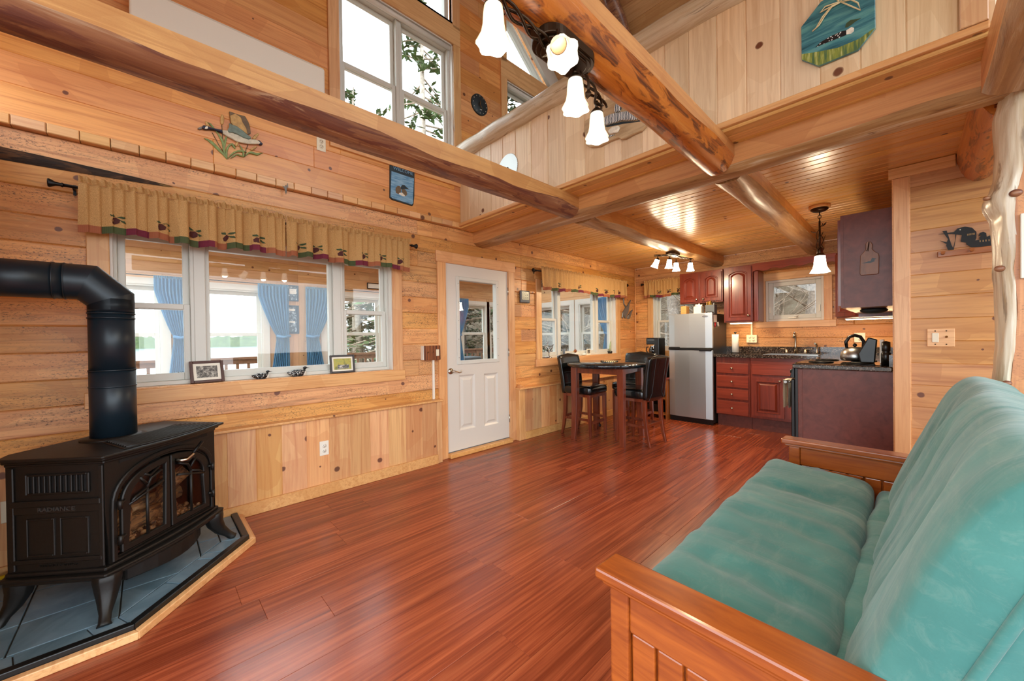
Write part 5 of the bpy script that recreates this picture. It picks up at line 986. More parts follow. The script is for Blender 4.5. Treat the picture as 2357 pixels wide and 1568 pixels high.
for k in range(4):
    R4 = M @ Matrix.Rotation(k*PI/2, 4, 'Z'); mk('apron', MB().box(-h, h, h-.012, h+.012, .815, .886, R4), 'table_wood', tb, .003)
tv = thing('trivet', 'flat woven trivet with a beaded dark rim on the table', 'trivet', (.72, 4.25, .935)); mk('mat', MB().lathe([(.0, .0005), (.1, .0005), (.1, .006), (0, .007)], (.72, 4.25, .935), 28), 'raffia', tv)
for k in range(26): a = 2*PI*k/26; mk('bead', MB().ball((.72+.105*math.cos(a), 4.25+.105*math.sin(a), .942), .007, 6, 4), 'black_plastic', tv)
# ---------------------------------------------------------------- chairs (front towards local +x)
def make_chair():
    o = thing('dining_chair', 'black leather counter chair', 'chair', (0, 0, 0), 0, 'counter chairs around the stone table')
    def cush(a, b):                         # rounded seat cushion
        th, ph = 2*PI*a, PI*(b-.5); e = .28; sp = lambda v, p: math.copysign(abs(v)**p, v)
        return Vector((.005+.215*sp(math.cos(th), e)*abs(math.cos(ph))**.22, .22*sp(math.sin(th), e)*abs(math.cos(ph))**.22, .58+.052*sp(math.sin(ph), .55)+(.012*(1-(math.cos(th)*abs(math.cos(ph)))**2) if ph > 0 else 0)))
    st = mk('seat', MB().grid(cush, 40, 15, True), 'leather', o); mk('seat_piping', MB().tube([(.2, -.2, .635), (.21, 0, .64), (.2, .2, .635)], .004, 5), 'leather', st)
    def back(a, b, off=0):
        th = 2*PI*a; e = .3; sp = lambda v, p: math.copysign(abs(v)**p, v); z = .5+.54*b; lean = -.20-.02*((z-.5)/.54)-.055*((z-.5)/.54)**2.2
        end = (1-abs(2*b-1)**14)**.25; w = (.205+.02*b)*end+.001
        return Vector((lean+.034*sp(math.cos(th), e)*end+.02*(abs(math.sin(th)))**2*0, w*sp(math.sin(th), e)*1.0, z))
    bk = mk('backrest', MB().grid(back, 28, 20, True), 'leather', o)
    for z in (.66, .8, .92): k = (z-.5)/.54; x = -.2-.02*k-.055*k**2.2; mk('tuft_seam', MB().tube([(x+.035, -.19, z), (x+.036, 0, z), (x+.035, .19, z)], .0025, 5), 'leather_seam', bk)
    for y in (-.12, .12):
        k = lambda z: -.2-.02*((z-.5)/.54)-.055*((z-.5)/.54)**2.2
        mk('rear_seam', MB().tube([(k(.52)-.036, y*1.4, .52), (k(.6)-.036, y*.9, .6), (k(1.0)-.036, y*.95, 1.0)], .0022, 5), 'leather_seam', bk)
    mk('seat_rail', MB().box(-.2, .2, -.19, .19, .5, .535), 'table_wood', o)
    def leg(x, y, dx, dy, k=.021):
        m = MB(); v = []
        for z, q, t_ in ((0, .7, 1), (.12, .85, .55), (.3, 1, .12), (.5, 1.05, 0), (.53, 1.05, 0)): v += [Vector((x+dx*t_+a*k*q, y+dy*t_+b*k*q, z)) for a, b in ((-1, -1), (1, -1), (1, 1), (-1, 1))]
        m.add(v, [(i*4+j, i*4+(j+1) % 4, i*4+4+(j+1) % 4, i*4+4+j) for i in range(4) for j in range(4)]+[(3, 2, 1, 0), (16, 17, 18, 19)]); mk('leg', m, 'table_wood', o, .003)
    for s_ in (-1, 1): leg(.175, s_*.175, .012, 0); leg(-.185, s_*.175, -.06, 0)
    for s_ in (-1, 1): mk('stretcher', MB().box(-.2, .17, s_*.175-.009, s_*.175+.009, .2, .232), 'table_wood', o, .002)
    mk('stretcher', MB().box(.166, .184, -.17, .17, .16, .195), 'table_wood', o, .002); mk('stretcher', MB().box(-.215, -.197, -.17, .17, .215, .25), 'table_wood', o, .002)
    return o
c0 = make_chair(); index_kids(c0)
for k, (x, y, a, lb) in enumerate(((.445, 4.11, .04, 'black leather counter chair against the wall below the dining window'), (.76, 4.76, -PI/2+.05, 'black leather counter chair on the far side of the table'), (1.11, 4.255, PI-.06, 'black leather counter chair nearest the kitchen, seen from behind'))):
    o = c0 if k == 0 else copy_tree(c0); o.location = (x, y, 0); o.rotation_euler = (0, 0, a); o['label'] = lb
cp = thing('chrome_pole', 'slim chrome pole on a black foot behind the table', 'pole', (.33, 4.56, 0)); mk('pole', MB().tube([(.33, 4.56, .03), (.33, 4.56, .62)], .032, 20), 'chrome', cp); mk('foot', MB().lathe([(.045, 0), (.045, .02), (.035, .035), (0, .035)], (.33, 4.56, 0), 20), 'rubber', cp)
# ---------------------------------------------------------------- things on the dining window sill and ledge
plain('silver', '#b9bcbf', .22, 1)
cd = thing('candelabra', 'small branching silver candle holder on the dining sill', 'candle holder', (-.03, 3.95, .977))
mk('base', MB().lathe([(.045, 0), (.04, .01), (.012, .02), (.008, .03)], (-.03, 3.95, .977), 16), 'silver', cd); mk('stem', MB().tube([(-.03, 3.95, .99), (-.03, 3.95, 1.12)], .006, 8), 'silver', cd)
for s_, hgt in ((-1, .15), (1, .16), (-.5, .19), (.6, .12)): mk('arm', MB().tube([(-.03, 3.95, 1.05), (-.02, 3.95+s_*.05, 1.04+hgt*.2), (-.025, 3.95+s_*.08, .985+hgt)], .0045, 6).lathe([(.004, 0), (.016, .008), (.014, .014)], (-.025, 3.95+s_*.08, .985+hgt), 10, None, None, False), 'silver', cd)
one('glass_dish', MB().lathe([(.0, 0), (.03, 0), (.045, .015), (.043, .017), (.028, .004)], (-.01, 3.87, .977), 18, None, None, False), 'silver', 'small shallow dish beside the candle holder', 'dish')
one('card_holder', MB().prism([(0, 0), (.05, 0), (.04, .1), (-.01, .1)], (-.05, 4.27, .977), Y_, Z_, X_, 0, .01), 'silver', 'small leaning silver plaque on the dining sill', 'plaque')
dk = thing('duck_figurine', 'brown and white duck figurine on the dining sill', 'figurine', (-.03, 4.56, .977)); mk('body', MB().ball((-.03, 4.58, 1.005), (.03, .06, .028), 12, 8), 'loon_white', dk); mk('head', MB().ball((-.03, 4.54, 1.05), (.022, .026, .026), 10, 7), plain('duck_brown', '#8a4a24', .5), dk); mk('bill', MB().tube([(-.03, 4.52, 1.048), (-.03, 4.495, 1.042)], [.009, .004], 6), 'orn_tan', dk)
sh = thing('shell_dish', 'white shell lying on the dining sill', 'shell', (-.02, 4.75, .977)); mk('shell', MB().ball((-.02, 4.75, .99), (.03, .05, .014), 12, 7), 'loon_white', sh); mk('shell_rib', MB().tube([(-.02, 4.71, .996), (-.02, 4.75, 1.005), (-.02, 4.79, .996)], .004, 5), 'orn_white', sh)
cdh = thing('photo_card', 'little photo card standing on the dining sill', 'card', (-.04, 4.9, .977)); mk('card', MB().box(-.05, -.044, 4.85, 4.95, .977, 1.07), 'picture_mat', cdh); mk('image', MB().box(-.044, -.043, 4.865, 4.935, 1.0, 1.055), 'photo_bw', cdh)
pl = thing('plume_plant', 'upright pale green plume in a small black pot on the dining sill', 'plant', (-.04, 5.49, .977)); mk('pot', MB().lathe([(.035, 0), (.04, .035), (.03, .04), (0, .04)], (-.04, 5.49, .977), 14), 'black_plastic', pl); mk('plume', MB().tube([(-.04, 5.49, 1.01), (-.04, 5.495, 1.08), (-.04, 5.51, 1.14), (-.04, 5.525, 1.18)], [.012, .018, .014, .003], 8), plain('plume_green', '#a9b48a', .8, 0, .3, 60), pl)
for k in range(10): z = 1.03+.014*k; mk('barb', MB().tube([(-.04, 5.49+.003*k, z), (-.04, 5.455+.004*k, z+.02)], [.004, .001], 4), 'plume_green', pl)
one('wood_block', MB().box(.02, .09, 3.275, 3.345, .642, .66).box(.03, .07, 3.28, 3.315, .66, .676), 'trim_wood', 'small stacked wood offcuts on the wainscot ledge', 'wood offcut')
_N0 = len(COL.objects)
_B4 = set(bpy.data.objects)
# ---------------------------------------------------------------- stand, microwave, coffee maker
sd = thing('wooden_stand', 'open wooden stand between the dining window and the fridge', 'stand', (.71, 5.7, 0))
for x0, x1 in ((.45, .475), (.94, .965)): mk('side_panel', MB().box(x0, x1, 5.42, 5.98, 0, .6), 'stand_wood', sd, .002)
mk('top', MB().box(.44, .975, 5.41, 5.98, .6, .625), 'cherry_horizontal', sd, .003)
for z in (.06, .3): mk('shelf', MB().box(.475, .94, 5.44, 5.98, z, z+.02), 'stand_wood', sd)
mk('back_panel', MB().box(.475, .94, 5.965, 5.98, .08, .6), 'stand_wood', sd)
mwv = thing('microwave', 'black microwave on the wooden stand under the coffee maker', 'microwave', (.7, 5.68, .625)); mk('case', MB().box(.465, .945, 5.47, 5.9, .63, .925), 'black_plastic', mwv, .006, 2); mk('door_glass', MB().box(.49, .81, 5.464, 5.471, .66, .9), 'glass_black' if 'glass_black' in MAT else plain('glass_black', '#050608', .05), mwv); mk('control_panel', MB().box(.83, .93, 5.464, 5.471, .66, .9), 'black_plastic', mwv)
for x in (.49, .92): mk('foot', MB().box(x-.012, x+.012, 5.5, 5.86, .625, .632), 'rubber', mwv)
for k, (x, z, w) in enumerate(((.6, .32, .1), (.8, .32, .12))): one('storage_tin', MB().lathe([(w*.6, 0), (w*.6, .11), (w*.55, .12), (0, .12)], (x, 5.65, z), 20), 'black_plastic', ('small black pot on the upper shelf of the stand', 'wide black pot on the upper shelf of the stand')[k], 'pot')
one('basket_bin', MB().box(.52, .86, 5.55, 5.85, .08, .2), 'black_plastic', 'low black box on the bottom shelf of the stand', 'box', bev=.01)
cm = thing('coffee_maker', 'black drip coffee maker with glass carafe on the microwave', 'coffee maker', (.67, 5.68, .925))
mk('base', MB().box(.57, .78, 5.57, 5.79, .926, .955), 'black_plastic', cm, .006, 2); mk('column', MB().box(.7, .78, 5.57, 5.79, .955, 1.22), 'black_plastic', cm, .01, 2); mk('head', MB().box(.565, .75, 5.575, 5.785, 1.12, 1.225), 'black_plastic', cm, .012, 2)
cf = mk('carafe', MB().lathe([(.055, 0), (.068, .02), (.072, .06), (.06, .11), (.045, .135), (.047, .14)], (.635, 5.68, .956), 24, None, None, True), plain('carafe_glass', '#0a0c0e', .05, 0, Coat_Weight=1.0), cm); mk('carafe_handle', MB().tube([(.565, 5.66, 1.08), (.535, 5.65, 1.07), (.53, 5.65, 1.02), (.555, 5.66, .98)], .009, 8), 'black_plastic', cf); mk('carafe_band', MB().lathe([(.05, 0), (.05, .012)], (.635, 5.68, 1.085), 24, None, None, False), 'chrome', cf)
mk('brand_strip', MB().box(.59, .7, 5.573, 5.576, 1.185, 1.2), 'grey_paint', cm)

for _o in set(bpy.data.objects)-_B4:
    if _o.parent is None: _o.location.x -= .1; _o.location.y += .16; WM[_o.name] = Matrix.Translation((-.1, .16, 0)) @ WM[_o.name]
# ---------------------------------------------------------------- fridge
FX, FY = 0.875, 5.62                   # front left corner of the fridge
fg = thing('refrigerator', 'top-freezer refrigerator with brushed steel doors', 'refrigerator', (FX+.305, FY+.3, 0))
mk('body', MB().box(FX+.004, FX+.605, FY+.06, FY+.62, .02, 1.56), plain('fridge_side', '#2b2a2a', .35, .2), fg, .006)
for z0, z1, nm in ((.075, 1.045, 'lower_door'), (1.075, 1.568, 'freezer_door')):
    mk(nm, MB().prism([(FX, FY+.06), (FX, FY+.024), (FX+.09, FY+.008), (FX+.305, FY), (FX+.52, FY+.008), (FX+.61, FY+.024), (FX+.61, FY+.06)], (0, 0, 0), X_, Y_, Z_, z0, z1), 'fridge_steel', fg, .005, 2)
mk('handle_strip', MB().box(FX+.003, FX+.607, FY-.006, FY+.06, 1.046, 1.074), 'black_plastic', fg, .004); mk('handle', MB().box(FX+.01, FX+.17, FY-.014, FY+.02, 1.056, 1.09), 'black_plastic', fg, .006); mk('handle', MB().box(FX+.44, FX+.6, FY-.014, FY+.02, 1.03, 1.062), 'black_plastic', fg, .006)
mk('kick_plate', MB().box(FX+.01, FX+.6, FY+.03, FY+.06, .0, .07), 'black_plastic', fg); mk('hinge_cap', MB().box(FX+.52, FX+.6, FY+.02, FY+.12, 1.568, 1.58), 'black_plastic', fg, .003)
FF = Fr((0, FY+.006, 0), X_, -Y_); q = [(FX+.52+.038*math.cos(2*PI*k/24), 1.52+.012*math.sin(2*PI*k/24)) for k in range(24)]; bd = flat(fg, 'badge', q, FF, 'chrome', .0, .004, .0); text('Whirlpool', .017, FF, FX+.52, 1.52, .0045, 'grey_paint', fg, ext=.0003)
SX = FX+.606
one('fridge_note', MB().box(SX, SX+.002, FY+.08, FY+.21, 1.44, 1.54), 'paper', 'white note pinned to the side of the refrigerator', 'note'); one('chili_magnet', MB().tube([(SX+.013, FY+.1, 1.43), (SX+.016, FY+.095, 1.39), (SX+.012, FY+.09, 1.36)], [.012, .014, .004], 8), plain('chili_red', '#a01414', .35), 'red chili-shaped magnet hanging on the refrigerator side', 'magnet'); one('white_magnet', MB().tube([(SX+.014, FY+.2, 1.44), (SX+.016, FY+.21, 1.38)], [.012, .016], 8), 'white_plastic', 'white clip magnet below the fridge note', 'magnet')
TX, TY, TZ = FX+.36, FY+.22, 1.562
tbx = thing('tissue_box', 'white tissue box with a raised tissue on the refrigerator', 'tissue box', (TX, TY, TZ)); mk('box', MB().box(TX-.055, TX+.055, TY-.055, TY+.055, TZ, TZ+.115), 'white_plastic', tbx, .004); mk('tissue', MB().grid(lambda a, b: Vector((TX-.05+.1*a, TY+.012*math.sin(a*9+b*4), TZ+.11+.05*b*(1-.5*abs(2*a-1))+.006*math.sin(a*14))), 14, 6), 'paper', tbx)
OX = FX+.53
pc = thing('desk_organizer', 'dark grey pencil box on the refrigerator', 'organizer', (OX, TY, TZ)); m = MB()
for b in ((-.06, -.055, -.055, .055), (.055, .06, -.055, .055), (-.055, .055, -.055, -.05), (-.055, .055, .05, .055)): m.box(OX+b[0], OX+b[1], TY+b[2], TY+b[3], TZ, TZ+.125)
m.box(OX-.055, OX+.055, TY-.05, TY+.05, TZ, TZ+.005); mk('box', m, 'grey_paint', pc)
for k in range(4): one('pencil', MB().tube([(OX-.04+.012*k, TY-.02+.015*k, TZ+.008), (OX-.05+.014*k, TY-.03+.015*k, TZ+.17+.006*k)], .004, 6), 'gas_yellow' if k % 2 else 'trim_wood', ('bare wood pencil', 'yellow pencil', 'shorter bare pencil', 'second yellow pencil')[k]+' standing in the grey box on the refrigerator', 'pencil')
sc = thing('scissors', 'black-handled scissors standing in the grey box', 'scissors', (OX+.035, TY, TZ+.008))
for s_ in (-1, 1): mk('handle_loop', MB().tube([(OX+.035+s_*.018+.014*math.cos(a), TY, TZ+.165+.018*math.sin(a)) for a in [2*PI*k/12 for k in range(13)]], .0035, 6), 'black_plastic', sc)
mk('blades', MB().box(OX+.03, OX+.04, TY-.002, TY+.002, TZ+.008, TZ+.15), 'steel_brushed', sc)
one('cardboard_box', MB().box(FX+.12, FX+.2, TY-.05, TY+.07, TZ, TZ+.13), 'trim_wood', 'small tan box on the left of the refrigerator top', 'box', bev=.003)
# ---------------------------------------------------------------- cabinets
CF = Fr((0, 0, 0), X_, -Y_)
def front(par, nm, F, u0, u1, v0, v1, w, mat='cherry_vertical', raised=True, archd=False, knob=None, th=.02):
    """door or drawer front standing proud of the carcass by th, with a raised field"""
    i = .055
    if raised:
        m = MB(); F.ring(m, u0, u1, v0, v1, i, w, w+th); F.box(m, u0+i, u1-i, v0+i, v1-i, w, w+.004)
        if archd: m.prism([(u1-i, v1-i)]+[(u1-i-(u1-u0-2*i)*j/14, v1-i-.04+.04*math.sin(PI*j/14)**.8) for j in range(15)]+[(u0+i, v1-i)], F.o, F.U, Z_, F.W, w, w+th)
        o = mk(nm, m, mat, par)
    else: o = mk(nm, F.box(MB(), u0, u1, v0, v1, w, w+th), mat, par, .005, 2)
    if raised:
        a, b, c, d = u0+i, u1-i, v0+i, v1-i; n = 14
        def ol(k): 
            q = [(a+k, c+k), (b-k, c+k)]
            if archd: q += [(b-k-(b-a-2*k)*j/n, d-k-.04+.04*math.sin(PI*j/n)**.8) for j in range(n+1)]
            else: q += [(b-k, d-k), (a+k, d-k)]
            return q
        L = [(ol(0), .001), (ol(.009), .009-.02), (ol(.018), -.011), (ol(.042), .006)]; V = [F.p(u, v, w+th+z) for q, z in L for u, v in q]; N = len(L[0][0])
        m = MB(); m.add(V, [(r*N+k, r*N+(k+1) % N, r*N+N+(k+1) % N, r*N+N+k) for r in range(3) for k in range(N)]+[tuple(3*N+k for k in range(N))]); mk('raised_field', m, mat, o)
        m = MB(); fr_ = [(ol(-.01), .0), (ol(-.006), .007), (ol(.0), .007), (ol(.004), -.002)]; V = [F.p(u, v, w+th+z) for q, z in fr_ for u, v in q]; m.add(V, [(r*N+k, r*N+(k+1) % N, r*N+N+(k+1) % N, r*N+N+k) for r in range(3) for k in range(N)]); mk('field_bead', m, mat, o)
    if knob:
        M = Matrix((F.U, Z_, F.W)).transposed().to_4x4(); mk('knob', MB().lathe([(.006, 0), (.006, .012), (.014, .018), (.016, .024), (.01, .03), (0, .031)], F.p(knob[0], knob[1], w+th), 14, M), 'nickel', o)
    return o
F57 = Fr((0, 5.72, 0), X_, -Y_)
db = thing('drawer_cabinet', 'cherry base cabinet with four drawers beside the refrigerator', 'cabinet', (1.71, 6, 0)); mk('carcass', MB().box(1.5, 1.918, 5.72, 6.25, .165, .952), 'cherry_vertical', db, .002); mk('toe_kick', MB().box(1.5, 1.918, 5.79, 5.81, 0, .165), 'cherry_panel', db)
for z0, z1 in ((.735, .872), (.545, .7), (.385, .52), (.175, .355)): front(db, 'drawer', F57, 1.515, 1.9, z0, z1, 0, 'cherry_horizontal', False, False, (1.707, (z0+z1)/2))
sk = thing('sink_cabinet', 'cherry base cabinet with a raised panel door under the sink', 'cabinet', (2.12, 6, 0)); mk('carcass', MB().box(1.922, 2.655, 5.72, 6.25, .165, .78), 'cherry_vertical', sk, .002); mk('face_rail', MB().box(1.922, 2.655, 5.72, 5.74, .78, .952), 'cherry_horizontal', sk); mk('toe_kick', MB().box(1.922, 2.655, 5.79, 5.81, 0, .165), 'cherry_panel', sk)
front(sk, 'false_front', F57, 1.94, 2.6, .735, .872, 0, 'cherry_horizontal', False); front(sk, 'door', F57, 1.94, 2.29, .2, .7, 0, 'cherry_vertical', True, False, (2.25, .665)); front(sk, 'door', F57, 2.32, 2.62, .2, .7, 0, 'cherry_vertical', True, False, (2.36, .665))
CZ0, CZ1 = .955, .996
ct = thing('countertop', 'speckled dark granite countertop around the sink', 'countertop', (2.4, 5.95, CZ0)); m = MB()
for a, b, c, d in subtract([(1.475, 3.283, 5.655, 6.252), (2.66, 3.283, 4.94, 5.655)], [(2.08, 2.6, 5.76, 6.05)]): m.box(a, b, c, d, CZ0, CZ1)
mk('slab', m, 'granite', ct, .0); mk('backsplash', MB().box(1.475, 3.283, 6.232, 6.252, CZ1, 1.085), 'granite', ct); mk('side_splash', MB().box(3.263, 3.283, 4.94, 6.232, CZ1, 1.085), 'granite', ct)
skn = thing('kitchen_sink', 'stainless steel sink set into the granite', 'sink', (2.34, 5.9, .85)); mk('rim', CF.ring(MB(), 0, 0, 0, 0, 0, 0, 0) if 0 else MB().box(2.06, 2.085, 5.74, 6.07, CZ1, CZ1+.005).box(2.595, 2.62, 5.74, 6.07, CZ1, CZ1+.005).box(2.085, 2.595, 5.74, 5.765, CZ1, CZ1+.005).box(2.085, 2.595, 6.045, 6.07, CZ1, CZ1+.005), 'steel_brushed', skn); mk('basin', MB().box(2.085, 2.59, 5.765, 6.045, .83, .835).box(2.083, 2.087, 5.765, 6.045, .83, .995).box(2.59, 2.594, 5.765, 6.045, .83, .995).box(2.085, 2.59, 5.762, 5.766, .83, .995).box(2.085, 2.59, 6.044, 6.048, .83, .995), 'steel_brushed', skn)
fc = thing('faucet', 'brushed nickel gooseneck faucet with two lever handles', 'faucet', (2.337, 6.13, CZ1)); mk('deck_plate', MB().box(2.22, 2.455, 6.11, 6.15, CZ1, CZ1+.008), 'nickel', fc, .003)
mk('spout', MB().tube([(2.337, 6.13, 1.0), (2.337, 6.13, 1.1), (2.337, 6.128, 1.22), (2.337, 6.11, 1.265), (2.337, 6.07, 1.275), (2.337, 6.04, 1.255), (2.337, 6.03, 1.2)], [.024, .013, .011, .011, .011, .012, .015], 12), 'nickel', fc)
for s_ in (-1, 1): mk('handle', MB().lathe([(.02, 0), (.018, .02), (.011, .05), (.008, .055)], (2.337+s_*.1, 6.13, 1.0), 12).tube([(2.337+s_*.1, 6.13, 1.055), (2.337+s_*.17, 6.125, 1.06)], .006, 8), 'nickel', fc)
sy = thing('side_sprayer', 'nickel side sprayer right of the faucet', 'sprayer', (2.555, 6.13, CZ1)); mk('body', MB().tube([(2.555, 6.13, .996), (2.555, 6.13, 1.02), (2.555, 6.13, 1.11), (2.55, 6.115, 1.13), (2.54, 6.095, 1.13)], [.02, .011, .012, .012, .013], 10), 'nickel', sy)
pt = thing('paper_towel_holder', 'paper towel roll on a black upright holder', 'paper towels', (1.66, 6.02, CZ1)); mk('base', MB().lathe([(.06, 0), (.06, .008), (0, .01)], (1.66, 6.02, CZ1), 20), 'black_metal', pt); mk('roll', MB().lathe([(.042, .012), (.042, .265), (.01, .266)], (1.66, 6.02, CZ1), 22), 'paper', pt); mk('finial', MB().lathe([(.006, .266), (.008, .28), (.02, .288), (.01, .3), (0, .302)], (1.66, 6.02, CZ1), 12), 'black_metal', pt)
outlet('double outlet box on the logs over the counter', BWF, 1.81, 1.195, .03, 'almond_plastic', .032, .055, n=2); one('conduit', BWF.box(MB(), 1.8, 1.82, 1.25, 1.44, 0, .03), 'almond_plastic', 'short cable channel above the counter outlet', 'conduit')
mk('box_body', BWF.box(MB(), 1.745, 1.875, 1.14, 1.25, 0, .03), 'almond_plastic', bpy.data.objects['wall_outlet.003'])
outlet('outlet with a plugged-in night light behind the kettle', BWF, 2.95, 1.2, .0, 'white_plastic', .05, .058)
# wall cabinets
F59 = Fr((0, 5.95, 0), X_, -Y_)
u1 = thing('wall_cabinet', 'short two-door cherry cabinet above the refrigerator', 'cabinet', (1.22, 6.1, 1.735)); mk('carcass', MB().box(.92, 1.525, 5.95, 6.255, 1.735, 2.2), 'cherry_vertical', u1, .002)
front(u1, 'door', F59, .935, 1.205, 1.755, 2.17, 0, 'cherry_vertical', True, True, (1.175, 1.79)); front(u1, 'door', F59, 1.24, 1.51, 1.755, 2.17, 0, 'cherry_vertical', True, True, (1.27, 1.79))
u2_ = thing('wall_cabinet', 'tall single-door cherry cabinet left of the sink window', 'cabinet', (1.73, 6.1, 1.43)); mk('carcass', MB().box(1.54, 1.9, 5.95, 6.255, 1.43, 2.21), 'cherry_vertical', u2_, .002); front(u2_, 'door', F59, 1.555, 1.885, 1.45, 2.19, 0, 'cherry_vertical', True, True, (1.85, 1.52)); mk('end_filler', MB().box(1.9, 1.96, 5.97, 6.255, 1.43, 2.12), 'cherry_vertical', u2_, .01, 3)
n = 48; top = [(1.9, 2.215), (2.77, 2.215)]; bot = [(2.77-.87*k/n, 2.105+.012*math.sin(k/n*PI*9)+.02*math.sin(PI*k/n)) for k in range(n+1)]
one('cabinet_valance', MB().prism(bot[::-1]+top[::-1], (0, 5.955, 0), X_, Z_, -Y_, 0, .018), 'cherry_horizontal', 'scalloped cherry board over the sink window', 'valance board', bev=.002)
u3 = thing('wall_cabinet', 'diagonal corner cherry cabinet right of the sink window', 'cabinet', (3.05, 6.0, 1.43)); mk('carcass', MB().prism([(2.765, 6.255), (2.765, 5.96), (2.985, 5.62), (3.283, 5.62), (3.283, 6.255)], (0, 0, 0), X_, Y_, Z_, 1.43, 2.21), 'cherry_vertical', u3, .002)
dU = Vector((2.985-2.765, 5.62-5.96, 0)); Ld = dU.length; dU.normalize(); FD = Fr((2.765, 5.96, 0), dU, Vector((dU.y, -dU.x, 0))); front(u3, 'door', FD, .02, Ld-.02, 1.45, 2.19, 0, 'cherry_vertical', True, True, (Ld-.06, 1.52))
F30 = Fr((2.985, 0, 0), -Y_, -X_)
u4 = thing('wall_cabinet', 'cherry wall cabinet over the range with a plain brown end panel', 'cabinet', (3.13, 4.9, 1.465)); mk('carcass', MB().box(2.985, 3.283, 4.12, 5.6, 1.465, 2.21), 'cherry_vertical', u4); mk('end_panel', MB().box(3.0, 3.283, 4.1, 4.12, 1.462, 2.212), 'cherry_panel', u4); mk('end_stile', MB().box(2.985, 3.003, 4.097, 4.12, 1.462, 2.212), 'cherry_panel', u4)
for a, b, kn in ((4.125, 4.6, 4.56), (4.61, 5.1, 4.65), (5.11, 5.59, 5.15)): front(u4, 'door', F30, -b, -a, 1.48, 2.185, 0, 'cherry_vertical', True, True, (-kn, 1.54))
t = NT('warm_strip'); e = t.n('ShaderNodeEmission'); e.inputs[0].default_value = (1, .72, .38, 1); e.inputs[1].default_value = 30; t.l(e.outputs[0], t.t.nodes['Material Output'].inputs[0])
for a, b, c, d, lb in ((1.6, 1.86, 6.02, 6.06, 'thin light bar under the tall wall cabinet'), (2.86, 3.25, 5.86, 5.92, 'bright light bar under the corner cabinets')):
    o = thing('cabinet_light', lb, 'light', ((a+b)/2, (c+d)/2, 1.42)); mk('housing', MB().box(a-.01, b+.01, c-.01, d+.01, 1.418, 1.43), 'white_plastic', o); mk('tube', MB().box(a, b, c, d, 1.41, 1.418), 'warm_strip', o)
one('radio_pod', MB().ball((3.16, 4.5, 1.45), (.09, .07, .03), 16, 8), 'slate_dark', 'dark rounded gadget mounted under the range cabinet', 'gadget')
# range side
rg = thing('range', 'black kitchen range beside the brown end panel', 'range', (2.97, 4.55, 0)); mk('body', MB().box(2.66, 3.26, 4.17, 4.93, .02, .965), 'black_plastic', rg, .004); mk('cooktop', MB().box(2.66, 3.27, 4.165, 4.935, .985, 1.0), 'glass_black', rg, .004); mk('cooktop_base', MB().box(2.665, 3.262, 4.172, 4.928, .965, .985), 'black_plastic', rg)
mk('control_panel', MB().prism([(2.66, .86), (2.625, .87), (2.645, .955), (2.66, .965)], (0, 0, 0), X_, Z_, Y_, 4.172, 4.928), 'black_plastic', rg, .004); mk('oven_door', MB().box(2.63, 2.66, 4.18, 4.92, .28, .85), 'black_plastic', rg, .006); mk('drawer', MB().box(2.635, 2.66, 4.18, 4.92, .08, .265), 'black_plastic', rg, .005)
mk('oven_handle', MB().tube([(2.585, 4.2, .82), (2.585, 4.9, .82)], .013, 10).tube([(2.585, 4.24, .82), (2.63, 4.24, .82)], .009, 8).tube([(2.585, 4.86, .82), (2.63, 4.86, .82)], .009, 8), 'steel_brushed', rg)
for k in range(5): mk('knob', MB().lathe([(.02, 0), (.018, .02), (0, .022)], (2.634, 4.26+.145*k, .915), 14, Matrix.Rotation(-PI/2, 4, 'Y')), 'black_plastic', rg)
for x, y in ((2.82, 4.37), (3.08, 4.37), (2.82, 4.73), (3.08, 4.73)):
    for r_ in (.055, .085): mk('burner_ring', MB().tube([(x+r_*math.cos(2*PI*k/20), y+r_*math.sin(2*PI*k/20), 1.003) for k in range(21)], .005, 5), 'iron', rg)
ep = thing('end_panel', 'plain brown cabinet end panel beside the range', 'panel', (3.0, 4.13, 0)); mk('board', MB().box(2.725, 3.283, 4.1, 4.165, 0, .953), 'cherry_panel', ep); mk('edge_stile', MB().box(2.695, 2.728, 4.095, 4.165, 0, .953), 'cherry_panel', ep, .003)
ec = thing('countertop', 'narrow granite counter strip over the brown end panel', 'countertop', (2.97, 4.12, CZ0)); mk('slab', MB().box(2.66, 3.283, 4.068, 4.163, CZ0, CZ1), 'granite', ec, .008, 2); mk('side_splash', MB().box(3.263, 3.283, 4.07, 4.16, CZ1, 1.085), 'granite', ec)
tw = thing('dish_towel', 'cream dish towel hanging over the oven handle', 'towel', (2.58, 4.3, .55)); plain('towel_cream', '#e6dcc4', .9, 0, .1, 80, .1)
mk('cloth', MB().grid(lambda a, b: Vector(((2.566 if b < .5 else 2.604)-.004*math.sin(a*12), 4.21+.17*a+.006*math.sin(b*20), .838-.26*abs(2*b-1) if abs(2*b-1) > .12 else .838-.03*(abs(2*b-1)))), 14, 24), 'towel_cream', tw)
kt = thing('tea_kettle', 'stainless dome kettle with black loop handle on the range', 'kettle', (3.03, 4.6, 1.0)); KX, KY, KZ = 3.03, 4.6, 1.008
mk('body', MB().lathe([(.085, 0), (.1, .012), (.103, .04), (.095, .075), (.075, .105), (.045, .122), (0, .125)], (KX, KY, KZ), 32), 'steel_brushed', kt); mk('lid_knob', MB().ball((KX, KY, KZ+.14), .016, 10, 7), 'black_plastic', kt)
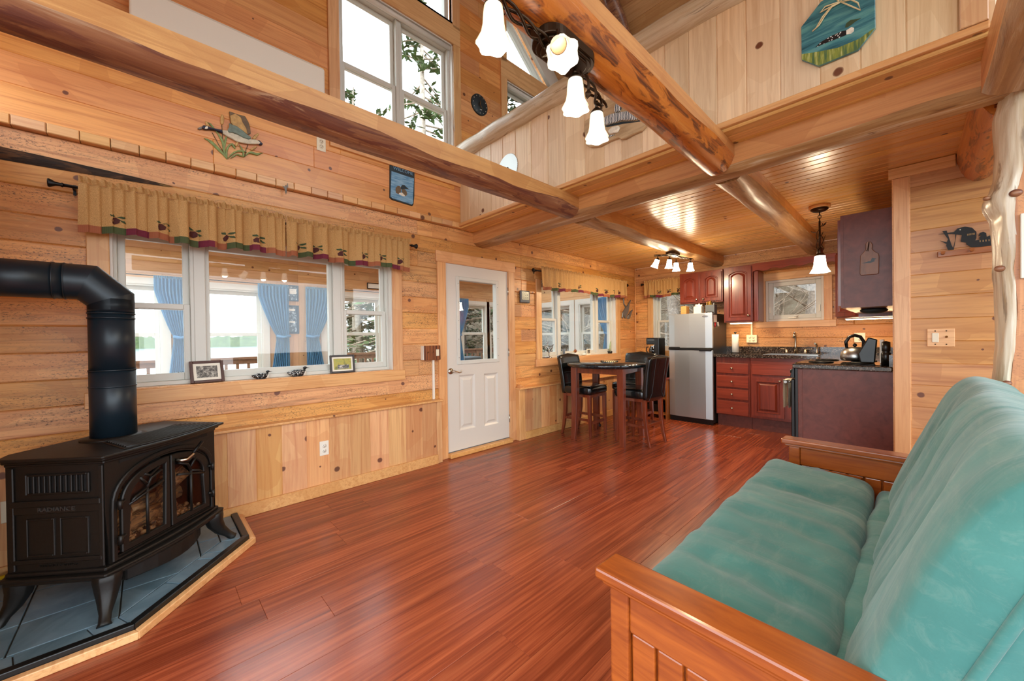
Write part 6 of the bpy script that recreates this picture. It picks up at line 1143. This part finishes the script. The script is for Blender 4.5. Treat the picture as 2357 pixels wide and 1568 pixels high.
mk('handle', MB().tube([(KX-.052, KY-.03, KZ+.115), (KX-.058, KY-.033, KZ+.17), (KX-.035, KY-.02, KZ+.215), (KX, KY, KZ+.228), (KX+.035, KY+.02, KZ+.215), (KX+.058, KY+.033, KZ+.17), (KX+.052, KY+.03, KZ+.115)], [.011, .014, .014, .014, .014, .014, .011], 10), 'black_plastic', kt); mk('spout', MB().tube([(KX+.07, KY+.04, KZ+.07), (KX+.11, KY+.065, KZ+.105)], [.022, .014], 12), 'steel_brushed', kt)
kb = thing('knife_block', 'slanted black knife block next to the kettle', 'knife block', (3.16, 4.52, 1.0)); mk('block', MB().prism([(-.07, .003), (.02, .003), (.035, .2), (-.02, .22), (-.085, .08)], (3.15, 4.42, 1.0), X_, Z_, Y_, -.035, .035), 'black_plastic', kb, .008, 2)
one('cutting_board_stack', MB().box(3.2, 3.225, 4.36, 4.52, 1.003, 1.2), 'white_plastic', 'upright pale board leaning behind the knife block', 'board', bev=.004)
one('spice_grinder', MB().lathe([(.03, 0), (.03, .09), (.02, .1), (.026, .11), (.026, .18), (0, .19)], (3.24, 4.3, 1.0), 14), 'black_plastic', 'black grinder at the right end of the range', 'grinder')
cbd = thing('cutting_board', 'paddle cutting board with a loon silhouette on the end panel', 'cutting board', (3.155, 4.1, 1.71)); EF = Fr((0, 4.1, 0), X_, -Y_); pine('paddle_wood', '#8a4e2a', '#6a3a20', .4, 0, (14, 14, 2), .03)
flat(cbd, 'paddle', [(3.1061, 1.7126), (3.101, 1.7273), (3.1044, 1.8669), (3.1226, 1.8917), (3.1355, 1.9103), (3.1358, 1.9589), (3.1486, 1.9738), (3.1662, 1.9669), (3.1762, 1.9444), (3.1735, 1.9105), (3.1883, 1.8873), (3.2081, 1.8702), (3.2129, 1.8489), (3.2098, 1.7198), (3.2023, 1.7105)], EF, 'paddle_wood', .001, .014, .003)
flat(cbd, 'loon_silhouette', [(3.1144, 1.8058), (3.1528, 1.8174), (3.1629, 1.8158), (3.1731, 1.8417), (3.198, 1.8309), (3.1855, 1.8226), (3.1879, 1.8119), (3.1628, 1.802)], EF, 'loon_black', .014, .0155); mk('hanging_cord', MB().tube([EF.p(3.155, 1.965, .016), EF.p(3.148, 1.91, .02), EF.p(3.139, 1.9, .018), EF.p(3.15, 1.895, .018), EF.p(3.157, 1.965, .016)], .002, 5), 'raffia' if 0 else 'bronze', cbd)
# ---------------------------------------------------------------- futon
t = NT('teal_cotton'); f = t.noise(t.coord((5, 2.0, 7), False), 2.6, 6, .75, 1.2); g = t.noise(t.coord((1, 1, 1), False), 4, 4, .6); fi = t.noise(t.coord((1, 1, 1), False), 240, 2)
c = t.ramp(g, [(.3, hx('#33706c')), (.7, hx('#4a8780'))]); c = t.mix(t.ramp(f, [(.5, (0, 0, 0)), (.85, (.35, .35, .35))]), c, hx('#9fb0a2')); c = t.mix(t.math('MULTIPLY', fi, .2), c, hx('#2a5854')); t.base(c)
wr = t.noise(t.coord((1.2, 7, 3), False), 1.2, 3, .45, 1.2); t.bump(wr, .25, .03); t.done(.85, Sheen_Weight=.25)
FU = thing('futon', 'teal futon with honey-brown wooden arms', 'futon', (2.775, .885, 0), -.03); FM = WM[FU.name]
def FB(nm, x0, x1, y0, y1, z0, z1, mat='futon_wood', b=.005, par=None): return mk(nm, MB().box(x0, x1, y0, y1, z0, z1, FM), mat, par or FU, b, 2)
for k, y in enumerate((.0, 1.9)):
    arm = FB('arm_board', -.005, .86, y-.004, y+.104, .592, .622, b=.007)
    FB('arm_lip', .012, .85, y+.008, y+.092, .578, .592, par=arm); FB('front_stile', .03, .085, y+.018, y+.082, .0, .578, par=arm); FB('rear_stile', .79, .845, y+.018, y+.082, .0, .578, par=arm)
    FB('upper_rail', .085, .79, y+.024, y+.076, .475, .578, par=arm); FB('lower_rail', .085, .79, y+.024, y+.076, .12, .2, par=arm)
    FB('panel_back', .085, .79, y+.044, y+.056, .2, .475, 'futon_wood', 0, arm)
    n = 10; w = (.79-.085)/n
    for i in range(n): FB('slat', .085+w*i+.003, .085+w*(i+1)-.003, y+.03, y+.07, .202, .473, par=arm)
    FB('foot', .03, .085, y+.022, y+.078, .0, .012, 'rubber', 0, arm)
FB('front_rail', .05, .085, .104, 1.9, .2, .29); FB('rear_rail', .6, .63, .104, 1.9, .2, .29)
for i in range(9): y = .2+i*.2; FB('seat_slat', .06, .62, y-.03, y+.03, .29, .305)
mk('folding_plate', MB().prism([(.235+.125*math.cos(PI+PI*k/20), .475+.1*math.sin(PI+PI*k/20)) for k in range(21)], FM @ Vector((0, 1.918, 0)), FM.to_3x3() @ X_, Z_, FM.to_3x3() @ -Y_, 0, .012), 'futon_wood', FU, .003)
sp = lambda v, p: math.copysign(abs(v)**p, v)
def slab(c0, c1, half_w, th, ylen, y0, e=.42, wr=1.0, endp=6, seed=0, skew=0):
    """soft mattress panel: c0->c1 is the mid line of its cross-section, th its thickness"""
    c0, c1 = Vector(c0), Vector(c1); d = (c1-c0); L = d.length; d.normalize(); nn = Vector((-d.z, 0, d.x)) if abs(d.x) > abs(d.z) else Vector((-d.z, 0, d.x)); mid = (c0+c1)/2
    def fn(a, b):
        an = 2*PI*a; s_ = 2*b-1; en = (max(0, 1-abs(s_)**endp))**(1/endp*1.6)
        p, q = sp(math.cos(an), e)*L/2, sp(math.sin(an), e+.12)*th/2; puff = 1+.08*math.cos(s_*PI*2.5)
        p *= .9+.1*en; q *= en*puff; y = y0+ylen*(b+.0)
        v = mid+d*p+nn*q; v.y = y
        amp = .016*wr; w_ = wobble((v.x*2.2, y*5.5, v.z*2.2), 1, amp, seed)+wobble((v.x*4, y*13, v.z*4), 1, amp*.4, seed+2)
        pl = -.022*wr*math.exp(-((abs(p)/(L/2)-.35)/.3)**2)*max(0, math.cos(y*2*PI/.46))**4
        cr = -.012*wr*max(0, math.sin(y*17+v.x*9+2*math.sin(y*5)))**6*max(0, 1-abs(p)/(L/2))
        v += nn*(w_+pl+cr)*(1 if q > 0 else .2)+d*wobble((y*4, seed, 1), 1, .012)
        v.x -= skew*b
        return FM @ v
    return fn
mk('seat_mattress', MB().grid(slab((-.005, 0, .42), (.475, 0, .39), 0, .215, 1.81, .095, .4, 1.0, 10, 1, .06), 64, 120, True), 'teal_cotton', FU)
mk('fold_roll', MB().grid(slab((.42, 0, .385), (.56, 0, .375), 0, .18, 1.8, .1, .7, .5, 8, 5), 30, 70, True), 'teal_cotton', FU)
def backfn():
    base = slab((.535, 0, .33), (.795, 0, 1.05), 0, -.21, 1.82, .085, .48, .8, 12, 9)
    def fn(a, b):
        v = base(a, b); return v
    return fn
mk('back_mattress', MB().grid(backfn(), 64, 120, True), 'teal_cotton', FU)
bf = backfn(); mk('piping', MB().tube([bf(.02+.46*k/20, .0) for k in range(21)], .009, 8), 'teal_cotton', FU)
# ---------------------------------------------------------------- log post at the right edge
bark('peeled_log_z', ['#ddd0b8', '#b79a72', '#8f8174', '#f0e8da'], (9, 9, 1.2), .3, .6, .5, .25, lambda a, b: (b, b, a))
pine('post_sawn', '#d9924a', '#b5682c', .45, .35, (16, 16, 1.0), .03, speck=.6)
PRF = [(2.29, 3.655, 3.75), (2.2, 3.642, 3.722), (2.05, 3.643, 3.716), (1.95, 3.64, 3.71), (1.88, 3.625, 3.70), (1.845, 3.606, 3.69), (1.81, 3.612, 3.69), (1.75, 3.632, 3.688), (1.6, 3.64, 3.69), (1.52, 3.638, 3.684), (1.45, 3.642, 3.69), (1.36, 3.644, 3.694), (1.2, 3.646, 3.688), (1.1, 3.64, 3.68), (1.04, 3.635, 3.676), (.98, 3.64, 3.68), (.5, 3.63, 3.69), (0, 3.62, 3.69)]
def prf(z):
    for (z0, a0, b0), (z1, a1, b1) in zip(PRF[:-1], PRF[1:]):
        if z1 <= z <= z0: k = (z0-z)/(z0-z1); k = k*k*(3-2*k); return a0+(a1-a0)*k, b0+(b1-b0)*k
    return PRF[-1][1:]
post = thing('log_post', 'peeled pale log post with a flat orange sawn face at the right edge', 'post', (3.77, 2.75, 0))
N, K = 90, 14; m = MB(); V = []; V2 = []
for i in range(N+1):
    z = 2.29-2.29*i/N; xl, xr = prf(z)
    for k in range(K):
        a = PI*.5*k/(K-1)*1.9       # from the sawn edge round the left side to the back
        ex, ey = (xr-xl), .1
        V.append(Vector((xr-ex*math.sin(a*.55)+wobble((z*7, k*.6, 2), 1, .006), 2.69+ey*(1-math.cos(a*.62))+wobble((z*6, k*.5, 5), 1, .008)-.012*math.sin(PI*k/(K-1)), z)))
    V2 += [Vector((xr, 2.69, z)), Vector((3.93, 2.69, z)), Vector((3.93, 2.84, z)), Vector((xr, 2.84, z))]
m.add(V, [(i*K+k, i*K+k+1, (i+1)*K+k+1, (i+1)*K+k) for i in range(N) for k in range(K-1)], True); mk('peeled_edge', m, 'peeled_log_z', post)
m = MB(); m.add(V2, [(i*4+k, i*4+(k+1) % 4, i*4+4+(k+1) % 4, i*4+4+k) for i in range(N) for k in range(4)]+[(3, 2, 1, 0), (N*4, N*4+1, N*4+2, N*4+3)]); mk('sawn_face', m, 'post_sawn', post)
for c, r_ in (((3.69, 2.685, 1.845), .016), ((3.648, 2.7, 1.53), .014), ((3.665, 2.69, 1.03), .012), ((3.615, 2.72, 1.85), .01)): mk('knot', MB().ball(c, (r_*1.2, .012, r_), 12, 8), 'bark_brown', post)
PSF = Fr((0, 2.69, 0), X_, -Y_)
o, (a, b, c, d) = picture('pale framed picture hanging on the post at the right edge', PSF, 3.70, 3.9, 1.478, 1.752, .014, 'white_plastic', None, .002, 'framed_picture', .012)
mk('print', PSF.box(MB(), a, b, c, d, .008, .009), 'photo_loon', o)
# ---------------------------------------------------------------- lamps
t = NT('lamp_glass'); e = t.n('ShaderNodeEmission'); lw = t.n('ShaderNodeLayerWeight'); lw.inputs[0].default_value = .35
t.l(t.ramp(lw.outputs['Facing'], [(.0, (1, .93, .80)), (.6, (1, .84, .6)), (1, (.95, .62, .3))]), e.inputs[0]); t.l(t.math('MULTIPLY_ADD', lw.outputs['Facing'], -1.6, 2.4), e.inputs[1]); t.l(e.outputs[0], t.t.nodes['Material Output'].inputs[0])
t = NT('lamp_glass_bright'); e = t.n('ShaderNodeEmission'); e.inputs[0].default_value = (1, .82, .55, 1); e.inputs[1].default_value = 40; t.l(e.outputs[0], t.t.nodes['Material Output'].inputs[0])
def bulb(c, w):
    L = bpy.data.lights.new('bulb', 'POINT'); L.energy = w; L.color = (1, .78, .5); L.shadow_soft_size = .03
    o = bpy.data.objects.new('bulb', L); COL.objects.link(o); o.location = c
def shade(par, c, tilt=(0, 0), s=1.0, mat='lamp_glass', w=7):
    M = Matrix.Rotation(tilt[0], 4, 'X') @ Matrix.Rotation(tilt[1], 4, 'Y')
    bulb(Vector(c)+M @ Vector((0, 0, -.1*s)), w)
    prof = [(.02, 0), (.027, -.006), (.03, -.03), (.032, -.06), (.037, -.085), (.046, -.105), (.05, -.115)]
    o = mk('shade', MB().lathe([(r*s, z*s) for r, z in prof], c, 28, M, lambda a, v: .09*max(0, v-.55)/.45*math.cos(6*a), False), mat, par)
    mk('holder', MB().lathe([(.0, .018*s), (.012*s, .016*s), (.026*s, .0), (.029*s, -.008*s), (.025*s, -.008*s)], c, 16, M), 'bronze', par); return o
def vine(par, P, r=.005, mat='bronze'): mk('vine', MB().tube(P, r, 6), mat, par)
def leaf(par, c, d, L=.03, mat='bronze'):
    d = Vector(d).normalized(); s_ = d.cross(Z_ if abs(d.z) < .9 else X_).normalized(); n_ = s_.cross(d); c = Vector(c)
    top = [c, c+d*L*.35+s_*L*.28, c+d*L*.7+s_*L*.2, c+d*L+n_*L*.1, c+d*L*.7-s_*L*.2, c+d*L*.35-s_*L*.28]; m = MB(); k = len(top); m.add(top+[p+n_*.002 for p in top], [tuple(range(k)), tuple(reversed(range(k, 2*k)))]+[(i, (i+1) % k, k+(i+1) % k, k+i) for i in range(k)]); mk('leaf', m, mat, par)
def wavy(p, q, n, amp, ph, turns): p, q = Vector(p), Vector(q); d = (q-p).normalized(); a = d.cross(Z_).normalized(); return [p+(q-p)*(i/n)+a*amp*math.sin(ph+2*PI*turns*i/n)+Z_*amp*.6*math.cos(ph+2*PI*turns*i/n) for i in range(n+1)]
# pendant over the range
pe = thing('pendant_lamp', 'single pendant lamp with bronze vine stem near the range', 'lamp', (2.8, 4.51, 1.81)); PXc, PYc = 2.8, 4.51
mk('wood_rose', MB().lathe([(.08, 2.44), (.08, 2.415), (.075, 2.412), (0, 2.412)], (PXc, PYc, 0), 32), 'trim_wood', pe); mk('canopy', MB().lathe([(.066, 2.412), (.066, 2.4), (.05, 2.388), (.03, 2.38), (0, 2.378)], (PXc, PYc, 0), 32), 'bronze', pe)
for k in range(3): z = 2.365-.028*k; mk('chain_link', MB().tube([(PXc+(.012*math.cos(a) if k % 2 else 0), PYc+(0 if k % 2 else .012*math.cos(a)), z+.019*math.sin(a)) for a in [2*PI*j/12 for j in range(13)]], .003, 6), 'bronze', pe)
mk('stem', MB().tube([(PXc, PYc, 2.3), (PXc, PYc, 2.03)], .008, 8), 'bronze', pe); mk('socket_cup', MB().lathe([(.012, 2.06), (.022, 2.04), (.025, 2.0), (.02, 1.985), (0, 1.985)], (PXc, PYc, 0), 16), 'bronze', pe)
for ph in (0, 2.1, 4.2): vine(pe, [(PXc+.026*math.cos(ph+k*.5), PYc+.026*math.sin(ph+k*.5), 2.03+.02*k) for k in range(9 if ph else 13)], .003)
for c, d in (((PXc+.02, PYc-.01, 2.24), (.6, -.3, .5)), ((PXc-.02, PYc-.02, 2.19), (-.7, -.4, .2)), ((PXc+.03, PYc-.01, 2.11), (.2, -.1, .9)), ((PXc-.03, PYc-.02, 2.04), (-.6, -.3, -.3))): leaf(pe, c, d, .05)
shade(pe, (PXc, PYc, 1.985), (0, 0), 1.42, 'lamp_glass_bright', w=24)
# track light on the living room beam
tl_ = thing('track_light', 'bronze vine track light with four tulip shades on the amber beam', 'lamp', (2.526, 1.09, 2.28))
q = [(.05*math.cos(a)+(0), .05*math.sin(a)+(.055 if math.sin(a) > 0 else -.055)) for a in [2*PI*k/32 for k in range(32)]]
for k_, z0, z1 in ((1.32, 2.258, 2.29), (1.16, 2.25, 2.262), (.98, 2.243, 2.252)): mk('canopy', MB().prism([(2.526+x*k_, 1.09+y*k_) for x, y in q], (0, 0, 0), X_, Y_, Z_, z0, z1), 'bronze', tl_, .004, 2)
LP = [((2.547, .737), 2.222, (0, 0)), ((2.585, .985), 2.215, (-.5, -.5)), ((2.522, 1.16), 2.215, (0, 0)), ((2.455, 1.40), 2.215, (0, 0))]
for ph, amp in ((0, .016), (2.0, .014), (4.1, .018)):
    vine(tl_, wavy((2.53, 1.0, 2.25), (2.55, .62, 2.262), 22, amp, ph, 1.6), .0055); vine(tl_, wavy((2.525, 1.17, 2.25), (2.45, 1.46, 2.262), 18, amp, ph, 1.3), .0055)
for (c, z, tlt) in LP: mk('arm', MB().tube([(c[0], c[1], 2.262), (c[0], c[1], z+.01)], .007, 8), 'bronze', tl_); shade(tl_, (c[0], c[1], z), tlt, 1.0)
for c, d in (((2.53, .9, 2.25), (.3, .7, -.4)), ((2.53, .8, 2.24), (-.4, -.6, -.2)), ((2.5, 1.28, 2.24), (-.5, .5, -.3)), ((2.47, 1.36, 2.235), (.5, .4, -.4)), ((2.53, 1.02, 2.24), (-.3, -.5, -.5))): leaf(tl_, c, d, .045)
# small track light under the loft
kl = thing('track_light', 'small bronze track light with four shades under the loft beam', 'lamp', (1.345, 4.8, 2.27))
q2 = [(.045*math.cos(a), .045*math.sin(a)+(.05 if math.sin(a) > 0 else -.05)) for a in [2*PI*k/28 for k in range(28)]]
for k_, z0, z1 in ((1.25, 2.25, 2.285), (1.0, 2.24, 2.252)): mk('canopy', MB().prism([(1.345+x*k_, 4.72+y*k_) for x, y in q2], (0, 0, 0), X_, Y_, Z_, z0, z1), 'bronze', kl, .004, 2)
KP = [((1.2, 4.62), 2.215, (.0, .45)), ((1.30, 4.73), 2.21, (0, .1)), ((1.28, 4.97), 2.205, (0, 0)), ((1.40, 5.12), 2.205, (0, 0))]
for ph, amp in ((0, .014), (2.2, .012), (4.2, .015)): vine(kl, wavy((1.345, 4.76, 2.245), (1.41, 5.16, 2.25), 20, amp, ph, 1.6), .005); vine(kl, wavy((1.34, 4.68, 2.245), (1.18, 4.56, 2.255), 12, amp, ph, .8), .005)
for (c, z, tlt) in KP: mk('arm', MB().tube([(c[0], c[1], 2.25), (c[0], c[1], z+.01)], .006, 8), 'bronze', kl); shade(kl, (c[0], c[1], z), tlt, .95, 'lamp_glass_bright', w=16)
for c, d in (((1.37, 4.9, 2.235), (.5, .5, -.3)), ((1.3, 4.6, 2.24), (-.5, -.5, -.2)), ((1.4, 5.05, 2.235), (.6, .3, -.4))): leaf(kl, c, d, .045)
# ---------------------------------------------------------------- right wall: loon peg rail, switch plate; picture on the post
RWF = Fr((0, 3.92, 0), X_, -Y_)
pr_ = thing('peg_rail', 'black metal loon with chick on a wooden peg rail', 'wall ornament', (3.65, 3.92, 1.76)); cherry('rail_maple', '#b06a32', '#8a4e22', .35, (2, 20, 20))
flat(pr_, 'rail', [(3.5055, 1.8034), (3.92, 1.8034), (3.92, 1.7644), (3.5055, 1.7644)], RWF, 'rail_maple', .001, .018, .003)
for x in (3.53, 3.655, 3.8): mk('peg', MB().tube([RWF.p(x, 1.785, .018), RWF.p(x, 1.79, .05)], [.008, .011], 10), 'rail_maple', pr_)
flat(pr_, 'loon', [(3.5115, 1.9241), (3.581, 1.9244), (3.5969, 1.9453), (3.6283, 1.9497), (3.659, 1.9357), (3.6766, 1.9042), (3.6765, 1.8648), (3.6714, 1.8499), (3.694, 1.8534), (3.7187, 1.8641), (3.76, 1.885), (3.84, 1.87), (3.88, 1.83), (3.8, 1.806), (3.6988, 1.8038), (3.6535, 1.8097), (3.633, 1.8334), (3.6331, 1.843), (3.6097, 1.8539), (3.6151, 1.8971), (3.5703, 1.9144)], RWF, 'black_metal', .004, .009)
flat(pr_, 'chick', [(3.6841, 1.8751), (3.6891, 1.8937), (3.7041, 1.9), (3.7164, 1.8881), (3.7187, 1.8602), (3.694, 1.8495), (3.6865, 1.8628), (3.6966, 1.8804)], RWF, 'black_metal', .009, .012); flat(pr_, 'reeds', [(3.5298, 1.9393), (3.5488, 1.9394), (3.5594, 1.8881), (3.57, 1.8371), (3.5805, 1.8067), (3.5537, 1.8073), (3.5457, 1.8416), (3.5485, 1.8493), (3.5185, 1.878), (3.5485, 1.8616), (3.554, 1.881)], RWF, 'black_metal', .009, .013); flat(pr_, 'stem', [(3.5862, 1.9071), (3.5915, 1.906), (3.5833, 1.8346), (3.5795, 1.8109), (3.5763, 1.8156), (3.585, 1.8668)], RWF, 'black_metal', .009, .013)
mk('loon_eye', MB().ball(RWF.p(3.607, 1.933, .009), .004, 6, 4), 'orn_white', pr_)
for k in range(7): mk('neck_stripe', RWF.box(MB(), 3.638+.005*k, 3.6395+.005*k, 1.888, 1.9, .009, .0095), 'orn_tan', pr_); mk('wing_stripe', RWF.box(MB(), 3.69+.012*k, 3.693+.012*k, 1.835, 1.847, .009, .0095), 'orn_tan', pr_)
so = thing('switch_plate', 'oak switch plate with a rocker and a dimmer knob', 'switch', (3.52, 3.92, 1.155)); mk('plate', RWF.box(MB(), 3.455, 3.583, 1.155, 1.28, 0, .008), 'trim_wood', so, .004, 2); mk('rocker', RWF.box(MB(), 3.478, 3.51, 1.185, 1.25, .008, .013), 'almond_plastic', so, .003); mk('toggle', MB().tube([RWF.p(3.545, 1.22, .008), RWF.p(3.545, 1.225, .022)], .006, 8), 'brass', so)
for x in (3.494, 3.545):
    for z in (1.172, 1.263): mk('screw', MB().ball(RWF.p(x, z, .008), .004, 6, 4), 'bronze', so)
